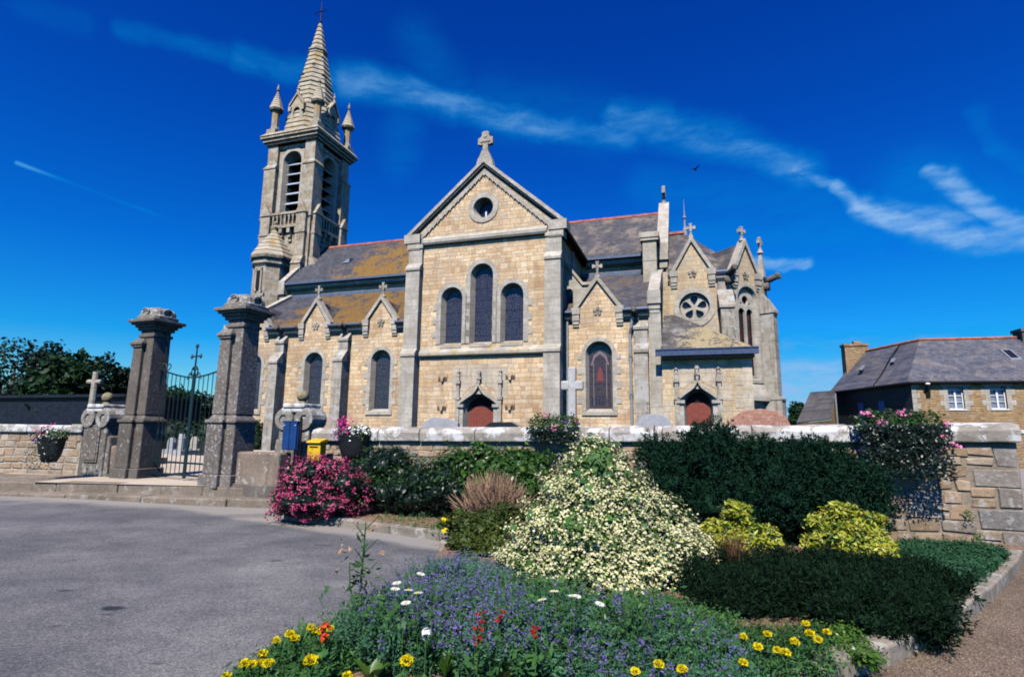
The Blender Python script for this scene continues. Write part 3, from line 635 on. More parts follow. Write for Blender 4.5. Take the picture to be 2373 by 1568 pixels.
mb = MB(); mb.box(-17.3, -16.92, AY, NE, GB, 7.4); mb.prism([(AY, 7.4), (NE, 7.4), (NE, 10.5)], -17.3, -16.92, plane='yz'); part('end_wall', mb, CREAM2, aisl)

# ------------------------------------------------------------------ porch (sacristy)
PY = .85
mb = MB(); mb.prism([(8.76, GB), (12.62, GB), (12.62, 5.05), (8.76, 5.05)], PY, PY + .45, holes=[arch(10.30, .62, GB + .01, 3.62, rise=.5)])
mb.box(12.17, 12.62, PY + .45, 5.0, GB, 5.05)
porch = part('porch', mb, CREAM2)
portal(porch, 10.30, PY, .62, 3.62, 4.08, 4.75, .3, .92)
mb = MB(); mb.prism([(9.25, 3.6), (9.25, 4.72), (11.4, 4.72), (11.4, 3.6), (10.9, 3.7), (10.3, 4.1), (9.7, 3.7)], PY - .012, PY + .02)
z = GB; i = 0
while z < 4.9: 
    w_ = .75 if i % 2 else .42; mb.box(12.64 - w_, 12.64, PY - .02, PY + .02, z, min(z + .5, 5.05)); z += .5; i += 1
mb.box(11.35, 11.75, PY - .015, PY + .02, 3.1, 3.8)
part('dressed_panel', mb, PANEL, porch)
mb = MB()
P0, P1, P2, P3 = (8.72, PY - .35, 5.36), (12.85, PY - .35, 5.36), (9.3, 5.0, 7.95), (8.72, 5.0, 7.95)
mb.add([P0, P1, P2, P3], [(0, 1, 2, 3)]); mb.add([P1, (12.85, 5.0, 5.36), P2], [(0, 1, 2)])
mb.add([(p[0], p[1], p[2] - .08) for p in (P0, P1, (12.85, 5.0, 5.36), P2, P3)], [(4, 3, 2, 1, 0)])
mb.add([P0, P1, (P1[0], P1[1], P1[2] - .08), (P0[0], P0[1], P0[2] - .08)], [(0, 1, 2, 3)])
part('roof', mb, SLATEP, porch)
mb = MB(); mb.box(8.5, 12.92, PY - .50, PY - .32, 5.12, 5.40); mb.box(8.5, 12.92, PY - .54, PY - .30, 5.38, 5.43)
for i in range(11): mb.box(8.8 + i * .38, 8.83 + i * .38, PY - .53, PY - .49, 5.12, 5.40)
part('gutter', mb, plain('gutter_blue', (.055, .085, .16), .5), porch)
mb = MB(); mb.box(8.78, 12.75, PY - .3, PY, 4.98, 5.12); part('soffit', mb, plain('soffit_brown', (.25, .13, .09), .8), porch)

# ------------------------------------------------------------------ choir and apse
mb = MB(); mb.box(9.0, 9.3, 5.5, 15.0, GB, 10.1); mb.box(8.3, 8.995, 5.02, 5.4, GB, 10.4)
apse = part('apse', mb, CREAM2)
ridge(apse, 9.0, 9.95, 10, 14.36)
mb = MB(); AP = (9.95, 10, 14.25)
pe = [(8.9, 5.06, 10.12), (12.0, 5.06, 10.12), (13.9, 6.95, 10.12), (13.9, 13.1, 10.12), (12.0, 15.0, 10.12), (8.9, 15.0, 10.12)]
mb.add([pe[0], pe[1], AP, (8.9, 10, 14.25)], [(0, 1, 2, 3)])
for i in (1, 2, 3): mb.add([pe[i], pe[i + 1], AP], [(0, 1, 2)])
mb.add([pe[4], pe[5], (8.9, 10, 14.25), AP], [(0, 1, 2, 3)])
part('roof', mb, SLATE, apse, fix=False)
mb = MB(); mb.lathe([(.16, 14.1), (.13, 14.5), (.07, 14.7), (.06, 15.2), (.14, 15.3), (.05, 15.42), (.03, 15.8), (.004, 16.6)], 9.98, 10, 8); part('lead_finial', mb, LEAD, apse)
def bay(loc, rz, width, gc, ghw, zap, zk, opening, name='apse_bay'):
    poly = [(0, GB), (width, GB), (width, 10.05), (gc + ghw - .1, 10.05), (gc + ghw - .1, zk - .1), (gc, zap - .25), (gc - ghw + .1, zk - .1), (gc - ghw + .1, 10.05), (0, 10.05)]
    mb = MB(); mb.prism(poly, 0, .5, holes=[opening]); p = mb.build(name, CREAM2, church, loc=loc, rotz=rz)
    gablet(p, gc, 0, ghw, zk, zap, 0, 2.5)
    for a, b in ((0.02, gc - ghw - .05), (gc + ghw + .05, width - .02)):
        mb = MB(); mb.tube([(a, -.30, 10.12), (b, -.30, 10.12)], .08, 8); mb.prism([(-.2, 9.82), (-.24, 10.02), (0, 10.02), (0, 9.64), (-.06, 9.64)], a, b, plane='yz', mi=1)
        part('gutter', mb, [ZINC, GRAN], p)
    return p
# bay with the rose window
RC = (1.33, 8.33)
b1 = bay((9.0, 5.0, 0), 0.0, 3.1, 1.30, 1.14, 12.35, 10.35, circle(RC[0], RC[1], .80, 32))
mb = MB(); mb.prism(circle(RC[0], RC[1], 1.08, 32), -.05, .04, holes=[circle(RC[0], RC[1], .80, 32)])
ci, cg = circle(RC[0], RC[1], .80, 32), circle(RC[0], RC[1], .70, 32); k = 32
mb.add([(a, -.048, b) for a, b in ci] + [(a, .3, b) for a, b in cg], [(i, (i + 1) % k, k + (i + 1) % k, k + i) for i in range(k)])
part('rose_surround', mb, GRAN, b1)
petals = []
for i in range(6 - 1):
    t = math.pi / 2 + 2 * math.pi * i / 5
    pp = []
    for q in range(14):
        a_ = 2 * math.pi * q / 14; lx = .40 + .25 * math.cos(a_); ly = .285 * math.sin(a_) * (.62 + .38 * math.cos(a_))
        pp.append((RC[0] + lx * math.cos(t) - ly * math.sin(t), RC[1] + lx * math.sin(t) + ly * math.cos(t)))
    petals.append(pp)
mb = MB(); mb.prism(circle(RC[0], RC[1], .72, 32), .16, .28, holes=petals); part('rose_tracery', mb, GRAN, b1)
mb = MB(); mb.prism(circle(RC[0], RC[1], .72, 32), .32, .36); part('window', mb, GLASSD, b1)
# angled bay with the two-light window
WC = 1.50
b2_ = bay((12.02, 5.0, 0), R(45), 2.75, 1.45, 1.05, 12.25, 10.3, arch(WC, .76, 4.5, 9.55))
mb = MB(); surround(mb, WC, .76, 4.5, 9.55, 0, band=.20, tooth=.10, hwg=.62, depth=.30); part('window_surround', mb, GRAN, b2_)
mb = MB(); sp_ = 9.40 - .56
outer = arch(WC, .64, 4.6, 9.42)
h1 = arch(WC - .31, .24, 4.7, 8.35, 8); h2 = arch(WC + .31, .24, 4.7, 8.35, 8); h3 = circle(WC, 8.82, .24, 14)
h4 = circle(WC - .33, 8.62, .07, 8); h5 = circle(WC + .33, 8.62, .07, 8)
mb.prism(outer, .16, .28, holes=[h1, h2, h3, h4, h5]); part('window_tracery', mb, GRAN, b2_)
mb = MB(); mb.prism(arch(WC, .62, 4.55, 9.40), .34, .38); part('window', mb, glassmat('apse_glass', [(.01, .012, .02), (.015, .015, .025), (.10, .02, .02), (.012, .012, .03)], (.02, .02, .02), 6.0), b2_)
mb = MB(); mb.hexa([(0, -.30, 3.35), (2.75, -.30, 3.35), (2.75, 0, 3.35), (0, 0, 3.35), (0, -.30, 3.55), (2.75, -.30, 3.55), (2.75, 0, 4.3), (0, 0, 4.3)]); part('plinth', mb, GRAN, b2_)
mb = MB(); mb.hexa([(0, -.25, 3.35), (3.0, -.25, 3.35), (3.0, 0, 3.35), (0, 0, 3.35), (0, -.25, 3.55), (3.0, -.25, 3.55), (3.0, 0, 4.1), (0, 0, 4.1)]); part('plinth', mb, GRAN, b1)
# side bay facing away, hidden
mb = MB(); mb.box(0, 6.3, 0, .4, GB, 10.05); mb.build('apse_bay', CREAM2, church, loc=(13.95, 6.95, 0), rotz=R(90))
def corner_butt(loc, rz, big=True):
    mb = MB(); w_ = .36
    mb.box(-w_, w_, -.75, .1, GB, 3.4); mb.hexa([(-w_ - .03, -.80, 3.4), (w_ + .03, -.80, 3.4), (w_ + .03, .1, 3.4), (-w_ - .03, .1, 3.4), (-w_ - .03, -.80, 3.5), (w_ + .03, -.80, 3.5), (w_ + .03, .1, 4.0), (-w_ - .03, .1, 4.0)])
    mb.box(-w_ + .02, w_ - .02, -.60, .1, 3.5, 8.1); mb.hexa([(-w_ - .04, -.68, 8.1), (w_ + .04, -.68, 8.1), (w_ + .04, .1, 8.1), (-w_ - .04, .1, 8.1), (-w_ - .04, -.68, 8.25), (w_ + .04, -.68, 8.25), (w_ + .04, -.16, 9.15), (-w_ - .04, -.16, 9.15)])
    mb.box(-w_ + .03, w_ - .03, -.16, .1, 8.2, 9.6)
    return mb.build('buttress', GRANB, church if False else apse, loc=loc, rotz=rz)
corner_butt((11.88, 5.02, 0), R(8)); corner_butt((13.95, 6.92, 0), R(67.5))
def garg2(x, y, z, rz):
    mb = MB(); mb.tube([(0, 0, 0), (0, -.4, .08), (0, -.75, .18), (0, -1.0, .1)], [.16, .19, .16, .06], 8); mb.ball((0, -.8, .24), .17, 7)
    mb.box(-.2, .2, -.35, .1, -.5, -.12); mb.build('gargoyle', WEATH, apse, loc=(x, y, z), rotz=rz, smooth=True)
garg2(12.08, 5.0, 9.95, R(22.5)); garg2(13.98, 6.9, 9.95, R(67.5))
mb = MB(); mb.lathe([(.30, 9.9), (.26, 10.3), (.10, 11.7), (.06, 11.8)], 0, 0, 4, R(45)); cross_finial(mb, 0, 0, 11.7, .9); mb.build('pinnacle', GRAN, apse, loc=(14.0, 7.2, 0), rotz=R(67))
# ================================================================== TOWER
TX, TY, TH = -19.4, 10.0, 1.98
mb = MB()
front = [(-TH, GB), (TH, GB), (TH, 24.1), (-TH, 24.1)]
bw = arch(0, .86, 17.1, 23.35)
mb.prism(front, -TH, -TH + .5, holes=[bw]); mb.prism(front, TH - .5, TH)
mb.prism([(-TH + .5, GB), (TH - .5, GB), (TH - .5, 24.1), (-TH + .5, 24.1)], TH - .5, TH, plane='yz', holes=[arch(0, .86, 17.1, 23.35)])
mb.prism([(-TH + .5, GB), (TH - .5, GB), (TH - .5, 24.1), (-TH + .5, 24.1)], -TH, -TH + .5, plane='yz')
mb.box(-TH + .5, TH - .5, -TH + .5, TH - .5, 16.2, 16.4)
tower = mb.build('bell_tower', TOWERST, church, loc=(TX, TY, 0))
def tp(name, mb, mats, **k): return mb.build(name, mats, tower, **k)
for rz in (0.0, R(90)):
    mb = MB(); inner = arch(0, .86, 17.1, 23.35, 14); g = arch(0, .60, 17.1, 23.05, 14); k = len(inner)
    mb.prism(arch(0, 1.12, 17.1, 23.65) + list(reversed(inner)), -TH - .06, -TH + .04)
    mb.add([(a, -TH - .05, b) for a, b in inner] + [(a, -TH + .75, b) for a, b in g], [(i, i + 1, k + i + 1, k + i) for i in range(k - 1)])
    tp('belfry_window_surround', mb, GRAN, rotz=rz)
    mb = MB()
    for i in range(6):
        z = 18.15 + i * .82
        mb.hexa([(-.70, -TH + .12, z), (.70, -TH + .12, z), (.70, -TH + .16, z - .05), (-.70, -TH + .16, z - .05), (-.70, -TH + .66, z + .42), (.70, -TH + .66, z + .42), (.70, -TH + .70, z + .36), (-.70, -TH + .70, z + .36)], 0)
    mb.box(-.66, .66, -TH + .5, -TH + .56, 17.1, 18.2, 1)
    mb.box(-.9, .9, -TH + .78, -TH + .82, 17.0, 23.4, 2)
    tp('louvres', mb, [LOUV, WOODHOLE, DARK], rotz=rz)
    mb = MB(); mb.prism([(-1.35, 23.55), (-1.35, 23.75), (1.35, 23.75), (1.35, 23.55)], -TH - .10, -TH + .02); 
    for i in range(5): mb.box(-1.2 + i * .55, -1.0 + i * .55, -TH - .16, -TH + .02, 23.62, 23.80)
    tp('string_course', mb, GRAN, rotz=rz)
    mb = MB()   # balcony with balusters on corbels
    mb.box(-1.3, 1.3, -TH - .42, -TH, 16.85, 17.08); mb.box(-1.3, 1.3, -TH - .46, -TH - .20, 17.92, 18.10)
    for i in range(7):
        x = -1.1 + i * .3667; mb.box(x - .06, x + .06, -TH - .38, -TH - .26, 17.08, 17.92); mb.box(x - .10, x + .10, -TH - .4, -TH - .24, 17.74, 17.92)
    for x in (-1.1, -.37, .37, 1.1):
        mb.box(x - .14, x + .14, -TH - .38, -TH, 16.45, 16.85); mb.box(x - .14, x + .14, -TH - .24, -TH, 16.1, 16.45); mb.box(x - .14, x + .14, -TH - .12, -TH, 15.8, 16.1)
    tp('balcony', mb, TOWERST, rotz=rz)
# clasping corner buttresses in three stages
def tbutt(sx, sy):
    mb = MB()
    def bx(a0, a1, b0, b1, z0, z1): x0, x1 = sorted((sx * a0, sx * a1)); y0, y1 = sorted((sy * b0, sy * b1)); mb.box(x0, x1, y0, y1, z0, z1)
    def cap4(a0, o0, o1, z0, z1):
        lo = [(a0, a0), (o0, a0), (o0, o0), (a0, o0)]; hi = [(a0, a0), (o1, a0), (o1, o1), (a0, o1)]
        mb.hexa([(sx * a, sy * b, z0) for a, b in lo] + [(sx * a, sy * b, z1) for a, b in hi])
    bx(1.28, 2.38, 1.28, 2.38, 17.6, 21.9); cap4(1.26, 2.44, 2.44, 21.9, 22.02); cap4(1.27, 2.42, 2.24, 22.02, 22.3); bx(1.30, 2.24, 1.30, 2.24, 22.2, 24.05)
    for rot in (0, 1):
        f = (lambda a, b, z: (sx * a, sy * b, z)) if rot == 0 else (lambda a, b, z: (sx * b, sy * a, z))
        def q(a0, a1, p, z0, z1):
            P = [f(a0, TH - .02, z0), f(a1, TH - .02, z0), f(a1, TH + p, z0), f(a0, TH + p, z0), f(a0, TH - .02, z1), f(a1, TH - .02, z1), f(a1, TH + p, z1), f(a0, TH + p, z1)]; mb.hexa(P)
        def cap(a0, a1, p0, p1, z0, z1):
            lo = [(a0, TH - .02), (a1, TH - .02), (a1, TH + p0), (a0, TH + p0)]; hi = [(a0, TH - .02), (a1, TH - .02), (a1, TH + p1), (a0, TH + p1)]
            mb.hexa([f(a, b, z0) for a, b in lo] + [f(a, b, z1) for a, b in hi])
        q(1.20, 2.12, .85, GB, 13.75); cap(1.18, 2.14, .92, .62, 13.75, 14.4)
        q(1.24, 2.08, .60, 13.9, 17.85); q(1.20, 2.12, .66, 16.25, 16.4)
        pr = [(1.16, 17.85), (1.66, 18.75), (2.16, 17.85)]; pi = [(1.26, 17.8), (1.66, 18.5), (2.06, 17.8)]
        vs = [f(a, TH + .68, z) for a, z in pr] + [f(a, TH - .02, z) for a, z in pr]; mb.add(vs, [(0, 1, 2), (5, 4, 3), (0, 1, 4, 3), (1, 2, 5, 4), (2, 0, 3, 5)])
    mb.box(sx * 2.0 - .3, sx * 2.0 + .3, sy * 2.0 - .3, sy * 2.0 + .3, GB, 17.6)
    return mb
for sx in (-1, 1):
    for sy in (-1, 1):
        if (sx, sy) == (-1, 1): continue
        tp('buttress', tbutt(sx, sy), TOWERST)
mb = MB()
for a, z0, z1 in ((2.42, 23.95, 24.15), (2.58, 24.15, 24.4), (2.72, 24.4, 24.6)): mb.box(-a, a, -a, a, z0, z1)
mb.hexa([(-2.78, -2.78, 24.6), (2.78, -2.78, 24.6), (2.78, 2.78, 24.6), (-2.78, 2.78, 24.6), (-2.5, -2.5, 24.95), (2.5, -2.5, 24.95), (2.5, 2.5, 24.95), (-2.5, 2.5, 24.95)])
tp('cornice', mb, TOWERST)
# spire of overlapping stone courses, eight sided
mb = MB(); prof = []; z = 24.9; zt = 36.2; r0 = 2.42; n = 25
for i in range(n):
    a = i / n; b_ = (i + 1) / n
    ra = r0 * (1 - a) + .09 * a; rb = r0 * (1 - b_) + .09 * b_; za = z + (zt - z) * a; zb = z + (zt - z) * b_
    prof += [(ra + .03, za), (ra + .055, za + .05), (rb - .01, zb)]
mb.lathe(prof, 0, 0, 8, R(22.5)); spire = tp('spire', mb, SPIRE)
for zz, rr in ((29.95, 1.42), (33.35, .78)):
    mb = MB(); mb.lathe([(rr - .1, zz - .12), (rr + .06, zz - .05), (rr + .06, zz + .06), (rr - .1, zz + .16)], 0, 0, 8, R(22.5)); tp('spire_band', mb, SPIRE)
for az, zz, hh, typ in ((-67.5, 31.2, .8, 's'), (-112.5, 30.7, .3, 'o'), (-22.5, 30.7, .3, 'o'), (-22.5, 32.2, .8, 's')):
    rr = r0 * (1 - (zz - 24.9) / 11.3) * .95; t = R(az); mb = MB(); mb.box(-.12, .12, -.05, .12, -hh / 2, hh / 2) if typ == 's' else mb.ball((0, 0, 0), .2, 8)
    mb.build('spire_slit', DARK, tower, loc=(rr * math.cos(t), rr * math.sin(t), zz), rotz=t + R(90))
for az in (-90, 0, 180, 90):        # gabled dormers of the spire
    t = R(az); mb = MB(); w_, d0 = .62, -.28
    mb.prism([(-w_, 0), (-w_, 2.35), (0, 3.15), (w_, 2.35), (w_, 0)], d0, 1.5, holes=[arch(0, .30, .1, 2.2, 8)]); mb.prism([(-w_ - .1, 2.28), (0, 3.3), (w_ + .1, 2.28), (w_ + .1, 2.48), (0, 3.5), (-w_ - .1, 2.48)], d0 - .1, 1.5)
    for s_ in (-1, 1): mb.box(s_ * w_ - .12, s_ * w_ + .12, d0 - .12, d0 + .2, 1.85, 2.25)
    mb.lathe([(.12, 3.4), (.07, 3.7), (.14, 3.82), (.04, 4.0), (.02, 4.25)], 0, d0 + .05, 6); mb.box(-.34, .34, .5, .55, 0, 2.3, 1)
    mb.build('spire_dormer', [SPIRE, DARK], tower, loc=(1.75 * math.cos(t), 1.75 * math.sin(t), 24.95), rotz=t + R(90))
for sx in (-1, 1):
    for sy in (-1, 1):
        mb = MB(); mb.box(-.42, .42, -.42, .42, 24.85, 25.35)
        mb.lathe([(.36, 25.35), (.33, 25.6), (.30, 25.7), (.30, 26.9), (.36, 27.0), (.50, 27.08), (.58, 27.22), (.56, 27.32)], 0, 0, 8, R(22.5))
        pr = []
        for i in range(7):
            a = i / 7; b_ = (i + 1) / 7; pr += [(.50 * (1 - a) + .06, 27.32 + 1.55 * a), (.50 * (1 - b_) + .03, 27.32 + 1.55 * b_)]
        mb.lathe(pr, 0, 0, 8, R(22.5)); mb.lathe([(.05, 28.85), (.15, 29.0), (.05, 29.1), (.03, 29.5)], 0, 0, 6); mb.box(-.12, .12, -.03, .03, 29.2, 29.28)
        mb.build('pinnacle', SPIRE, tower, loc=(sx * 2.02, sy * 2.02, 0))
mb = MB(); mb.tube([(0, 0, 36.0), (0, 0, 38.3)], [.06, .03], 6); mb.tube([(-.55, 0, 37.35), (.55, 0, 37.35)], .035, 6); mb.tube([(-.4, -.4, 36.9), (.4, .4, 36.9)], .02, 5); mb.ball((0, 0, 36.3), .14, 8); mb.ball((0, 0, 37.35), .09, 7); tp('spire_cross', mb, IRONBK)
# stair turret
TU = MB(); TU.lathe([(1.25, GB), (1.25, 13.25), (1.32, 13.35), (1.45, 13.5), (1.45, 13.62), (1.36, 13.66), (1.36, 13.8), (1.56, 13.92), (1.62, 14.08), (1.58, 14.2)], 0, 0, 8, R(22.5)); TU.box(-.14, .14, -1.32, -1.1, 11.6, 12.9, 1)
tur = TU.build('stair_turret', [TOWERST, DARK], church, loc=(-19.62, 6.95, 0), rotz=0)
mb = MB(); pr = []
for i in range(7):
    a = i / 7; b_ = (i + 1) / 7; pr += [(1.56 * (1 - a ** 1.15) + .05, 14.15 + 2.35 * a), (1.56 * (1 - b_ ** 1.15) + .0, 14.15 + 2.35 * b_)]
mb.lathe(pr, 0, 0, 8, R(22.5)); mb.lathe([(.10, 16.4), (.2, 16.65), (.06, 16.8), (.14, 17.0), (.05, 17.1)], 0, 0, 6); mb.build('turret_roof', SPIRE, tur)
mb = MB(); mb.box(-.28, -.13, -1.26, -1.12, 11.4, 13.1); mb.box(.13, .28, -1.26, -1.12, 11.4, 13.1); mb.box(-.28, .28, -1.26, -1.12, 12.9, 13.15); mb.build('slit_surround', GRAN, tur)
# ================================================================== GROUND
def sstep(a, b, x): t = np.clip((x - a) / (b - a), 0, 1); return t * t * (3 - 2 * t)
def road_z(x): return .10 * sstep(-5.0, -10.5, x)
def sheet(name, poly, z, mat, step=None, zf=None, **tags):
    me = bpy.data.meshes.new(name); bm = bmesh.new()
    f = bm.faces.new([bm.verts.new((a, b, z)) for a, b in poly])
    if f.normal.z < 0: bmesh.ops.reverse_faces(bm, faces=[f])
    bm.to_mesh(me); bm.free(); me.materials.append(mat)
    o = bpy.data.objects.new(name, me); SC.collection.objects.link(o)
    for k, v in tags.items(): o[k] = v
    return o
m, nt, b, out = newmat('meadow'); oc = OBJ(nt)
setin(nt, b, 'Base Color', RAMP(nt, NOISE(nt, oc, .3, 6.0), [(.3, (.05, .07, .02)), (.7, (.12, .12, .05))])); setin(nt, b, 'Roughness', .95); MEADOW = m
sheet('ground', [(-1500, -600), (1500, -600), (1500, 2500), (-1500, 2500)], -.05, MEADOW, kind='structure')
m, nt, b, out = newmat('asphalt'); oc = OBJ(nt)
n1 = NOISE(nt, oc, .55, 5.0, .62); n2 = NOISE(nt, oc, 150.0, 3.0, .8); n3 = NOISE(nt, N(nt, 'ShaderNodeMapping', {'Vector': oc, 'Scale': (.8, 1.2, 1.0), 'Rotation': (0, 0, .5)}).outputs[0], 1.1, 6.0, .7)
vo = N(nt, 'ShaderNodeTexVoronoi', {'Vector': oc, 'Scale': 85.0}).outputs['Color']
k = RAMP(nt, n1, [(.34, (.098, .098, .102)), (.5, (.138, .135, .134)), (.66, (.190, .183, .175))])
k = MIX(nt, .75, k, RAMP(nt, n3, [(.34, (.72, .73, .78)), (.5, (1, 1, 1)), (.68, (1.35, 1.33, 1.28))]), 'MULTIPLY')
k = MIX(nt, .8, k, RAMP(nt, N(nt, 'ShaderNodeSeparateColor', {0: vo}).outputs[0], [(0, (.5, .5, .52)), (.55, (1, 1, 1)), (1, (1.75, 1.7, 1.6))]), 'MULTIPLY')
# patches: a repaired trench, darker oil spots and a sandy margin below the steps
sp = N(nt, 'ShaderNodeSeparateXYZ', {0: oc}).outputs
wob = M(nt, 'MULTIPLY', M(nt, 'SUBTRACT', NOISE(nt, oc, 1.2, 4.0), .5), .9)
mar = STEP(nt, M(nt, 'ADD', M(nt, 'ADD', sp[1], M(nt, 'MULTIPLY', sp[0], .13)), wob), 10.25, 10.9)
mar2 = STEP(nt, M(nt, 'ADD', M(nt, 'ADD', sp[1], M(nt, 'MULTIPLY', sp[0], .62)), M(nt, 'MULTIPLY', wob, .6)), 7.25, 7.6)
k = MIX(nt, M(nt, 'MULTIPLY', M(nt, 'MAXIMUM', mar, mar2), .75), k, (.34, .305, .26))
tr = M(nt, 'ABSOLUTE', M(nt, 'SUBTRACT', M(nt, 'ADD', M(nt, 'ADD', sp[1], M(nt, 'MULTIPLY', sp[0], -.35)), M(nt, 'MULTIPLY', wob, .5)), 12.55))
k = MIX(nt, M(nt, 'MULTIPLY', N(nt, 'ShaderNodeMapRange', {0: tr, 1: .1, 2: .35, 3: 1.0, 4: 0.0}, interpolation_type='SMOOTHSTEP').outputs[0], .45), k, (.10, .095, .105))
for px_, py_, rx_, ry_, am in ((262, 1408, .11, .07, .9), (250, 1422, .07, .03, .5), (150, 1367, .10, .03, .7), (640, 1298, .09, .05, .6), (774, 1310, .1, .04, .3), (750, 1262, .15, .06, .4), (130, 1450, .06, .03, .4), (362, 1536, .05, .02, .5), (1010, 1262, .10, .03, .4)):
    g_ = G(px_, py_)
    q = VM(nt, 'LENGTH', N(nt, 'ShaderNodeCombineXYZ', {0: M(nt, 'DIVIDE', M(nt, 'SUBTRACT', sp[0], float(g_[0])), rx_), 1: M(nt, 'DIVIDE', M(nt, 'SUBTRACT', sp[1], float(g_[1])), ry_)}).outputs[0])
    q = M(nt, 'ADD', q, M(nt, 'MULTIPLY', M(nt, 'SUBTRACT', NOISE(nt, oc, 14.0, 3.0), .5), 1.2))
    k = MIX(nt, M(nt, 'MULTIPLY', N(nt, 'ShaderNodeMapRange', {0: q, 1: .7, 2: 1.1, 3: 1.0, 4: 0.0}).outputs[0], am), k, (.012, .02, .025))
setin(nt, b, 'Base Color', k); setin(nt, b, 'Roughness', .9); BUMP(nt, b, M(nt, 'ADD', n2, NOISE(nt, oc, 3.0, 3.0)), .5, .008); ASPH = m
me = bpy.data.meshes.new('road'); nx, ny = 120, 20; X = np.linspace(-60, 60, nx); Y = np.linspace(-12, 14, ny)
vs = [(x, y, float(road_z(x))) for y in Y for x in X]; fs = [(j * nx + i, j * nx + i + 1, (j + 1) * nx + i + 1, (j + 1) * nx + i) for j in range(ny - 1) for i in range(nx - 1)]
me.from_pydata(vs, [], fs); me.materials.append(ASPH); road = bpy.data.objects.new('road', me); SC.collection.objects.link(road); road['kind'] = 'structure'
sheet('street', [(9, 14), (60, 14), (60, 38), (22, 44)], .0, ASPH, kind='structure')
m, nt, b, out = newmat('gravel_path'); oc = OBJ(nt)
vo = N(nt, 'ShaderNodeTexVoronoi', {'Vector': oc, 'Scale': 95.0}); vc = N(nt, 'ShaderNodeSeparateColor', {0: vo.outputs['Color']}).outputs[0]
k = RAMP(nt, vc, [(0, (.09, .065, .045)), (.35, (.16, .115, .08)), (.75, (.23, .17, .115)), (1, (.36, .28, .21))])
k = MIX(nt, .6, k, RAMP(nt, NOISE(nt, oc, 1.3, 5.0), [(.3, (.65, .65, .66)), (.7, (1.25, 1.2, 1.15))]), 'MULTIPLY')
setin(nt, b, 'Base Color', k); setin(nt, b, 'Roughness', .95); BUMP(nt, b, vo.outputs['Distance'], .8, .012); GRAVEL = m
rk = [G(2372, 1300)[:2], G(2365, 1318)[:2], G(2300, 1392)[:2], G(2240, 1442)[:2], G(2165, 1490)[:2], G(2060, 1545)[:2], G(1960, 1580)[:2], G(1850, 1625)[:2]]
rk = [(float(a), float(c)) for a, c in rk]
sheet('footpath', [(14, 3), (14, 13), (7.9, 9.2)] + rk + [(rk[-1][0] - .3, 2.4), (2, -2), (14, -2)], .006, GRAVEL, kind='structure')
m, nt, b, out = newmat('churchyard_gravel'); oc = OBJ(nt)
setin(nt, b, 'Base Color', MIX(nt, .6, RAMP(nt, NOISE(nt, oc, .4, 5.0), [(.3, (.46, .37, .27)), (.7, (.60, .51, .40))]), RAMP(nt, NOISE(nt, oc, 60.0, 3.0, .8), [(.3, (.6, .6, .6)), (.7, (1.3, 1.3, 1.3))]), 'MULTIPLY')); setin(nt, b, 'Roughness', .95); CYARD = m
ZP = .365
sheet('churchyard_lawn', [(-70, 20), (-26, 17.2), (-10.6, 14.7), (-4.3, 12.6), (7.4, 8.55), (16, 30), (22, 48), (22, 75), (-70, 75)], ZP - .02, MEADOW, kind='structure')
sheet('churchyard_path', [(-26, 17.0), (-10.6, 14.6), (-10.6, 12.85), (-5.0, 12.26), (-4.6, 12.7), (-7.5, 22), (-12, 40), (-22, 40), (-26, 24)], ZP, CYARD, kind='structure')
# ------------------------------------------------------------------ steps
SD = Vector((5.57, -.64, 0)).normalized(); SN = Vector((-SD.y, SD.x, 0)); SL = 13.0
st = thing('stone_steps', 'two long worn granite steps leading up to the iron gate', 'steps', (-10.3 - SD.x * 6.3, 12.43 - SD.y * 6.3, 0), math.atan2(SD.y, SD.x))
L_ = 5.57 / SD.x + 6.3
for z0, z1, y0, y1, sd_ in ((-.1, .172, 0, .5, 1), (-.1, ZP, .42, 2.9, 2)):
    mb = MB(); x = 0.0; r_ = random.Random(sd_)
    while x < L_ - .05:
        w_ = min(r_.uniform(1.1, 2.0), L_ - x); d_ = r_.uniform(-.012, .012); mb.box(x + .004, x + w_ - .004, y0 + d_, y1 if z1 < .3 else (.85 if x > 6.3 else 5.0), z0, z1 + r_.uniform(-.008, .005)); x += w_
    mb.build('step', STEPST, st, bevel=.03)
# ------------------------------------------------------------------ flower bed
bed_px = [(655, 1203), (760, 1216), (900, 1236), (1035, 1255)]
bedL = [tuple(map(float, G(x, y)[:2])) for x, y in bed_px]
bed_poly = bedL + [(-.85, 7.6), (-.95, 6.7), (-1.05, 5.7), (-1.2, 4.9), (-1.45, 4.0), (-1.4, 3.1), (-.9, 2.5), (.4, 2.3), (1.3, 2.7)] + rk[::-1] + [(7.25, 8.3), (-4.2, 12.45)]
m, nt, b, out = newmat('bed_soil'); oc = OBJ(nt)
k = RAMP(nt, NOISE(nt, oc, 18.0, 6.0, .75), [(.3, (.13, .075, .045)), (.55, (.30, .19, .12)), (.75, (.42, .29, .2))]); setin(nt, b, 'Base Color', k); setin(nt, b, 'Roughness', .95); BUMP(nt, b, NOISE(nt, oc, 25.0, 5.0, .7), 1.0, .03); SOIL = m
sheet('flower_bed', bed_poly, .10, SOIL, kind='structure')
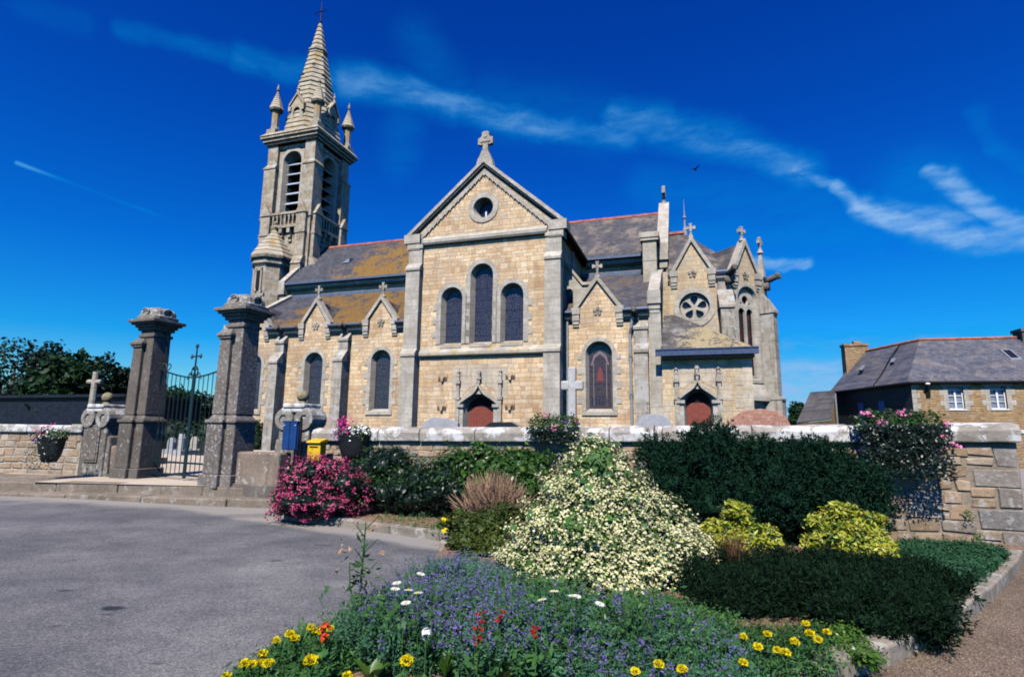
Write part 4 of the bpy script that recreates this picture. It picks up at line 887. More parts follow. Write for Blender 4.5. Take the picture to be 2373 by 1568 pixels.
def kerb(name, pts, label, w=.16, h=.13, seg=.9):
    mb = MB(); r_ = random.Random(3); pts = [Vector((a, c, 0)) for a, c in pts]
    for p, q in zip(pts[:-1], pts[1:]):
        L = (q - p).length; n = max(1, round(L / seg)); d = (q - p) / n; t = d.normalized(); nn = Vector((-t.y, t.x, 0)) * w
        for i in range(n):
            a = p + d * i + t * .006; c = p + d * (i + 1) - t * .006; hh = h + r_.uniform(-.008, .008)
            mb.hexa([a, c, c + nn, a + nn] and [(a.x, a.y, -.05), (c.x, c.y, -.05), (c.x + nn.x, c.y + nn.y, -.05), (a.x + nn.x, a.y + nn.y, -.05), (a.x, a.y, hh), (c.x, c.y, hh), (c.x + nn.x, c.y + nn.y, hh), (a.x + nn.x, a.y + nn.y, hh)])
    return tag(mb.build(name, KERBST, None, bevel=.02), label, 'kerb')
kerb('kerb', bedL + [(-.95, 7.9)], 'low stone kerb between the asphalt and the pink flowering bush')
kerb('kerb', rk[::-1], 'pale stone kerb between the dark low conifer and the brown gravel path', .19, .14, 1.1)
# ------------------------------------------------------------------ boundary wall
BWF = Frame((-4.25, 12.5), 19.9); BWL = 12.35
def btop(s): return 1.61 + .19 * s / BWL
MORTARD = stone('earthy_mortar', (.30, .24, .18), .35, bump=.8)
bw_ = thing('boundary_wall', 'long churchyard wall of tan rubble under a whitened rounded coping', 'wall', (-4.25, 12.5, 0), -R(19.9))
mb = MB(); mb.hexa([(0, .008, -.1), (BWL, .008, -.1), (BWL, .5, -.1), (0, .5, -.1), (0, .008, btop(0) - .27), (BWL, .008, btop(BWL) - .27), (BWL, .5, btop(BWL) - .27), (0, .5, btop(0) - .27)])
mb.box(BWL - .5, BWL, .5, 22, -.1, 1.5); mb.build('mortar_core', MORTARD, bw_)
r_ = random.Random(11); mb = MB(); z = .02; zt = 1.29
hs = []
while z < zt - .1: h_ = min(r_.uniform(.10, .22), zt - z); h_ = zt - z if zt - z - h_ < .1 else h_; hs.append((z, h_)); z += h_
def block(mb, x0, x1, z0, z1, mi=0, tilt=(0, 0)):
    g = .010; j = lambda a: r_.uniform(-a, a)
    lift = .19 * ((x0 + x1) / 2) / BWL * 1.0
    z0 += lift * (z0 / 1.3); z1 += lift * (z1 / 1.3)
    x0 += g + j(.008); x1 -= g + j(.008); z0 += g + j(.010); z1 -= g + j(.010); p = -r_.uniform(.0, .018); e = .014
    co = [(x0 + j(.022), z0 + j(.018)), (x1 + j(.022), z0 + j(.018)), (x1 + j(.022), z1 + j(.018)), (x0 + j(.022), z1 + j(.018))]
    cx, cz = (x0 + x1) / 2, (z0 + z1) / 2
    fr = [(a + (e if a < cx else -e), p + j(.006), c + (e if c < cz else -e)) for a, c in co]
    md = [(a, p + .02, c) for a, c in co]; bk = [(a, .05, c) for a, c in co]
    mb.add(fr + md + bk, [(0, 1, 2, 3), (4, 5, 1, 0), (5, 6, 2, 1), (6, 7, 3, 2), (7, 4, 0, 3), (8, 9, 5, 4), (9, 10, 6, 5), (10, 11, 7, 6), (11, 8, 4, 7)], mi)
for i, (z, h_) in enumerate(hs):
    x = 0.0
    while x < BWL - .65:
        w_ = min(r_.uniform(.18, .52), BWL - .6 - x)
        if w_ < .12: break
        if h_ > .2 and r_.random() < .25: block(mb, x, x + w_, z, z + h_ * .5, 0); block(mb, x, x + w_, z + h_ * .5, z + h_, 0)
        else: block(mb, x, x + w_, z, z + h_, 0 if r_.random() < .8 else 1)
        x += w_
q = [0, .24, .50, .76, 1.02, 1.29]
for i in range(5):
    w_ = .58 if i % 2 else .30; block(mb, BWL - w_, BWL, q[i], q[i + 1], 1)
    if w_ < .5: block(mb, BWL - .62, BWL - w_, q[i], (q[i] + q[i + 1]) / 2, 0); block(mb, BWL - .62, BWL - w_, (q[i] + q[i + 1]) / 2, q[i + 1], 0)
mb.build('stonework', [WALLST, GREYBL], bw_)
mb = MB(); x = -.08
while x < BWL - .1:
    w_ = min(r_.uniform(.9, 1.7), BWL + .04 - x); t0, t1 = btop(x), btop(x + w_); dz = r_.uniform(-.008, .008)
    pr = [(-.09, -.27), (-.11, -.10), (-.06, -.02), (.10, .012), (.30, .012), (.52, -.04), (.58, -.10), (.58, -.27)]
    k = len(pr); xs = [x + .006, x + w_ * .33, x + w_ * .66, x + w_ - .006]
    vs = []
    for xi, xx in enumerate(xs):
        for a, c in pr: vs.append((xx, a + r_.uniform(-.01, .01), t0 + (t1 - t0) * (xx - x) / w_ + c + dz + (0 if c < -.2 else r_.uniform(-.012, .010))))
    fs = [(j * k + i, j * k + (i + 1) % k, (j + 1) * k + (i + 1) % k, (j + 1) * k + i) for j in range(3) for i in range(k)] + [tuple(range(k - 1, -1, -1)), tuple(3 * k + i for i in range(k))]
    mb.add(vs, fs); x += w_
mb.build('coping', COPE, bw_, bevel=.02)
# ------------------------------------------------------------------ gate pillars
PYAW = -R(20)
def pillar(loc, label, mat1, mat2):
    t = thing('gate_pillar', label, 'gate pillar', loc, PYAW, 'gate pillars')
    def pc(name, fn, mat, bev=.015):
        mb = MB(); fn(mb); return mb.build(name, mat, t, bevel=bev)
    def tap(mb, x0, x1, y0, y1, z0, z1, d): mb.hexa([(x0 - d, y0 - d, z0), (x1 + d, y0 - d, z0), (x1 + d, y1 + d, z0), (x0 - d, y1 + d, z0), (x0, y0, z1), (x1, y0, z1), (x1, y1, z1), (x0, y1, z1)])
    def sh(mb):
        tap(mb, -.24, .26, -.24, .26, 1.62, 3.88, .025); tap(mb, -.34, -.02, -.335, -.18, 1.62, 3.45, .02)
        tap(mb, -.24, .26, -.24, .26, 1.50, 1.62, .07); tap(mb, -.34, -.02, -.335, -.18, 1.50, 1.62, .065)
    pc('shaft', sh, mat1)
    def pl(mb):
        mb.box(-.32, .33, -.31, .33, .25, 1.42); mb.box(-.42, .05, -.41, -.15, .25, 1.42); mb.box(-.38, .39, -.37, .39, -.05, .25); mb.box(-.47, .10, -.47, -.15, -.05, .25)
        mb.box(-.36, .37, -.35, .37, 1.42, 1.50); mb.box(-.46, .09, -.45, -.15, 1.42, 1.50)
    pc('pedestal', pl, mat1, .02)
    def cp(mb):
        mb.box(-.28, .30, -.28, .30, 3.70, 3.78); mb.box(-.30, .32, -.30, .32, 3.88, 3.96); mb.box(-.35, .37, -.35, .37, 3.96, 4.03); mb.box(-.42, .44, -.42, .44, 4.03, 4.09); mb.box(-.48, .50, -.48, .50, 4.09, 4.17)
        mb.box(-.38, .02, -.375, -.18, 3.42, 3.48); mb.box(-.41, .05, -.405, -.18, 3.48, 3.55); mb.hexa([(-.38, -.37, 3.55), (.02, -.37, 3.55), (.02, -.2, 3.55), (-.38, -.2, 3.55), (-.34, -.30, 3.66), (-.02, -.30, 3.66), (-.02, -.2, 3.66), (-.34, -.2, 3.66)])
    pc('capital', cp, mat1, .012)
    def bo(mb):   # rounded top stone with a carved hollow on each side
        prof = [(.40, 4.17), (.41, 4.27), (.36, 4.30), (.34, 4.42), (.27, 4.50), (.12, 4.54), (.02, 4.545)]
        k = 16; vs = []
        for r_0, z in prof:
            for i in range(k):
                a = 2 * math.pi * i / k; c_, s_ = math.cos(a), math.sin(a); e = .45
                vs.append((r_0 * math.copysign(abs(c_) ** e, c_) + .01, r_0 * math.copysign(abs(s_) ** e, s_) + .01, z))
        fs = [(j * k + i, j * k + (i + 1) % k, (j + 1) * k + (i + 1) % k, (j + 1) * k + i) for j in range(len(prof) - 1) for i in range(k)] + [tuple((len(prof) - 1) * k + i for i in range(k))]
        mb.add(vs, fs)
        for y in (-.36, .38): mb.tube([(.0 + .12 * math.cos(q * .6), y, 4.37 + .10 * math.sin(q * .6)) for q in range(11)], .03, 6)
        mb.tube([(.37, .0 + .13 * math.cos(q * .6), 4.36 + .11 * math.sin(q * .6)) for q in range(11)], .035, 6)
    pc('crown_stone', bo, mat2, .01)
    t.scale = (.945, .945, .945)
    return t
P2 = Vector((-6.22, 12.79, ZP)); P1 = Vector((-9.24, 14.36, ZP))
WEATHP = stone('speckled_granite', (.20, .17, .145), .45, lich=(.40, .39, .36), lich_amt=.55, lscale=14.0, bump=.6, lich2=(.24, .22, .19))
pillar(P1, 'dark weathered granite gate pillar standing left of the iron gate', WEATH, CROWN)
pillar(P2, 'lichen spotted granite gate pillar standing between the iron gate and the blue panel', WEATHP, CROWN)
# ------------------------------------------------------------------ iron gate
gd = (P2 - P1); GL = gd.length; grz = math.atan2(gd.y, gd.x); gdn = gd.normalized()
gate = thing('iron_gate', 'tall green painted wrought iron double gate with a cross on top', 'gate', P1 + Vector((-.02, .12, 0)), grz)
xa, xb = .30, GL - .30; xm = (xa + xb) / 2
def gtop(x): t = abs(x - xm) / (xm - xa); return 2.44 + .26 * t ** 1.6
for s_, (a, c) in (('l', (xa, xm - .03)), ('r', (xm + .03, xb))):
    leaf = MB(); n = 8
    leaf.tube([(a, 0, .06), (a, 0, gtop(a) + .0)], .028, 6); leaf.tube([(c, 0, .06), (c, 0, gtop(c))], .026, 6)
    for z in (.12, .40): leaf.box(a, c, -.018, .018, z - .022, z + .022)
    leaf.tube([(a + (c - a) * i / 10, 0, gtop(a + (c - a) * i / 10)) for i in range(11)], .020, 6)
    lf = leaf.build('gate_leaf', IRON, gate)
    bars = MB()
    for i in range(1, n):
        x = a + (c - a) * i / n; bars.tube([(x, 0, .10), (x, 0, gtop(x))], .0105, 5)
        bars.lathe([(.012, 1.06), (.022, 1.10), (.012, 1.16), (.012, 1.2)], x, 0, 5)
    bars.build('bars', IRON, lf)
    sc = MB(); e = a if s_ == 'l' else c; dr = 1 if s_ == 'l' else -1; z0 = gtop(e)
    pts = []
    for i in range(25):
        t = i / 24; pts.append((e + dr * (.05 + .10 * math.sin(t * 3.4)), 0, z0 + .85 * t))
    for i in range(9): th = i * .6; rr = .09 * (1 - i / 12); pts.append((e + dr * (.03 - rr * math.sin(th)), 0, z0 + .85 + rr * (1 - math.cos(th)) - .02))
    sc.tube(pts, .016, 5)
    pts = [(e + dr * (.14 + .22 * t), 0, z0 + .10 - .10 * t + .06 * math.sin(t * 6)) for t in np.linspace(0, 1, 12)]
    pts += [(e + dr * (.36 + .06 * math.sin(q)), 0, z0 + .06 - .06 * math.cos(q)) for q in np.linspace(.3, 4, 8)]
    sc.tube(pts, .013, 5); sc.build('scroll', IRON, lf)
cr = MB(); zc = gtop(xm)
cr.tube([(xm, 0, .05), (xm, 0, zc + .1)], .035, 8); cr.tube([(xm, 0, zc), (xm, 0, zc + .80)], [.026, .018], 6); cr.tube([(xm - .17, 0, zc + .52), (xm + .17, 0, zc + .52)], .018, 6)
for dx, dz in ((0, .80), (-.17, .52), (.17, .52)): 
    cr.ball((xm + dx, 0, zc + dz), .035, 7)
    for q in (-1, 1): cr.ball((xm + dx + (q * .035 if dx == 0 else 0), 0, zc + dz - (.045 if dx == 0 else -q * .035)), .024, 6)
for q in (-1, 1):
    cr.tube([(xm + q * (.03 + .09 * math.sin(t)), 0, zc + .03 + .13 * (1 - math.cos(t)) * .9) for t in np.linspace(0, 4.4, 12)], .016, 5)
    cr.tube([(xm + q * (.12 + .16 * t), 0, zc + .04 + .08 * math.sin(t * 5)) for t in np.linspace(0, 1, 9)], .014, 5)
cr.build('cross', IRON, gate)
# ------------------------------------------------------------------ low walls and scroll piers beside the gate
def low_wall(loc, x0, x1, h, label, rz=PYAW):
    t = thing('low_wall', label, 'wall', loc, rz); mb = MB(); mb.box(x0, x1, -.2, .18, -.4, h); mb.build('wall_body', WEATHL2, t, bevel=.04)
    mb = MB(); mb.box(x0 - .02, x1 + .02, -.26, .2, -.4, .06); mb.build('plinth', WEATH, t, bevel=.02); return t
WEATHL2 = stone('stained_low_wall', (.26, .20, .15), .4, lich=(.44, .41, .37), lich_amt=.5, lscale=4.0, streak=.6, bump=.6, lich2=(.46, .44, .41))
low_wall(P2 + Vector((0, 0, 0)), .34, 1.50, .73, 'low weathered stone wall under the blue panel')
low_wall(P1, -1.35, -.36, .76, 'low stained stone wall on the left flank of the gate')
def scroll_pier(loc, rz, label, bm=None):
    t = thing('scroll_pier', label, 'pier', loc, rz, 'scroll piers beside the gate')
    mb = MB(); mb.box(-.42, .42, -.22, .24, -.45, 1.28); mb.prism([(-.42, 1.28), (-.36, 1.56), (-.2, 1.72), (.2, 1.72), (.36, 1.56), (.42, 1.28)], -.20, .22)
    mb.hexa([(-.6 , -.20, -.4), (-.42, -.2, -.4), (-.42, .2, -.4), (-.6, .2, -.4), (-.52, -.18, 1.0), (-.42, -.18, 1.0), (-.42, .18, 1.0), (-.52, .18, 1.0)])
    mb.hexa([(.42, -.20, -.4), (.6, -.2, -.4), (.6, .2, -.4), (.42, .2, -.4), (.42, -.18, 1.0), (.52, -.18, 1.0), (.52, .18, 1.0), (.42, .18, 1.0)])
    mb.build('pier_body', bm or CROWN, t, bevel=.03)
    mb = MB(); mb.box(-.30, .30, -.30, .30, 1.70, 1.80); mb.box(-.36, .36, -.27, .27, 1.60, 1.70); mb.build('cap_slab', COPE, t, bevel=.03)
    for s_ in (-1, 1):
        mb = MB(); pr = [(.25 * math.cos(q) + s_ * .27, .25 * math.sin(q) + 1.45) for q in np.linspace(0, 2 * math.pi, 17)[:-1]]
        hole = [(.11 * math.cos(q) + s_ * .29, .12 * math.sin(q) + 1.42) for q in np.linspace(0, 2 * math.pi, 13)[:-1]]
        mb.prism(pr, -.265, .255, holes=[hole]); mb.prism(hole, -.235, .2, mi=0); mb.lathe([(.05, -.27), (.05, .2)], 0, 0, 8) if False else None
        mb.build('volute', CROWN, t, bevel=.015)
    mb = MB(); mb.box(-.24, .24, -.255, -.2, .35, 1.2); mb.prism(arch(0, .2, .4, 1.15, 8), -.275, -.25); mb.build('panel', WEATHP, t)
    mb = MB(); mb.ball((0, 0, 1.98), .135, 12); mb.lathe([(.13, 1.78), (.08, 1.86)], 0, 0, 10); mb.build('ball', plain('mossy_stone_ball', (.24, .20, .12), .95, var=.5, scale=9, bump=.8), t, smooth=True)
    return t
WEATHD = stone('dark_lichened_pier', (.20, .175, .15), .5, lich=(.40, .39, .36), lich_amt=.6, lscale=7.0, bump=.7, lich2=(.09, .08, .07))
scroll_pier((-4.80, 12.98, ZP), -R(20), 'grey carved stone pier with volutes and a ball on top beside the yellow box')
scroll_pier((-10.55, 14.75, ZP), -R(20), 'white lichened stone pier with volutes and a ball behind the left flower basket', WEATHD)
# wall and cross at far left
lw = thing('boundary_wall', 'short stretch of tan churchyard wall behind the left flower basket', 'wall', (-19.8, 16.9, 0), -R(14))
mb = MB(); mb.box(0, 9, .008, .45, -.1, 1.42); mb.build('mortar_core', MORTAR, lw)
mb = MB(); z = .0
while z < 1.38:
    h_ = min(r_.uniform(.12, .22), 1.42 - z); x = 0.0
    while x < 8.85: w_ = min(r_.uniform(.18, .5), 9 - x); block(mb, x, x + w_, z, z + h_, 0); x += w_
    z += h_
mb.build('stonework', WALLST, lw)
mb = MB(); x = 0
while x < 9: mb.box(x + .005, min(x + 1.2, 9.05) - .005, -.08, .52, 1.42 + r_.uniform(-.01, .01), 1.62 + r_.uniform(-.015, .015)); x += 1.2
mb.build('coping', COPE, lw, bevel=.04)
# blue panel on an iron post, yellow letter box
c_ = PD(673, 1009, 12.25)
bp = thing('blue_panel', 'dark blue double leaf panel box fixed on the low wall beside the carved pier', 'notice panel', (c_[0], c_[1], c_[2]), -R(12))
BLUE = plain('blue_enamel', (.008, .045, .16), .4, spec=.4)
mb = MB(); mb.box(-.165, -.004, -.05, .05, -.29, .29); mb.box(.004, .165, -.05, .05, -.29, .29); mb.build('panel_door', BLUE, bp, bevel=.012)
mb = MB(); mb.box(-.18, .18, .0, .075, -.30, .305); mb.box(-.19, .19, -.06, .08, .29, .315); mb.build('casing', BLUE, bp, bevel=.01)
mb = MB(); [mb.ball((x, -.055, .22), .014, 6) for x in (-.13, .13)]; mb.build('screw', WHITEP, bp)
mb = MB(); mb.tube([(.215, .05, -1.1), (.215, .05, .38)], .02, 8); mb.build('post', IRONBK, bp)
c_ = PD(733, 1050, 12.0)
yb = thing('letter_box', 'yellow metal letter box partly hidden by the pink flowering bush', 'letter box', (c_[0], c_[1], c_[2]), -R(14))
YEL = plain('yellow_enamel', (.72, .43, .02), .45, var=.1)
mb = MB(); mb.box(-.15, .15, -.11, .12, -.29, .22); mb.build('box_body', YEL, yb, bevel=.015)
mb = MB(); mb.hexa([(-.165, -.16, .22), (.165, -.16, .22), (.165, .13, .22), (-.165, .13, .22), (-.16, -.14, .255), (.16, -.14, .255), (.16, .13, .31), (-.16, .13, .31)]); mb.build('box_lid', YEL, yb, bevel=.01)
mb = MB(); mb.box(-.10, .10, -.114, -.108, .12, .15, 0); mb.build('slot', DARK, yb)
mb = MB(); mb.box(-.11, .11, -.116, -.109, -.2, .05); mb.build('box_door', plain('yellow_door', (.62, .36, .02), .5), yb)
mb = MB(); mb.box(-.05, .05, -.03, .05, -1.2, -.29); mb.build('post', IRONBK, yb)
# ------------------------------------------------------------------ graves behind the wall
GREYG = stone('grey_polished_granite', (.34, .34, .36), .12, bump=.05); BLKG = plain('black_marble', (.016, .018, .02), .3, spec=.5, var=.1)
PINKG = stone('pink_granite', (.42, .21, .15), .35, lich=(.5, .3, .24), lich_amt=.7, lscale=7.0, bump=1.4, lich2=(.18, .10, .08))
def grave(name, label, px, dist, pts, mat, thick=.16, mat2=None, cat='gravestone', grp='gravestones behind the wall'):
    c_ = PD(px, 985, dist); t = thing(name, label, cat, (c_[0], c_[1], ZP), -R(18), grp)
    mb = MB(); mb.prism(pts, -thick / 2, thick / 2); mb.build('headstone', mat, t, bevel=.015)
    mb = MB(); w_ = max(p[0] for p in pts) + .1; mb.box(-w_, w_, -.18, 1.9, -.1, .22); mb.build('grave_slab', mat2 or mat, t, bevel=.015); return t
grave('gravestone', 'pale grey gravestone with an angular top below the transept wall', 1020, 17.5, [(-.62, .2), (-.62, 1.42), (-.50, 1.50), (-.3, 1.62), (-.12, 1.64), (.3, 1.60), (.62, 1.48), (.62, .2)], GREYG)
grave('gravestone', 'black polished gravestone with a trapezium top before the left red door', 1167, 16.5, [(-.62, .2), (-.62, 1.34), (-.38, 1.50), (.30, 1.50), (.62, 1.34), (.62, .2)], BLKG)
grave('gravestone', 'pale grey round topped gravestone left of the dark tall conifer', 1515, 16.5, [(-.52, .2), (-.52, 1.5)] + [(.46 * -math.cos(q), 1.55 + .24 * math.sin(q)) for q in np.linspace(0, math.pi, 9)] + [(.52, 1.5), (.52, .2)], GREYG)
grave('gravestone', 'broad rough pink granite gravestone at the right end of the church', 1757, 14.0, [(-.68, .2), (-.70, 1.40), (-.62, 1.62), (-.38, 1.80), (.05, 1.86), (.42, 1.80), (.62, 1.66), (.72, 1.42), (.70, .2)], PINKG, .3)
c_ = PD(1326, 985, 18.0); t = thing('grave_cross', 'tall pale stone cross on a curved block before the right buttress', 'grave cross', (c_[0], c_[1], ZP), -R(18))
mb = MB(); z0 = 1.5; mb.box(-.13, .13, -.11, .11, z0, 3.30); mb.box(-.36, .36, -.10, .10, 2.56, 2.86); mb.build('cross_shaft', stone('pale_cross_stone', (.46, .45, .43), .2, lich=(.33, .31, .27), lich_amt=.4, lscale=6.0), t, bevel=.05)
mb = MB(); mb.prism([(-.40, -.1), (-.38, 1.3), (-.26, 1.46), (.26, 1.46), (.38, 1.3), (.40, -.1)], -.26, .26); mb.box(-.22, .22, -.2, .2, 1.44, 1.56); mb.build('cross_base', MATS['pale_cross_stone'], t, bevel=.04)
c_ = PD(213, 935, 19.0); t = thing('grave_cross', 'slender weathered stone cross rising behind the left scroll pier', 'grave cross', (c_[0], c_[1], ZP), -R(10))
mb = MB(); mb.tube([(0, 0, 0), (0, 0, 3.06)], [.12, .085], 8); mb.tube([(-.27, 0, 2.72), (.27, 0, 2.72)], .075, 8); mb.build('cross_shaft', GRANB, t); mb = MB(); mb.box(-.35, .35, -.3, .3, 0, 1.3); mb.build('cross_base', GRAN, t)
c_ = PD(255, 1000, 19.0); grave('gravestone', 'small pinkish gravestone left of the left gate pillar', 257, 18.0, [(-.22, .2), (-.22, 1.1), (0, 1.3), (.22, 1.1), (.22, .2)], PINKG)
for i, (px, d, h_, w_, mt, lab) in enumerate(((402, 27, .75, .2, GREYG, 'leftmost of the small gravestones seen through the gate bars'), (424, 26, .95, .17, plain('white_marble', (.42, .41, .39), .5), 'white tall gravestone seen through the gate bars'), (455, 28, .8, .22, GRAN, 'grey gravestone seen through the right gate leaf'), (478, 26, .65, .2, BLKG, 'black small gravestone seen through the right gate leaf'))):
    grave('gravestone', lab, px, d, [(-w_, .1), (-w_, h_ - .2), (-w_ * .6, h_), (w_ * .6, h_), (w_, h_ - .2), (w_, .1)], mt, .14)
fl_ = MB(); c_ = PD(456, 1010, 24.0)
# ------------------------------------------------------------------ house on the right
HO = PD(2110, 885, 42.0); HYAW = 14.0; HF = Frame((HO[0], HO[1]), HYAW)
house = thing('house', 'long rubble stone house with a grey slate roof and red ridge tiles', 'house', (HO[0], HO[1], 0), -R(HYAW))
ez = 5.55
def inv(p): # world to house local
    d = np.array([p[0], p[1], p[2]]) - HF.o; return (float(d @ HF.u), float(d @ HF.v), float(p[2]))
wins = [HF.at(2215, 922), HF.at(2313, 921)]
mb = MB(); hl = [[(a - .5, c - .82), (a - .5, c + .82), (a + .5, c + .82), (a + .5, c - .82)] for a, c in wins]
mb.prism([(0, 0), (16, 0), (16, ez), (0, ez)], 0, .5, holes=hl); 
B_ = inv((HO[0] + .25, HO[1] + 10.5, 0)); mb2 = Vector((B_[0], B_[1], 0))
mbw = MB(); mbw.add([(0, 0, 0), (B_[0], B_[1], 0), (B_[0], B_[1], ez), (0, 0, ez)], [(0, 1, 2, 3)]); mbw.build('shade_painted_wall', slate('wing_wall_shade', col=(.022, .024, .030)), house, fix=False)  # wing wall coloured near black to paint in the shade under its eaves
tq = inv(PD(1990, 820, 53.0)); R2 = Vector((tq[0], B_[1] + .6, 9.25)); B2 = Vector((2 * R2[0] - B_[0], B_[1] + 1.2, ez))
mb.build('front_wall', HOUSEST, house); mb = MB(); mb.add([(B_[0], B_[1], 0), (B2.x, B2.y, 0), (B2.x, B2.y, ez), (R2.x, R2.y, 9.2), (B_[0], B_[1], ez)], [(0, 1, 2, 3, 4)])
mb.build('gable_wall', HOUSEST, house, fix=False)
R1 = Vector(inv(PD(2130, 792, 46.0))); R1.z = 9.35; RC_ = Vector((17, R1.y, 9.35))
mb = MB(); ov = .35
E0 = (-ov, -ov, ez - .05); E1 = (16.5, -ov, ez - .05); EB = (B_[0] - ov, B_[1] + .3, ez - .05)
up = lambda p, d=.12: (p[0], p[1], p[2] + d)
for poly in ([E0, E1, RC_, R1], [EB, E0, R1, R2]): mb.add(poly + [up(p) for p in poly], [(0, 3, 2, 1), (4, 5, 6, 7), (0, 1, 5, 4), (1, 2, 6, 5), (2, 3, 7, 6), (3, 0, 4, 7)])
mb.add([(R1.x, R1.y, R1.z), (17, R1.y, 9.35), (17, R1.y + 4, ez), (R1.x + 2, R1.y + 4, ez)], [(0, 1, 2, 3)]); mb.add([R2, R1, (R1.x + 4, R1.y + 2, ez), (B2.x, B2.y, ez)], [(0, 1, 2, 3)])
mb.build('roof', SLATEH, house)
mb = MB(); mb.tube([R2 + Vector((0, 0, .14)), R1 + Vector((0, 0, .16)), RC_ + Vector((0, 0, .16))], .13, 6); mb.build('ridge_tiles', plain('ridge_orange', (.40, .12, .05), .85, var=.4, scale=2), house)
mb = MB(); mb.tube([(E0[0], E0[1] + .0, ez), (16.5, -ov, ez)], .09, 8); mb.tube([(EB[0], EB[1], ez), E0], .09, 8); mb.build('gutter', IRONBK, house)
for i, (a, c) in enumerate(wins):
    mb = MB(); W_, H_ = .5, .82
    mb.box(a - W_, a - W_ + .07, .16, .24, c - H_, c + H_); mb.box(a + W_ - .07, a + W_, .16, .24, c - H_, c + H_); mb.box(a - .06, a + .06, .15, .25, c - H_, c + H_ - .25); mb.box(a - W_, a + W_, .16, .24, c - H_, c - H_ + .09); mb.box(a - W_, a + W_, .16, .24, c + H_ - .27, c + H_ - .2)
    for z in (c - .28, c + .16): mb.box(a - W_, a + W_, .17, .23, z - .02, z + .02)
    mb.box(a - W_ - .06, a + W_ + .06, -.06, .2, c - H_ - .07, c - H_ + .02)
    wf = mb.build('window', WHITEP, house); mb = MB(); mb.box(a - W_, a + W_, .25, .28, c - H_, c + H_); mb.build('pane', plain('curtained_pane', (.22, .25, .32), .3, spec=.5), wf)
    mb = MB()
    for j in range(5):
        z0 = c - H_ - .1 + j * .38; w_ = .55 if j % 2 else .3
        for s_ in (-1, 1): x0, x1 = sorted((a + s_ * W_, a + s_ * (W_ + w_))); mb.box(x0, x1, -.02, .16, z0, min(z0 + .37, c + H_ + .02))
    mb.box(a - W_ - .45, a + W_ + .45, -.025, .16, c + H_ + .02, c + H_ + .35); mb.build('stone_surround', GRAN, house)
mb = MB()
for j in range(14):
    w_ = .5 if j % 2 else .28; mb.box(-.02, w_, -.025, .02, j * .4, j * .4 + .39)
mb.build('quoins', GRAN, house)
mb = MB(); q = HF.at(2148, 905); mb.box(q[0] - .14, q[0] + .14, -.12, -.01, q[1] - .45, q[1] + .25); mb.tube([(q[0], -.08, q[1] + .2), (q[0], -.08, ez - .1)], .03, 5); mb.build('meter_box', IRONBK, house)
mb = MB(); ch_ = Vector((R2.x - .55, R2.y, 0)); mb.box(ch_.x - 1.0, ch_.x + .95, ch_.y - .6, ch_.y + .5, 7.2, 10.05); mb.box(ch_.x - 1.08, ch_.x + 1.03, ch_.y - .68, ch_.y + .58, 9.9, 10.12); mb.box(ch_.x - .1, ch_.x + .5, ch_.y - .3, ch_.y + .2, 10.1, 10.4); mb.build('chimney', HOUSEST, house)
mb = MB(); c_ = HF.at(2366, 770, 5.0); mb.box(c_[0] - .4, c_[0] + 1.8, 4.2, 5.4, 8.6, 10.1); mb.box(c_[0] - .5, c_[0] + 1.9, 4.1, 5.5, 9.9, 10.15); mb.box(c_[0] + .6, c_[0] + 1.2, 4.5, 5.0, 10.1, 10.5); mb.build('chimney', WEATH, house)
def on_roof(px, py, v): a, z = HF.at(px, py, v); return a, v, z
def skyl(px, py, frac, w_=.35, l_=.6):
    sl = (9.35 - ez) / (R1.y + ov); v = (R1.y + ov) * frac - ov; a, z = HF.at(px, py, v); z = ez + sl * (v + ov) + .1
    mb = MB(); mb.hexa([(a - w_, v - l_, z - sl * l_), (a + w_, v - l_, z - sl * l_), (a + w_, v + l_, z + sl * l_), (a - w_, v + l_, z + sl * l_), (a - w_, v - l_, z - sl * l_ + .08), (a + w_, v - l_, z - sl * l_ + .08), (a + w_, v + l_, z + sl * l_ + .08), (a - w_, v + l_, z + sl * l_ + .08)])
    o = mb.build('skylight', LEAD, house); mb = MB(); mb.hexa([(a - w_ + .1, v - l_ + .1, z - sl * (l_ - .1) + .02), (a + w_ - .1, v - l_ + .1, z - sl * (l_ - .1) + .02), (a + w_ - .1, v + l_ - .1, z + sl * (l_ - .1) + .02), (a - w_ + .1, v + l_ - .1, z + sl * (l_ - .1) + .02)] + [(a - w_ + .1, v - l_ + .1, z - sl * (l_ - .1) + .1), (a + w_ - .1, v - l_ + .1, z - sl * (l_ - .1) + .1), (a + w_ - .1, v + l_ - .1, z + sl * (l_ - .1) + .1), (a - w_ + .1, v + l_ - .1, z + sl * (l_ - .1) + .1)]); mb.build('pane', GLASSD, o)
skyl(2342, 826, .58)
EBv, E0v = Vector(EB), Vector(E0)
for ta, tb in ((.72, .5), (.28, .55)):
    p = EBv.lerp(E0v, 1 - ta); q = R2.lerp(R1, 1 - ta); c_ = p.lerp(q, tb) + Vector((0, 0, .16)); d_ = (q - p).normalized(); e_ = (E0v - EBv).normalized()
    mb = MB(); P = [c_ - d_ * .3 - e_ * .25, c_ - d_ * .3 + e_ * .25, c_ + d_ * .3 + e_ * .25, c_ + d_ * .3 - e_ * .25]; mb.hexa(P + [x + Vector((-.05, -.05, .1)) for x in P]); mb.build('skylight', LEAD, house)
cb = []
for t_ in np.linspace(0, 1, 14):
    p = EBv.lerp(E0v, .62); q = R2.lerp(R1, .70); w_ = p.lerp(q, t_) + Vector((.06 * math.sin(t_ * 7), 0, .17)); cb.append(w_)
mb = MB(); mb.tube(cb, .05, 5); mb.build('roof_cable', IRONBK, house)
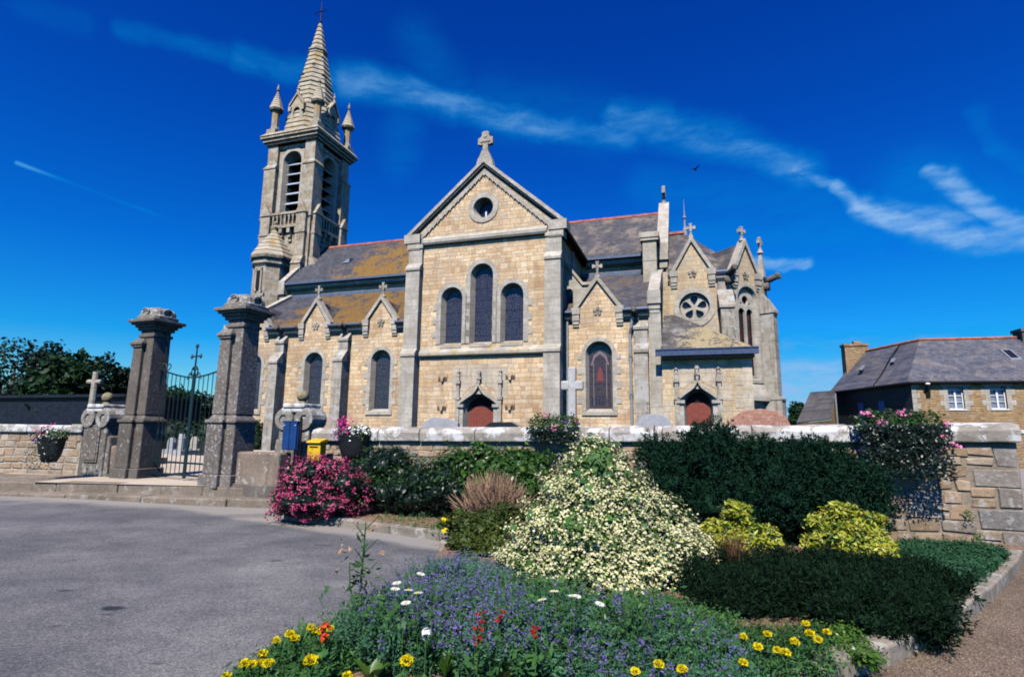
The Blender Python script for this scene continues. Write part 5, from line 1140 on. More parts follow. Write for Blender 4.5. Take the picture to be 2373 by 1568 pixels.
for ta in (.35, .62):   # blue shutters in the shaded wall
    p = Vector((0, 0, 0)).lerp(Vector((B_[0], B_[1], 0)), ta); t_ = Vector((B_[0], B_[1], 0)).normalized(); nn = Vector((-1, 0, 0))
    mb = MB(); P = [p + t_ * -.35 + Vector((-.06, -.0, 2.4)), p + t_ * .35 + Vector((-.06, 0, 2.4)), p + t_ * .35 + Vector((-.06, 0, 4.4)), p + t_ * -.35 + Vector((-.06, 0, 4.4))]; mb.hexa(P[:2] + [P[1] + Vector((.1, 0, 0)), P[0] + Vector((.1, 0, 0))] + [P[3], P[2], P[2] + Vector((.1, 0, 0)), P[3] + Vector((.1, 0, 0))]); mb.build('shutter', plain('shutter_blue', (.10, .16, .30), .5), house)
mb = MB()
for a_ in (.9, -.12): 
    if a_ > 0: mb.ball((.9, -.45, ez - .12), .16, 8, zs=.6)
mb.build('eaves_lamp', WHITEP, house)
# dark lean-to under the eaves and the low shed behind
sh = thing('shed', 'low shed with a grey sloping roof left of the stone house', 'shed', (0, 0, 0))
H1, H2, L2_, L1_ = PD(1877, 908, 56), PD(1934, 904, 51), PD(1925, 968, 49), PD(1845, 978, 54)
mb = MB(); P = [Vector(p) for p in (H1, H2, L2_, L1_)]; mb.hexa([p - Vector((0, 0, .12)) for p in P] + P); mb.build('roof', slate('slate_shed', col=(.15, .135, .12)), sh)
mb = MB(); 
mb.add([(P[1].x, P[1].y, 0), (P[2].x, P[2].y, 0), (P[2].x, P[2].y, P[2].z - .15), (P[1].x, P[1].y, P[1].z - .15)], [(0, 1, 2, 3)]); mb.build('end_wall', HOUSEST, sh, fix=False); mb = MB(); mb.add([(P[2].x, P[2].y, 0), (P[3].x, P[3].y, 0), (P[3].x, P[3].y, P[3].z - .15), (P[2].x, P[2].y, P[2].z - .15)], [(0, 1, 2, 3)]); mb.build('wall', HOUSEST, sh, fix=False)
mb = MB(); p_ = PD(1938, 950, 50); mb.tube([(p_[0], p_[1], 0), (p_[0], p_[1], 5.3)], .06, 6); mb.build('downpipe', LEAD, sh)
hd = PD(2045, 962, 40.0); hd2 = PD(2134, 962, 39.5)
t = thing('garden_wall', 'dark stained wall standing before the shaded end of the house', 'wall', (hd[0], hd[1], 0), math.atan2(hd2[1] - hd[1], hd2[0] - hd[0]))
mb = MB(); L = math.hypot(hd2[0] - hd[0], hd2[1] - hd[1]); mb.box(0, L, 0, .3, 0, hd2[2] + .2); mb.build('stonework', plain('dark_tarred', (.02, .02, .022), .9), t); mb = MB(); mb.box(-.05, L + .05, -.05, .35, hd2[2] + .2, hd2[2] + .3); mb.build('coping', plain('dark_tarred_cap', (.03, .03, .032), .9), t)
# small wall beyond the street at far right
c_ = PD(2352, 1000, 30.0)
t = thing('garden_wall', 'low tan wall across the street past the end of the churchyard wall', 'wall', (c_[0], c_[1], 0), R(-10)); mb = MB(); mb.box(-1.5, 12, 0, .4, 0, c_[2] - .1); mb.build('stonework', HOUSEST, t); mb = MB(); mb.box(-1.55, 12, -.06, .46, c_[2] - .1, c_[2] + .1); mb.build('coping', COPE, t, bevel=.03)
# dark slate hall at far left
a_ = PD(30, 916, 34.0); c_ = PD(290, 930, 31.0); t = thing('slate_clad_hall', 'low dark slate clad wall below the trees at far left', 'building', (a_[0], a_[1], 0), math.atan2(c_[1] - a_[1], c_[0] - a_[0]))
L = math.hypot(c_[0] - a_[0], c_[1] - a_[1]); mb = MB(); mb.box(-6, L, 0, 5, 0, a_[2] - .15); mb.build('wall', slate('slate_cladding', col=(.010, .015, .026)), t); mb = MB(); mb.box(-6.2, L + .2, -.2, 5.2, a_[2] - .15, a_[2]); mb.build('roof', slate('slate_cladding_top', col=(.012, .018, .03)), t)
# ================================================================== VEGETATION
def npmesh(name, V, F, mats, mi=None, parent=None, **tags):
    me = bpy.data.meshes.new(name); V = np.asarray(V, np.float32); F = np.asarray(F, np.int32); k = F.shape[1]
    me.vertices.add(len(V)); me.vertices.foreach_set('co', V.ravel()); me.loops.add(F.size); me.loops.foreach_set('vertex_index', F.ravel())
    me.polygons.add(len(F)); me.polygons.foreach_set('loop_start', np.arange(0, F.size, k, dtype=np.int32))
    try: me.polygons.foreach_set('loop_total', np.full(len(F), k, np.int32))
    except Exception: pass
    mats = mats if isinstance(mats, (list, tuple)) else [mats]
    for q in mats: me.materials.append(q)
    if mi is not None: me.polygons.foreach_set('material_index', np.asarray(mi, np.int32))
    me.update(calc_edges=True); me.validate()
    o = bpy.data.objects.new(name, me); SC.collection.objects.link(o)
    if parent is not None: o.parent = parent
    for kk, v in tags.items(): o[kk] = v
    return o
def unit(a): return a / np.maximum(np.linalg.norm(a, axis=1, keepdims=True), 1e-9)
def leafquads(P, Nr, size, asp=.45, bias=.7, up=.2):
    """diamond leaves at P, facing roughly Nr; returns 4 verts per leaf"""
    n = len(P); size = np.broadcast_to(np.asarray(size, float), (n,))
    nn = unit(np.asarray(Nr) * bias + rng.normal(size=(n, 3)) * .55 * (1.3 - bias) + np.array([0, 0, up]))
    ax = unit(np.cross(nn, rng.normal(size=(n, 3)))); sd_ = np.cross(nn, ax)
    L = (size * rng.uniform(.7, 1.25, n))[:, None]; W = L * asp * .5
    b_ = P - ax * L * .5; t = P + ax * L * .5; m_ = P + ax * L * .02 - nn * L * .08
    V = np.stack([b_, m_ + sd_ * W, t, m_ - sd_ * W], 1).reshape(-1, 3)
    return V, np.arange(4 * n).reshape(-1, 4)
def discs(P, Nr, size, k=6, cup=.25, bias=.8, up=.25):
    n = len(P); size = np.broadcast_to(np.asarray(size, float), (n,))
    nn = unit(np.asarray(Nr) * bias + rng.normal(size=(n, 3)) * .45 + np.array([0, 0, up]))
    ax = unit(np.cross(nn, rng.normal(size=(n, 3)))); sd_ = np.cross(nn, ax); r_ = (size * rng.uniform(.75, 1.2, n) * .5)[:, None]
    V = [P - nn * r_ * cup]; 
    for i in range(k):
        a = 2 * math.pi * i / k; rr = r_ * (1.0 if i % 2 == 0 else .72); V.append(P + ax * rr * math.cos(a) + sd_ * rr * math.sin(a))
    V = np.stack(V, 1).reshape(-1, 3); o = np.arange(n) * (k + 1)
    F = np.concatenate([np.stack([o, o + 1 + i, o + 1 + (i + 1) % k], 1) for i in range(k)]); return V, F
def cloud(lumps, n, inner=.3, bumpy=.16, zmin=0.0, freq=3.0, face=None):
    """points spread through the outer part of a union of ellipsoids, with outward normals"""
    L = np.array(lumps, float); A = (L[:, 3] * L[:, 4] + L[:, 4] * L[:, 5] + L[:, 3] * L[:, 5]); idx = rng.choice(len(L), int(n * 1.6), p=A / A.sum())
    d = unit(rng.normal(size=(len(idx), 3))); q = L[idx]
    ph = q[:, :3] * 1.7
    bm_ = 1 + bumpy * (np.sin(d[:, 0] * freq * 2.1 + ph[:, 0]) * np.sin(d[:, 1] * freq * 2.3 + ph[:, 1]) + np.sin(d[:, 2] * freq * 2.7 + ph[:, 2] + d[:, 0] * 3) * .8 + np.sin(d[:, 0] * freq * 4.1) * np.sin(d[:, 2] * freq * 4.7 + 1) * .5)
    r_ = (1 - inner * rng.random(len(idx)) ** 1.6) * bm_
    P = q[:, :3] + d * q[:, 3:] * r_[:, None]; Nn = unit(d / q[:, 3:])
    keep = P[:, 2] > zmin
    for l in L:   # drop points deep inside another lump
        e = np.linalg.norm((P - l[:3]) / l[3:], axis=1); keep &= ~(e < .62)
    P, Nn = P[keep], Nn[keep]; return P[:n], Nn[:n]
def core(lumps, k=.78):
    V = []; F = []; o = 0
    for x, y, z, rx, ry, rz in lumps:
        m_, n_ = 8, 10
        for j in range(m_ + 1):
            for i in range(n_):
                a, t = 2 * math.pi * i / n_, math.pi * j / m_; w = k * (1 + .08 * math.sin(5 * a + 3 * t + x))
                V.append((x + rx * w * math.sin(t) * math.cos(a), y + ry * w * math.sin(t) * math.sin(a), max(z - rz * w * math.cos(t), .02)))
        for j in range(m_):
            for i in range(n_): F.append((o + j * n_ + i, o + j * n_ + (i + 1) % n_, o + (j + 1) * n_ + (i + 1) % n_, o + (j + 1) * n_ + i))
        o += (m_ + 1) * n_
    return np.array(V), np.array(F)
def join(*vf):
    V = []; F = []; o = 0
    for v, f in vf: V.append(v); F.append(np.asarray(f) + o); o += len(v)
    return np.concatenate(V), np.concatenate(F)
def axquads(P, A, L, W):
    """thin needles from P along A"""
    n = len(P); A = unit(A); sd_ = unit(np.cross(A, rng.normal(size=(n, 3)))) * W * rng.uniform(.7, 1.2, n)[:, None]; l = (L * rng.uniform(.6, 1.2, n))[:, None]
    V = np.stack([P, P + A * l * .45 + sd_, P + A * l, P + A * l * .45 - sd_], 1).reshape(-1, 3); return V, np.arange(4 * n).reshape(-1, 4)
def sprays(lumps, nc, nper, SL, nl, nw, inner=.35, bumpy=.2, upw=.5, spread=.05, zmin=.02, freq=4.0):
    """shoots standing out of the surface, each clothed in needles"""
    P, Nn = cloud(lumps, nc, inner, bumpy, zmin, freq); n = len(P); Dv = unit(Nn * .8 + np.array([0, 0, upw]) + rng.normal(size=(n, 3)) * .38); ln = SL * rng.uniform(.45, 1.35, n)
    idx = np.repeat(np.arange(n), nper); t = rng.random(len(idx)); Q = P[idx] + Dv[idx] * (ln[idx] * t)[:, None] + rng.normal(size=(len(idx), 3)) * (spread * (1.05 - t))[:, None]
    A = Dv[idx] * .8 + rng.normal(size=(len(idx), 3)) * .55; return axquads(Q, A, nl, nw)
def conifer(label, base, lumps, nc, nper, SL, nl, nw, mat, upw, spread, k=.74):
    t = plant('conifer_shrub', label, 'shrub', base); V, F = join(sprays(lumps, nc, nper, SL, nl, nw, upw=upw, spread=spread), core(lumps, k)); npmesh('foliage', V, F, mat, None, t)
    mb = MB()
    for l in lumps[:6]: mb.tube([(l[0] * .3, l[1] * .3, 0), (l[0] * .6, l[1] * .6, max(l[2] * .5, .05)), (l[0], l[1], l[2])], [.035, .025, .012], 5)
    mb.build('stem', LM['bark'], t); return t
def sublumps(L, k=5, f=.42, seed=1):
    q = np.random.default_rng(seed); out_ = [(x, y, z, a * .86, b_ * .86, c * .86) for x, y, z, a, b_, c in L]
    for x, y, z, a, b_, c in L:
        for i in range(k):
            d = q.normal(size=3); d[2] = abs(d[2]) * .8 + .1 * d[2]; d[1] -= .35; d /= np.linalg.norm(d); s_ = f * q.uniform(.7, 1.25); out_.append((x + d[0] * a * .78, y + d[1] * b_ * .78, z + d[2] * c * .78, a * s_, b_ * s_, c * s_ * .9))
    return out_
# leaf materials
LM = dict(
    conifer=leafmat('conifer_needles', [(.004, .016, .010), (.008, .030, .017), (.014, .046, .024), (.005, .020, .012)], .05, .8, .05),
    lowcon=leafmat('low_conifer_needles', [(.004, .011, .006), (.007, .020, .010), (.014, .034, .014)], .05, .8, .05),
    laurel=leafmat('laurel_leaf', [(.018, .055, .014), (.032, .095, .02), (.065, .14, .025), (.014, .04, .013)], .2, .4, .3),
    laurelY=leafmat('laurel_yellow_leaf', [(.03, .10, .012), (.07, .16, .02), (.12, .20, .03)], .3, .35, .4),
    dark=leafmat('dark_glossy_leaf', [(.004, .013, .008), (.008, .022, .012), (.015, .035, .02)], .1, .35, .35),
    gold=leafmat('golden_leaf', [(.28, .34, .02), (.48, .46, .03), (.58, .58, .09), (.14, .27, .025), (.42, .40, .02), (.68, .68, .22)], .3, .4),
    mid=leafmat('mid_green_leaf', [(.030, .09, .028), (.05, .14, .04), (.08, .19, .04), (.035, .11, .04)], .25),
    lime=leafmat('lime_green_leaf', [(.06, .13, .035), (.10, .19, .05), (.14, .24, .07), (.05, .11, .03)], .3),
    olive=leafmat('olive_leaf', [(.04, .075, .015), (.08, .11, .02), (.03, .06, .018), (.12, .13, .025)], .25),
    grey=leafmat('grey_green_leaf', [(.04, .12, .065), (.06, .17, .085), (.085, .20, .09), (.03, .09, .05)], .25),
    silver=leafmat('silver_leaf', [(.09, .16, .17), (.14, .22, .23), (.07, .13, .14)], .1),
    tree=leafmat('tree_leaf', [(.004, .012, .008), (.008, .022, .011), (.014, .036, .013), (.005, .015, .009)], .15),
    chest=leafmat('chestnut_leaf', [(.007, .022, .009), (.014, .046, .014), (.022, .06, .018)], .2),
    cover=leafmat('ground_cover_leaf', [(.012, .05, .022), (.025, .085, .035), (.04, .11, .045)], .2),
    dry=leafmat('dry_stem', [(.30, .18, .11), (.40, .26, .17), (.24, .14, .09)], 0, .9),
    rust=leafmat('rusty_grass', [(.15, .075, .03), (.22, .11, .05), (.10, .05, .025), (.14, .10, .05)], .1, .8),
    bark=plain('bark', (.07, .05, .04), .95, var=.4, bump=.8),
    cream=leafmat('cream_petal', [(.56, .54, .22), (.72, .67, .36), (.80, .75, .48), (.46, .50, .16)], .2, .6),
    pink=leafmat('pink_petal', [(.50, .035, .13), (.62, .07, .20), (.66, .13, .25), (.42, .02, .09)], .2, .6),
    purple=leafmat('purple_petal', [(.09, .065, .24), (.14, .10, .33), (.20, .15, .38), (.10, .05, .20)], .2, .6),
    yellow=leafmat('yellow_petal', [(.90, .68, .004), (.94, .76, .01), (.86, .58, .004)], .2, .7),
    white=leafmat('white_petal', [(.82, .82, .80), (.76, .76, .74)], .1, .6),
    red=leafmat('red_petal', [(.30, .006, .010), (.40, .010, .014), (.22, .004, .008)], .1, .6),
    orange=leafmat('orange_petal', [(.60, .10, .01), (.55, .03, .02)], .1, .6),
    magenta=leafmat('magenta_petal', [(.50, .02, .16), (.60, .04, .26), (.35, .01, .16)], .1, .6),
    geran=leafmat('geranium_petal', [(.70, .16, .34), (.74, .26, .42), (.62, .10, .28)], .1, .6),
    violet=leafmat('violet_petal', [(.10, .02, .25), (.16, .04, .34)], .1, .6),
    wilt=leafmat('wilted_petal', [(.40, .20, .11), (.46, .30, .18), (.34, .15, .07)], .1, .7),
)
def plant(name, label, cat, base, group=None): return thing(name, label, cat, base, 0, group)
def rel(l, b): return [(x - b[0], y - b[1], z - b[2], rx, ry, rz) for x, y, z, rx, ry, rz in l]
def shrub(name, label, base, lumps, n, size, mat, asp=.45, bias=.6, up=.2, inner=.3, bumpy=.16, corek=.74, freq=3.0, cat='shrub', group=None, stem=True):
    """lumps are relative to the base"""
    t = plant(name, label, cat, base, group); P, Nn = cloud(lumps, n, inner, bumpy, .02, freq)
    V, F = leafquads(P, Nn, size, asp, bias, up)
    parts_ = [(V, F)]
    if corek: parts_.append(core(lumps, corek))
    V, F = join(*parts_); npmesh('foliage', V, F, mat, None, t)
    if stem:
        mb = MB()
        for l in lumps[:5]: mb.tube([(l[0] * .3, l[1] * .3, 0), (l[0] * .6, l[1] * .6, l[2] * .5), (l[0], l[1], l[2])], [.03, .022, .012], 5)
        mb.build('stem', LM['bark'], t)
    return t
# ------------------------------------------------------------------ trees
def tree(label, base, h, cr, lumps, mat, n, size, group=None, tw=.3, asp=.6):
    t = plant('tree', label, 'tree', base, group); mb = MB()
    mb.tube([(0, 0, -.2), (.05, .02, h * .25), (-.04, .05, h * .5), (.02, 0, h * .8)], [tw, tw * .75, tw * .5, tw * .12], 8)
    tr = mb.build('trunk', LM['bark'], t, smooth=True); mb = MB()
    for l in lumps: mb.tube([(0, 0, h * .3), (l[0] * .5, l[1] * .5, h * .3 + (l[2] - h * .3) * .6), (l[0], l[1], l[2])], [tw * .35, tw * .2, tw * .06], 6)
    mb.build('limb', LM['bark'], t, smooth=True)
    P, Nn = cloud(lumps, n, .5, .22, h * .12, 4.0); V, F = leafquads(P, Nn, size, asp, .45, .25); npmesh('crown', V, F, mat, None, t)
    return t
def rnd_lumps(h, r, k, seed, lo=.45):
    q = random.Random(seed); out_ = [(0, 0, h * .74, r * .62, r * .62, h * .24)]
    for i in range(k):
        a = 2 * math.pi * (i + q.random() * .6) / k; rr = r * q.uniform(.42, .68); z = h * q.uniform(lo, .82); s_ = r * q.uniform(.34, .52); out_.append((rr * math.cos(a), rr * math.sin(a), z, s_, s_, s_ * q.uniform(.75, 1.0)))
    return out_
TREES = (
        (15, 775, 44, 105, 'tree', 'tall dark tree at the far left edge', 5000, .34), (92, 783, 42, 70, 'tree', 'dark tree with a flat top rising above the slate hall', 5000, .34),
        (155, 797, 36, 78, 'chest', 'broad leafy tree with brighter big leaf clumps left of the stone cross', 4200, .44), (222, 808, 41, 62, 'tree', 'dark tree straight behind the slender stone cross', 4600, .34),
        (285, 832, 43, 58, 'tree', 'dark tree just left of the left gate pillar', 4600, .32), (345, 868, 46, 50, 'tree', 'dark tree hidden partly by the left gate pillar', 3500, .32),
        (405, 892, 46, 42, 'chest', 'green tree seen through the left leaf of the gate', 3600, .30), (462, 905, 46, 42, 'tree', 'dark green tree seen through the right leaf of the gate', 3600, .30), (515, 912, 47, 40, 'tree', 'tree behind the right gate pillar', 2600, .3),
        (1852, 928, 58, 30, 'chest', 'small green tree between the church and the grey shed', 3000, .30))
for i, (px, topy, d, hw, mt, lab, n, sz) in enumerate(TREES):
    p = PD(px, 980, d); top = PD(px, topy + (14 if i < 6 else 0), d)[2]; r_w = hw / FPX * d * 1.05
    tree(lab, (p[0], p[1], 0), top, r_w, rnd_lumps(top, r_w, 8, 20 + i, .30), LM[mt], n, sz, 'trees beyond the churchyard', .28)
t = plant('hedge', 'dark clipped hedge at the back of the churchyard behind the gate', 'hedge', PD(440, 960, 33) * np.array([1, 1, 0]))
lm = [(x, .15 * x, .9, .9, .6, 1.25) for x in np.arange(-4.5, 4.6, .9)]; P, Nn = cloud(lm, 5000, .3, .05, .02); V, F = leafquads(P, Nn, .2, .6); V, F = join((V, F), core(lm, .8)); npmesh('foliage', V, F, LM['tree'], None, t)
# ------------------------------------------------------------------ big dark conifer by the wall
def place(px, py, z=.1): g = G(px, py, z); return np.array([g[0], g[1], z])
def wx(px, d): return (px - 1186) / FPX * d * 1.0
cb_ = np.array([3.75, 8.75, .08])
lum = []
for px, py, d, r_px, rz in ((1560, 1100, 9.0, 72, .42), (1645, 1066, 9.0, 98, .44), (1690, 1085, 9.0, 66, .38), (1640, 1165, 8.7, 110, .58), (1735, 1140, 8.9, 70, .40), (1820, 1082, 8.6, 92, .42), (1880, 1090, 8.6, 80, .42), (1915, 1110, 8.5, 82, .44), (1810, 1180, 8.4, 120, .60), (1930, 1175, 8.2, 105, .54), (1990, 1175, 8.1, 56, .38), (1720, 1205, 8.5, 95, .46), (1520, 1050, 9.3, 42, .24), (2000, 1220, 8.0, 48, .32)):
    p = PD(px, py, d); r_ = r_px / FPX * d; lum.append((p[0], p[1], p[2], r_, r_ * .8, rz))
conifer('big dark green spreading conifer against the churchyard wall', cb_, sublumps(rel(lum, cb_), 5, .40), 4200, 24, .15, .07, .010, LM['conifer'], .30, .045, .70)
# low spreading conifer
lb = np.array([2.6, 5.75, .08]); lum = []
for px, py, d, r_px, rz in ((1640, 1420, 5.7, 75, .26), (1740, 1395, 6.0, 100, .26), (1850, 1385, 6.1, 120, .26), (1960, 1385, 6.1, 120, .26), (2070, 1390, 6.0, 110, .26), (2150, 1420, 5.6, 95, .28), (1800, 1450, 5.4, 120, .26), (1920, 1455, 5.3, 130, .28), (2040, 1470, 5.1, 130, .28), (2090, 1495, 4.8, 100, .26), (1700, 1465, 5.2, 90, .22), (1605, 1400, 5.8, 40, .22), (2200, 1410, 5.6, 62, .24), (1985, 1520, 4.7, 80, .20), (2060, 1535, 4.55, 50, .16), (2150, 1470, 5.1, 80, .22)):
    p = PD(px - max(0, px - 1950) * .12, py + 22 - max(0, px - 1950) * .05, d); r_ = r_px / FPX * d; lum.append((p[0], p[1], max(p[2], .12), r_, r_ * .9, rz * .84))
conifer('low dark conifer spreading over the right kerb of the bed', lb, sublumps(rel(lum, lb), 4, .36, 2), 4600, 20, .12, .05, .007, LM['lowcon'], .6, .035, .68)
# cream flowered mound
mbp = np.array([1.05, 6.75, .1])
lum = []
for px, py, d, r_px, rz in ((1380, 1085, 6.9, 78, .36), (1378, 1150, 6.8, 120, .42), (1375, 1225, 6.6, 160, .46), (1290, 1265, 6.6, 110, .40), (1470, 1215, 6.7, 115, .40), (1270, 1320, 6.4, 125, .38), (1385, 1330, 6.2, 150, .40), (1500, 1310, 6.3, 140, .42), (1570, 1330, 6.2, 95, .34), (1225, 1330, 6.4, 75, .28), (1370, 1045, 7.0, 30, .2), (1480, 1360, 6.1, 130, .3), (1545, 1250, 6.6, 75, .3), (1300, 1375, 6.1, 90, .22), (1420, 1390, 5.95, 110, .2), (1540, 1385, 5.95, 80, .2), (1600, 1290, 6.5, 55, .25)):
    p = PD(px, py, d); r_ = r_px / FPX * d; lum.append((p[0], p[1], p[2], r_, r_ * .9, rz))
lr = rel(lum, mbp)
t = shrub('flowering_shrub', 'big conical shrub covered in cream flowers in the middle of the bed', mbp, lr, 15000, .055, LM['lime'], .55, .7, .2, .25, .12, .66)
P, Nn = cloud(lr, 11500, .12, .12, .03); n_ = np.array([mnoise.noise(Vector(p) * 2.6) for p in P]); keep = (n_ > -.22) | (rng.random(len(P)) < .25)
top_ = P[:, 2] > .98; keep &= ~(top_ & (rng.random(len(P)) < .55)); P, Nn = P[keep], Nn[keep]
P2_ = np.repeat(P, 4, 0) + rng.normal(size=(len(P) * 4, 3)) * .020 + np.repeat(Nn, 4, 0) * .03; N2_ = np.repeat(Nn, 4, 0)
V, F = discs(P2_, N2_, .033, 6, .3); npmesh('blossom', V, F, LM['cream'], None, t)
P, Nn = cloud(lr[:6] + lr[10:11], 500, .03, .12, .3); V, F = leafquads(P + Nn * .05, Nn, .10, .6, .8, .2); npmesh('vine_foliage', V, F, LM['mid'], None, t)
# pink flowering bush by the steps
pb = np.array([-3.55, 10.25, .1]); lum = []
for px, py, d, r_px, rz in ((750, 1130, 10.3, 85, .48), (700, 1140, 10.3, 60, .42), (800, 1145, 10.2, 58, .40), (740, 1165, 10.1, 95, .32), (680, 1160, 10.2, 45, .3), (745, 1085, 10.5, 60, .22), (745, 1185, 10.2, 92, .16)):
    p = PD(px, py, d); r_ = r_px / FPX * d; lum.append((p[0], p[1], p[2], r_, r_ * .8, rz))
lr = sublumps(rel(lum, pb), 4, .42, 9); t = shrub('flowering_shrub', 'round bush full of pink flowers at the corner of the stone steps', pb, lr, 7500, .06, LM['dark'], .45, .5, .3, .35, .2, .7)
P, Nn = cloud(lr, 800, .06, .2, .03); P2_ = np.repeat(P, 7, 0) + rng.normal(size=(len(P) * 7, 3)) * .026 + np.repeat(Nn, 7, 0) * .045; V, F = discs(P2_, np.repeat(Nn, 7, 0), .036); npmesh('blossom', V, F, LM['pink'], None, t)
# dark evergreen hedges against the wall
def pxshrub(name, label, base, specs, n, size, mat, **k):
    lum = []
    for px, py, d, r_px, rz in specs: p = PD(px, py, d); r_ = r_px / FPX * d; lum.append((p[0], p[1], p[2], r_, r_ * .75, rz))
    lr = rel(lum, base); return shrub(name, label, base, sublumps(lr, 3, .45, len(label)) if k.pop('sub', True) else lr, n, size, mat, **k), lr
t, lr = pxshrub('evergreen_shrub', 'dark glossy evergreen shrub right of the pink bush', np.array([-2.0, 10.7, .1]), ((870, 1105, 11.0, 62, .5), (930, 1110, 10.9, 62, .5), (890, 1145, 10.7, 70, .35), (985, 1125, 10.6, 60, .45), (1030, 1120, 10.5, 62, .5), (960, 1155, 10.4, 75, .3), (1020, 1150, 10.2, 60, .3)), 9000, .075, LM['dark'], asp=.42, bias=.5)
P, Nn = cloud([l for l in lr if 1], 2600, .12, .16, .45); V, F = leafquads(P + np.array([0, 0, .04]), Nn, .085, .35, .4, .8); npmesh('young_foliage', V, F, LM['laurel'], None, t)
t, lr = pxshrub('laurel_shrub', 'bright green laurel shrub below the wall left of the cream flowers', np.array([-.3, 10.2, .1]), ((1060, 1085, 10.7, 58, .42), (1125, 1080, 10.6, 62, .40), (1190, 1085, 10.4, 66, .40), (1240, 1090, 10.2, 50, .38), (1130, 1125, 10.3, 80, .35), (1210, 1130, 10.0, 62, .35)), 6500, .105, LM['laurel'], asp=.42, bias=.45, up=.4)
P, Nn = cloud(lr, 500, .08, .16, .4); V, F = leafquads(P + np.array([0, -.05, .03]), Nn, .125, .42, .7, .1); npmesh('young_foliage', V, F, LM['laurelY'], None, t)
# dead twiggy bush
tb = np.array([-.27, 8.9, .1]); t = plant('dead_shrub', 'bare brown twiggy bush left of the cream flowered shrub', 'shrub', tb); mb = MB(); r_ = random.Random(5)
for i in range(190):
    a = r_.uniform(0, 2 * math.pi); e = r_.uniform(.25, 1.25); L = r_.uniform(.42, .78); d_ = Vector((math.cos(a) * math.sin(e) * 1.15, math.sin(a) * math.sin(e) * .8, math.cos(e))).normalized(); p = Vector((r_.uniform(-.12, .12), r_.uniform(-.1, .1), .1)); pts = [p]
    for q in range(4): d_ = (d_ + Vector((r_.uniform(-.25, .25), r_.uniform(-.25, .25), r_.uniform(-.05, .3)))).normalized(); p = p + d_ * L / 4; pts.append(p)
    mb.tube(pts, [.010, .008, .007, .006, .004], 4)
    for q in range(4):
        s0 = pts[r_.randint(1, 3)]; d2 = (d_ + Vector((r_.uniform(-.8, .8), r_.uniform(-.8, .8), r_.uniform(0, .6)))).normalized(); mb.tube([s0, s0 + d2 * .13, s0 + d2 * .25 + Vector((0, 0, .04))], [.006, .005, .003], 4)
mb.build('twigs', LM['dry'], t, fix=False)
# olive green leafy shrub in front of it
t, lr = pxshrub('leafy_shrub', 'olive green leafy shrub with scattered yellow flowers beside the kerb end', np.array([-.45, 7.6, .1]), ((1075, 1220, 7.9, 48, .24), (1130, 1215, 8.0, 55, .25), (1085, 1262, 7.6, 60, .28), (1140, 1262, 7.6, 52, .28), (1095, 1300, 7.3, 58, .22), (1150, 1300, 7.3, 40, .2), (1175, 1200, 8.0, 35, .22)), 5200, .06, LM['olive'], asp=.55, bias=.6)
P, Nn = cloud(lr[:1] + lr[2:3], 14, .0, .1, .2); sel = P[P[:, 0] < P[:, 0].mean()][:6]; V, F = discs(np.repeat(sel, 6, 0) + rng.normal(size=(len(sel) * 6, 3)) * .015, np.tile([0, -.6, .6], (len(sel) * 6, 1)), .045); npmesh('blossom', V, F, LM['yellow'], None, t)
# two golden leaved shrubs
for lab, base, specs in (('golden leaved shrub touching the right edge of the cream flowers', (2.6, 6.95, .1), ((1705, 1190, 7.2, 38, .18), (1665, 1230, 7.1, 45, .15), (1740, 1240, 7.1, 52, .18), (1700, 1265, 6.9, 55, .17), (1780, 1255, 7.0, 32, .13), (1655, 1275, 6.8, 42, .17), (1690, 1300, 6.7, 45, .10), (1630, 1245, 7.0, 30, .12))),
                         ('golden leaved shrub before the rubble end of the churchyard wall', (4.1, 7.0, .1), ((1945, 1190, 7.3, 42, .17), (1905, 1215, 7.2, 42, .15), (1990, 1215, 7.2, 55, .20), (1960, 1245, 7.0, 62, .20), (2020, 1255, 7.0, 50, .20), (1890, 1250, 7.1, 32, .12), (1995, 1285, 6.8, 55, .13), (2045, 1285, 6.8, 35, .12), (1905, 1290, 6.8, 25, .08), (1870, 1262, 7.1, 20, .08)))):
    t, lr = pxshrub('golden_shrub', lab, np.array(base), specs, 3600, .075, LM['gold'], asp=.36, bias=.4, up=.5, corek=.55, group='golden shrubs')
    P, Nn = cloud(lr, 1300, .5, .16, .0); V, F = leafquads(P - Nn * .05, Nn, .08, .4, .6); npmesh('inner_foliage', V, F, LM['laurel'], None, t)
def blades(name, label, base, n, L, spread, mat, w=.008, cat='grass', droop=.5, lean=None):
    t = plant(name, label, cat, base); V = []; F = []
    for i in range(n):
        a = rng.uniform(0, 2 * math.pi); e = abs(rng.normal()) * spread; l = L * rng.uniform(.6, 1.1); d_ = np.array([math.cos(a) * math.sin(e), math.sin(a) * math.sin(e), math.cos(e)])
        if lean is not None: d_ = d_ + np.array(lean); d_ /= np.linalg.norm(d_)
        p = np.array([rng.normal() * .05, rng.normal() * .05, 0]); sdv = np.cross(d_, [0, 0, 1]); sdv = sdv / max(np.linalg.norm(sdv), 1e-6) * w; o = len(V)
        for q in range(5): ww = sdv * (1 - q / 4.3); V += [p - ww, p + ww]; p = p + d_ * l / 4; d_ = d_ + np.array([d_[0], d_[1], -1]) * droop * .14 * q; d_ /= np.linalg.norm(d_)
        F += [(o + 2 * q, o + 2 * q + 1, o + 2 * q + 3, o + 2 * q + 2) for q in range(4)]
    npmesh('blades', np.array(V), np.array(F), mat, None, t); return t
blades('grass_tuft', 'rusty brown grass tuft between the cream flowers and the low conifer', (2.32, 6.1, .12), 420, .48, .42, LM['rust'], .006, 'grass', .5)
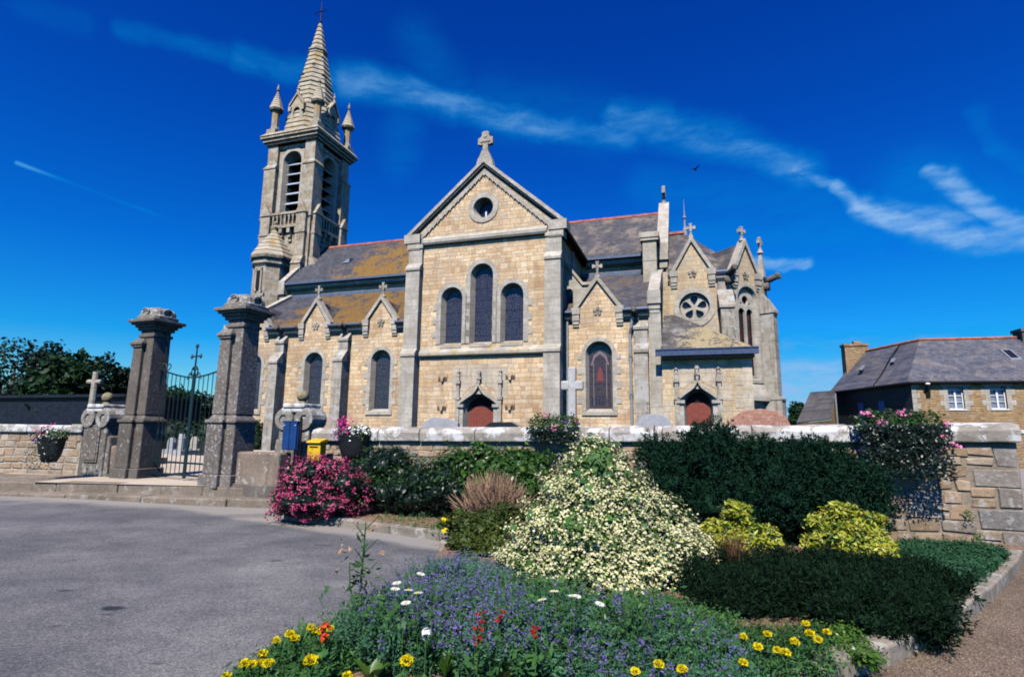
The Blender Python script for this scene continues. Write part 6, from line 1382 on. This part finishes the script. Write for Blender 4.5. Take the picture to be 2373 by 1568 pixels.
# ------------------------------------------------------------------ masses of stems: catmint and bedding foliage
def inpoly(px_poly, n):
    q = np.array(px_poly, float); lo, hi = q.min(0), q.max(0); out_ = []
    while len(out_) < n:
        c_ = rng.uniform(lo, hi, (n * 2, 2)); ins = np.zeros(len(c_), bool); j = len(q) - 1
        for i in range(len(q)):
            a, b_ = q[i], q[j]; cond = ((a[1] > c_[:, 1]) != (b_[1] > c_[:, 1])) & (c_[:, 0] < (b_[0] - a[0]) * (c_[:, 1] - a[1]) / (b_[1] - a[1] + 1e-9) + a[0]); ins ^= cond; j = i
        out_ += list(c_[ins])
    return np.array(out_[:n])
def wpoly(px_poly, z): return [tuple(G(x, y, z)[:2]) for x, y in px_poly]
def stems(t, poly_w, n, h, nl, lsize, lmat, nf=0, fsize=.02, fmat=None, ffrac=.5, base=.1, asp=.4, clump=.8, leafname='foliage', flo=.62):
    XY = inpoly(poly_w, n); cen = XY.mean(0); nz_ = np.array([mnoise.noise(Vector((x * 1.6, y * 1.6, 3.1))) for x, y in XY]); H = h * (.72 + .5 * nz_ * clump) * rng.uniform(.75, 1.15, n)
    lean = rng.normal(size=(n, 2)) * .30 * H[:, None]
    o = np.array([t.location.x, t.location.y, t.location.z])
    B = np.column_stack([XY, np.full(n, base)]) - o; T = B + np.column_stack([lean, H])
    def along(f, idx): return B[idx] + (T[idx] - B[idx]) * f[:, None]
    idx = np.repeat(np.arange(n), nl); f = rng.uniform(.08, .92 if nf else 1.0, len(idx)) ** .8; P = along(f, idx) + rng.normal(size=(len(idx), 3)) * lsize * .6
    V, F = leafquads(P, np.tile([0, -.25, .8], (len(idx), 1)), lsize, asp, .6, .3); npmesh(leafname, V, F, lmat, None, t)
    # the stems themselves
    k = rng.choice(n, min(n, 1500), False); sdv = np.array([.0028, 0, 0]); V = np.stack([B[k] - sdv, B[k] + sdv, T[k] + sdv * .6, T[k] - sdv * .6], 1).reshape(-1, 3); npmesh('stem', V, np.arange(len(V)).reshape(-1, 4), lmat, None, t)
    if nf:
        fl = np.arange(n)[(rng.random(n) < ffrac)]; idx = np.repeat(fl, nf); f = rng.uniform(flo, 1.08, len(idx)); P = along(f, idx) + rng.normal(size=(len(idx), 3)) * .010; V, F = discs(P, np.tile([0, -.5, .5], (len(idx), 1)), fsize, 5); npmesh('blossom', V, F, fmat, None, t)
ct = plant('catmint', 'bluish purple flowering catmint drift left of the cream flowered shrub', 'flowers', (-.5, 6.2, .1))
stems(ct, wpoly([(872, 1400), (905, 1360), (965, 1325), (1040, 1318), (1120, 1335), (1190, 1380), (1250, 1440), (1255, 1490), (1180, 1505), (1040, 1480), (930, 1450)], .32), 1500, .40, 18, .030, LM['grey'], 11, .016, LM['purple'], .46)
ct = plant('catmint', 'catmint with purple spikes in front of the cream flowered shrub', 'flowers', (1.2, 4.9, .1))
stems(ct, wpoly([(1290, 1470), (1400, 1440), (1520, 1430), (1620, 1450), (1730, 1520), (1745, 1590), (1600, 1610), (1420, 1575), (1300, 1530)], .25), 1300, .32, 18, .028, LM['grey'], 10, .016, LM['purple'], .2)
gc = plant('bedding_foliage', 'dense grey green leafy bedding plants across the front of the bed', 'plants', (.2, 4.7, .1)); gc['kind'] = 'stuff'
stems(gc, wpoly([(770, 1480), (850, 1440), (960, 1420), (1130, 1440), (1300, 1430), (1540, 1440), (1690, 1500), (1720, 1600), (1400, 1610), (1270, 1570), (1160, 1545), (1000, 1535), (880, 1545), (790, 1530)], .18), 2600, .30, 20, .032, LM['grey'], 0, clump=1.5)
MIXP = wpoly([(790, 1490), (900, 1430), (1130, 1440), (1300, 1430), (1540, 1440), (1690, 1500), (1700, 1590), (1280, 1565), (1000, 1530), (880, 1540)], .18)
stems(gc, MIXP, 420, .34, 12, .055, LM['mid'], 0, clump=1.6, leafname='broad_foliage', asp=.5)
stems(gc, MIXP, 260, .38, 14, .045, LM['laurel'], 0, clump=1.6, leafname='dark_foliage', asp=.3)
stems(gc, MIXP, 110, .40, 8, .03, LM['grey'], 24, .016, LM['purple'], 1.0, clump=1.0, leafname='spike_foliage', flo=.5)
gc = plant('bedding_foliage', 'leafy green bedding plants along the foot of the cream shrub', 'plants', (1.2, 5.7, .1)); gc['kind'] = 'stuff'
stems(gc, wpoly([(1120, 1400), (1180, 1370), (1300, 1395), (1420, 1420), (1560, 1420), (1700, 1470), (1740, 1540), (1700, 1540), (1540, 1470), (1380, 1460), (1250, 1460)], .12), 1100, .24, 18, .034, LM['mid'], 0)
gc = plant('ground_cover', 'low glossy green ground cover under the wall end at right', 'plants', (5.2, 7.0, .1)); gc['kind'] = 'stuff'
stems(gc, wpoly([(2075, 1275), (2120, 1262), (2200, 1268), (2325, 1288), (2330, 1300), (2265, 1348), (2205, 1388), (2150, 1370), (2080, 1320)], .12), 2600, .16, 13, .042, LM['cover'], 0, asp=.5)
gc = plant('bedding_foliage', 'grey green foliage between the olive shrub and the left catmint', 'plants', (-.6, 7.0, .1)); gc['kind'] = 'stuff'
stems(gc, wpoly([(985, 1330), (1050, 1310), (1120, 1320), (1190, 1360), (1180, 1390), (1080, 1350), (980, 1360)], .15), 420, .26, 16, .032, LM['grey'], 8, .016, LM['purple'], .3)
gc = plant('ground_cover', 'scattered weeds on the dry soil behind the left kerb', 'plants', (-2.2, 9.6, .1)); gc['kind'] = 'stuff'
stems(gc, wpoly([(870, 1195), (960, 1190), (1040, 1210), (1045, 1245), (940, 1225), (880, 1215)], .1), 130, .10, 8, .035, LM['mid'], 0)
# ------------------------------------------------------------------ single flowers
def rosette(mb, n, L, w, mat_i=0, e0=.5, e1=1.2, seed=1, z0=.0, curl=.35):
    r_ = random.Random(seed)
    for i in range(n):
        a = 2 * math.pi * i / n + r_.uniform(-.3, .3); e = r_.uniform(e0, e1); l = L * r_.uniform(.7, 1.1); p = Vector((0, 0, z0)); d_ = Vector((math.cos(a) * math.sin(e), math.sin(a) * math.sin(e), math.cos(e))); sv = Vector((-math.sin(a), math.cos(a), 0)); vs = []; N_ = 5
        for q in range(N_ + 1):
            f = q / N_; ww = w * math.sin(math.pi * min(.08 + f * .92, .995)) ** .8 * .5; vs += [p - sv * ww + Vector((0, 0, ww * .35)), p, p + sv * ww + Vector((0, 0, ww * .35))]; p = p + d_ * l / N_; d_ = (d_ + Vector((0, 0, -curl * f))).normalized()
        fs = []
        for q in range(N_): fs += [(3 * q, 3 * q + 1, 3 * q + 4, 3 * q + 3), (3 * q + 1, 3 * q + 2, 3 * q + 5, 3 * q + 4)]
        mb.add(vs, fs, mat_i)
def marigold_proto(seed):
    t = plant('marigold', 'proto', 'flower', (0, 0, 0), 'yellow marigolds'); r_ = np.random.default_rng(seed)
    V = []; F = []; n = 150
    for i in range(n):   # ruffled ball of petals
        f = (i + .5) / n; el = math.acos(1 - f * 1.35) ; a = i * 2.39996; d_ = np.array([math.cos(a) * math.sin(el), math.sin(a) * math.sin(el), math.cos(el) * .80]); p = d_ * .029 * (1 + r_.uniform(-.16, .12)); sv = np.array([-math.sin(a), math.cos(a), 0]) * .0075; up_ = (np.array([math.cos(a) * math.cos(el), math.sin(a) * math.cos(el), -math.sin(el)]) + r_.normal(size=3) * .3) * .011; o = len(V)
        tq_ = r_.uniform(0, 6.28); sv = sv * math.cos(tq_) + unit(up_[None])[0] * .0075 * math.sin(tq_); w_ = r_.normal(size=3) * .003; V += [p * .72 - sv * .5, p * .72 + sv * .5, p + sv * 1.25 + w_, p - sv * 1.25 + w_]; F.append((o, o + 1, o + 2, o + 3))
    V = np.array(V) + np.array([0, 0, .30]); npmesh('flower_head', V, np.array(F), LM['yellow'], None, t)
    mb = MB(); mb.tube([(0, 0, 0), (.005, 0, .15), (0, 0, .29)], .005, 5); mb.lathe([(.006, .265), (.014, .285), (.016, .295)], 0, 0, 7); mb.build('stem', LM['mid'], t)
    P = np.column_stack([r_.normal(size=150) * .06, r_.normal(size=150) * .06, r_.uniform(.02, .24, 150)]); V, F = leafquads(P, np.tile([0, -.2, .8], (150, 1)), .055, .28, .5, .3); npmesh('foliage', V, F, LM['dark2'] if 'dark2' in LM else LM['mid'], None, t); return t
MG = [(524, 1565), (566, 1537), (584, 1538), (604, 1535), (622, 1536), (608, 1513), (640, 1483), (672, 1468), (682, 1477), (720, 1452), (731, 1461), (747, 1462), (765, 1456), (719, 1529), (942, 1530), (804, 1566),
      (1472, 1555), (1526, 1538), (1580, 1549), (1721, 1534), (1722, 1474), (1756, 1498), (1777, 1468), (1800, 1505), (1819, 1511), (1841, 1486), (1867, 1444), (1875, 1466), (1895, 1481), (1915, 1464)]
ordn = ['first', 'second', 'third', 'fourth', 'fifth', 'sixth', 'seventh', 'eighth', 'ninth', 'tenth', 'eleventh', 'twelfth', 'thirteenth', 'fourteenth']
LBL = ['yellow marigold at the bottom left tip of the bed', 'leftmost yellow marigold of the row of four', 'second yellow marigold of the row of four', 'third yellow marigold of the row of four', 'rightmost yellow marigold of the row of four', 'single yellow marigold just above the row of four', 'lone yellow marigold halfway up the asphalt edge',
       'upper of two touching yellow marigolds on the asphalt edge', 'lower of two touching yellow marigolds on the asphalt edge', 'left yellow marigold of the pair left of the orange flower', 'right yellow marigold of the pair left of the orange flower', 'yellow marigold directly behind the orange flower', 'yellow marigold just right of the orange flower', 'largest yellow marigold low in the left corner of the bed', 'large yellow marigold alone on bare soil near bottom centre', 'yellow marigold cut by the bottom edge under the silver leaves',
       'lowest yellow marigold of three in the bottom catmint', 'middle and highest yellow marigold of three in the bottom catmint', 'right yellow marigold of three in the bottom catmint', 'yellow marigold on bare soil beneath the right cluster', 'leftmost yellow marigold of the cluster before the low conifer', 'second lowest left marigold of the cluster before the low conifer', 'yellow marigold high on the left half of the right cluster', 'left of two low marigolds in the right cluster', 'right of two low marigolds in the right cluster', 'big yellow marigold in the middle of the right cluster', 'topmost yellow marigold of the right cluster', 'yellow marigold just below the topmost of the right cluster', 'small yellow marigold low at the right of the cluster', 'rightmost yellow marigold of the right cluster']
MH = .30; protos = [marigold_proto(3)]
for i, (px, py) in enumerate(MG):
    hz = .30 + .02 * math.sin(i * 2.3); big = 1.12 if i in (13, 14) else .78 + .16 * ((i * 37 % 10) / 10); z_ = .10
    zc = z_ + MH * big; g = G(px, py, zc)
    if i == 0: o = protos[0]; o.location = (g[0], g[1], z_); o['label'] = LBL[0]; o.scale = (big,) * 3
    else: o = dup(protos[0], (g[0], g[1], z_), i * 1.3, LBL[i], big)
    o.rotation_euler = (R(14), 0, 0) if False else (0, 0, i * 1.3)
def daisy_proto():
    t = plant('daisy', 'proto', 'flower', (0, 0, 0), 'white daisies'); mb = MB(); n = 14
    for i in range(n):
        a = 2 * math.pi * i / n; u_ = Vector((math.cos(a), math.sin(a), 0)); s_ = Vector((-math.sin(a), math.cos(a), 0)); mb.add([u_ * .008, u_ * .03 + s_ * .008 + Vector((0, 0, .003)), u_ * .046 + Vector((0, 0, -.002)), u_ * .03 - s_ * .008 + Vector((0, 0, .003))], [(0, 1, 2, 3)])
    mb.v = [(x, y, z + .48) for x, y, z in mb.v]; mb.build('petals', LM['white'], t, fix=False)
    mb = MB(); mb.ball((0, 0, .482), .011, 6, zs=.6); mb.build('flower_centre', LM['yellow'], t); mb = MB(); mb.tube([(.0, .03, 0), (.01, .02, .25), (0, 0, .475)], .003, 4); mb.build('stem', LM['mid'], t); return t
DS = [(948, 1321), (944, 1341), (909, 1360), (939, 1371), (974, 1377), (960, 1386), (1286, 1372), (1313, 1371), (1321, 1382), (1350, 1380), (1292, 1391)]
DL = ['topmost white daisy over the left catmint drift', 'second highest white daisy over the left catmint drift', 'leftmost white daisy over the left catmint drift', 'white daisy between the leftmost and the lowest in the left drift', 'rightmost white daisy of the left catmint drift', 'lowest white daisy of the left catmint drift', 'left upper white daisy at the foot of the cream shrub', 'middle upper white daisy at the foot of the cream shrub', 'middle lower white daisy at the foot of the cream shrub', 'rightmost white daisy at the foot of the cream shrub', 'lowest white daisy at the foot of the cream shrub']
dp = daisy_proto()
for i, (px, py) in enumerate(DS):
    zb = .14; g = G(px, py, zb + .48); o = dp if i == 0 else dup(dp, None, None, DL[i]); o['label'] = DL[i]; o.location = (g[0], g[1], zb); o.rotation_euler = (R(rng.uniform(-6, 10)), R(rng.uniform(-14, 14)), i * .9); o.scale = (.72, .72, 1.0)
g = G(987, 1465, .40); t = plant('white_flower', 'single round white flower above the grey green foliage', 'flower', (g[0], g[1], .12)); P = rng.normal(size=(60, 3)) * .010 + np.array([0, 0, .28]); V, F = discs(P, np.tile([0, -.4, .7], (60, 1)), .03); npmesh('blossom', V, F, LM['white'], None, t); mb = MB(); mb.tube([(0, 0, 0), (0, 0, .28)], .004, 5); mb.build('stem', LM['mid'], t)
def spike(px, py, h, label, fm, n=40, fh=.14, wd=.025, name='salvia', base=.1, fsz=.028):
    g = G(px, py, base + h - fh * .5); t = plant(name, label, 'flower', (g[0], g[1], base)); mb = MB(); mb.tube([(0, 0, 0), (.01, 0, h * .6), (0, 0, h)], .005, 5); mb.build('stem', LM['mid'], t)
    P = np.column_stack([rng.normal(size=n) * wd, rng.normal(size=n) * wd, h - fh * rng.random(n)]); V, F = discs(P, np.column_stack([P[:, 0] * 20, P[:, 1] * 20 - .4, np.full(n, .3)]), fsz, 6); npmesh('blossom', V, F, fm, None, t)
    P = np.column_stack([rng.normal(size=50) * .05, rng.normal(size=50) * .05, rng.uniform(.02, h * .6, 50)]); V, F = leafquads(P, np.tile([0, -.2, .8], (50, 1)), .07, .5, .6); npmesh('foliage', V, F, LM['mid'], None, t); return t
spike(752, 1465, .36, 'orange red flower spike among the yellow marigolds', LM['orange'], 40, .10, .016)
for px, py, lab in ((1115, 1423, 'left of the two upper red salvias in the catmint'), (1155, 1422, 'right of the two upper red salvias in the catmint'), (1103, 1468, 'bright red salvia head low in the catmint'), (1238, 1462, 'thin red salvia at the right of the catmint drift')): spike(px, py, .40, lab, LM['red'], 18, .09, .022 if px < 1200 else .008, fsz=.024)
# tall stalk with wilted flowers
g = place(832, 1478, .12); t = plant('tall_stalk_plant', 'tall leafy stalk with wilted peach flowers standing before the asphalt', 'flower', g); mb = MB(); mb.tube([(0, 0, 0), (-.01, 0, .35), (.0, .02, .80)], [.011, .009, .005], 6)
mb.tube([(0, 0, .1), (-.09, 0, .35), (-.10, 0, .52)], [.008, .006, .004], 5)
for i in range(7): a = i * 2.1; z = .42 + .055 * i; mb.tube([(0, 0, z), (.10 * math.cos(a), .08 * math.sin(a), z + .10), (.15 * math.cos(a), .1 * math.sin(a), z + .06)], [.004, .003, .002], 4)
mb.build('stem', LM['mid'], t)
P = []; 
for i in range(60): z = rng.uniform(.05, .72); P.append((rng.normal() * .05 - (.08 if z > .3 and rng.random() < .4 else 0), rng.normal() * .05, z))
V, F = leafquads(np.array(P), np.tile([0, -.5, .5], (60, 1)), .085, .30, .5, .1); npmesh('foliage', V, F, LM['laurel'], None, t)
P = np.concatenate([rng.normal(size=(9, 3)) * np.array([.03, .03, .05]) + np.array([-.13, 0, .62]), rng.normal(size=(6, 3)) * .02 + np.array([.06, 0, .76]), rng.normal(size=(4, 3)) * .015 + np.array([-.19, 0, .46]), rng.normal(size=(4, 3)) * .02 + np.array([.13, 0, .58])]); V, F = leafquads(P, np.tile([0, -.7, .2], (len(P), 1)), .036, .5, .6); npmesh('blossom', V, F, LM['wilt'], None, t)
# silver leaved plant, hosta, leafy rosettes
g = place(795, 1520, .1); t = plant('silver_leaf_plant', 'silvery blue fern leaved plant among the marigolds', 'plant', g); V = []
for i in range(34):
    a = rng.uniform(0, 2 * math.pi); e = rng.uniform(.3, 1.15); d_ = np.array([math.cos(a) * math.sin(e), math.sin(a) * math.sin(e), math.cos(e)]); L = rng.uniform(.14, .27)
    for q in range(12): f = q / 11; p = d_ * L * f + np.array([0, 0, -.10 * f * f * math.sin(e)]); V += [p + rng.normal(size=3) * .012 * (1.2 - f) for _ in range(3)]
P = np.array(V); V, F = leafquads(P, np.tile([0, -.3, .8], (len(P), 1)), .032, .35, .5); npmesh('foliage', V, F, LM['silver'], None, t)
for (px, py, nm, lab, n, L, w, mt, e0, e1) in ((862, 1590, 'hosta', 'broad pale green leaves low on bare soil left of centre', 6, .17, .075, 'laurelY', .5, 1.1), (1160, 1590, 'leafy_plant', 'dark green long leaved plant below the red salvias', 16, .24, .055, 'laurel', .2, 1.2), (1105, 1560, 'leafy_plant', 'mid green narrow leaved plant left of the red salvia foliage', 14, .20, .035, 'mid', .2, 1.0), (1215, 1560, 'leafy_plant', 'dark green leaved plant right of the red salvia foliage', 14, .22, .05, 'laurel', .2, 1.1), (1030, 1575, 'leafy_plant', 'bright green lance leaved clump on the bottom soil', 12, .16, .028, 'laurelY', .1, .8), (690, 1540, 'leafy_plant', 'strap leaved green clump among the left marigolds', 40, .26, .012, 'mid', .1, 1.2), (640, 1560, 'leafy_plant', 'grassy green clump under the row of four marigolds', 40, .2, .012, 'mid', .2, 1.3), (930, 1420, 'leafy_plant', 'long dark arching leaves in front of the left catmint', 7, .34, .03, 'laurel', .5, 1.2), (1545, 1475, 'leafy_plant', 'broad leaved green plant at the foot of the cream shrub', 7, .15, .07, 'grey', .3, .9), (1330, 1600, 'leafy_plant', 'wide green leaves at the bottom edge of the bed', 10, .15, .05, 'laurel', .4, 1.2)):
    g = place(px, py, .1); t = plant(nm, lab, 'plant', g); mb = MB(); rosette(mb, n, L, w, 0, e0, e1, px, .02); mb.build('leaves', LM[mt], t, fix=False, smooth=True)
gc = plant('bedding_foliage', 'dark green marigold foliage along the asphalt edge of the bed', 'plants', (-1.1, 4.6, .1)); gc['kind'] = 'stuff'
stems(gc, wpoly([(515, 1600), (560, 1565), (640, 1505), (720, 1470), (790, 1480), (800, 1540), (740, 1600), (600, 1630)], .15), 900, .17, 12, .040, LM['mid'], 0, asp=.3)
gc = plant('bedding_foliage', 'dark green marigold foliage in front of the low conifer', 'plants', (1.9, 4.7, .1)); gc['kind'] = 'stuff'
stems(gc, wpoly([(1690, 1500), (1760, 1480), (1900, 1470), (1930, 1500), (1880, 1540), (1800, 1580), (1720, 1570)], .1), 420, .15, 12, .036, LM['laurel'], 0, asp=.4)
gc = plant('bedding_foliage', 'pale green creeping stems at the edge of the low conifer', 'plants', (2.2, 4.6, .1)); gc['kind'] = 'stuff'
stems(gc, wpoly([(1925, 1490), (1960, 1470), (2050, 1545), (2030, 1570), (1960, 1540)], .08), 130, .12, 9, .034, LM['laurelY'], 0, asp=.5)
# weeds in the wall joints
for px, py, lab in ((2240, 1192, 'upper small green weed growing from the wall joints'), (2262, 1243, 'lower small green weed growing from the wall joints')):
    s_, z = BWF.at(px, py, -.05); p = BWF.w(s_, -.05, z); t = plant('wall_weed', lab, 'weed', p); P = rng.normal(size=(40, 3)) * np.array([.05, .03, .045]) + np.array([0, -.04, 0]); V, F = leafquads(P, np.tile([0, -.7, .5], (40, 1)), .05, .35, .5); npmesh('foliage', V, F, LM['mid'], None, t)
# ------------------------------------------------------------------ planters hung on the wall
def basket(loc, rz, label, w, h, flowers, trail=None, nleaf=900, up_=.16):
    t = thing('flower_planter', label, 'planter', loc, rz, 'planters on the churchyard wall'); mb = MB()
    mb.lathe([(w * .26, -h), (w * .38, -h * .75), (w * .47, -h * .3), (w * .5, 0), (w * .52, .02), (w * .48, .02)], 0, 0, 16); mb.v = [(x, y * .55, z) for x, y, z in mb.v]; mb.build('planter_box', plain('planter_black', (.012, .014, .016), .6), t, smooth=True)
    lm = [(x * w, 0, up_ * .4, w * .22, .17, up_) for x in (-.36, -.12, .12, .36)]; P, Nn = cloud(lm, nleaf, .5, .2, -h); V, F = leafquads(P, Nn, .055, .55, .6); npmesh('foliage', V, F, LM['laurel'], None, t)
    if trail:
        P = np.column_stack([rng.uniform(-w * .55, w * .55, trail), rng.normal(size=trail) * .05 - w * .28, .08 - (h * 1.25 + .1) * rng.random(trail) ** 1.2]); V, F = leafquads(P, np.tile([0, -1, .2], (trail, 1)), .05, .5, .6); npmesh('trailing_foliage', V, F, LM['dark'], None, t)
    for mt, cx, cz, sx, sz, k, sz_ in flowers:
        P = np.column_stack([rng.normal(size=k) * sx + cx, rng.normal(size=k) * .07 - .10, rng.normal(size=k) * sz + cz]); V, F = discs(P, np.tile([0, -.8, .5], (k, 1)), sz_, 6); npmesh('blossom', V, F, LM[mt], None, t)
    return t
s_, z = BWF.at(820, 1010, -.15); basket(BWF.w(s_, -.17, 1.46), -R(20), 'black wall planter of magenta and white flowers above the pink bush', .72, .48, (('magenta', -.2, .26, .12, .06, 80, .055), ('magenta', -.12, .10, .10, .05, 50, .05), ('white', .18, .14, .12, .05, 70, .05), ('violet', -.3, .02, .08, .08, 40, .045), ('white', .05, .0, .03, .10, 20, .04)))
s_, z = BWF.at(1283, 1010, -.15); basket(BWF.w(s_, -.17, 1.60), -R(20), 'leafy wall planter with a pink geranium above the cream shrub', .85, .14, (('geran', .05, .06, .03, .025, 24, .045), ('violet', .22, .18, .05, .04, 14, .035), ('pink', -.12, .30, .05, .03, 12, .035), ('red', .45, .22, .06, .03, 10, .03)), 700, 1900, .22)
s_, z = BWF.at(2085, 1050, -.2); cl_ = BWF.w(s_, -.22, 1.70)
basket(cl_, -R(20), 'black wall planter with pink geraniums and trailing dark stems near the wall end', 1.05, .55, [('geran', a, b_, .035, .022, 26, .045) for a, b_ in ((-.42, .24), (-.26, .12), (.02, .25), (.28, -.02), (.56, .08), (.54, -.10), (.48, -.30), (.62, -.22))] + [('violet', -.3, -.22, .12, .07, 60, .04), ('white', -.05, -.20, .10, .04, 40, .03)], 2600, 1900, .20)
p_ = PD(120, 1020, 13.6); basket((p_[0], p_[1], p_[2] + .05), -R(10), 'black planter of pink and white flowers on the left end of the wall', .72, .55, (('geran', -.24, .15, .10, .08, 30, .06), ('magenta', -.06, .22, .05, .05, 14, .06), ('white', .05, .06, .12, .09, 50, .05), ('violet', -.35, -.06, .05, .05, 12, .05)), 300)
mb = MB(); 
# ------------------------------------------------------------------ birds
def bird(px, py, d, label, mat, s_, roll):
    p = PD(px, py, d); t = thing('flying_bird', label, 'bird', p, roll); mb = MB(); mb.tube([(-.55, 0, 0), (-.35, 0, .02), (0, 0, .03), (.3, 0, .02), (.5, 0, 0), (.62, 0, -.02)], [.02, .09, .15, .12, .08, .02], 8)
    for q in (-1, 1):
        mb.add([(.22, q * .08, .05), (.30, q * .55, .30), (.05, q * 1.15, .62), (-.12, q * .6, .26), (-.22, q * .08, .04)], [(0, 1, 3, 4), (1, 2, 3)]); mb.add([(.22, q * .08, .03), (.30, q * .55, .28), (.05, q * 1.15, .61), (-.12, q * .6, .24), (-.22, q * .08, .02)], [(4, 3, 1, 0), (3, 2, 1)])
    mb.add([(-.45, 0, .01), (-.85, .16, .0), (-.80, 0, .0), (-.85, -.16, .0)], [(0, 1, 2), (0, 2, 3)]); mb.v = [(x * s_, y * s_, z * s_) for x, y, z in mb.v]; mb.build('body', mat, t, fix=False)
bird(1609, 393, 40, 'dark bird flying over the roof of the church', plain('dark_feather', (.02, .022, .03), .8), .42, R(35)); bird(576, 503, 45, 'small white bird flying left of the belfry', plain('white_feather', (.8, .8, .8), .7), .17, R(120))
print('objects', len(bpy.data.objects))
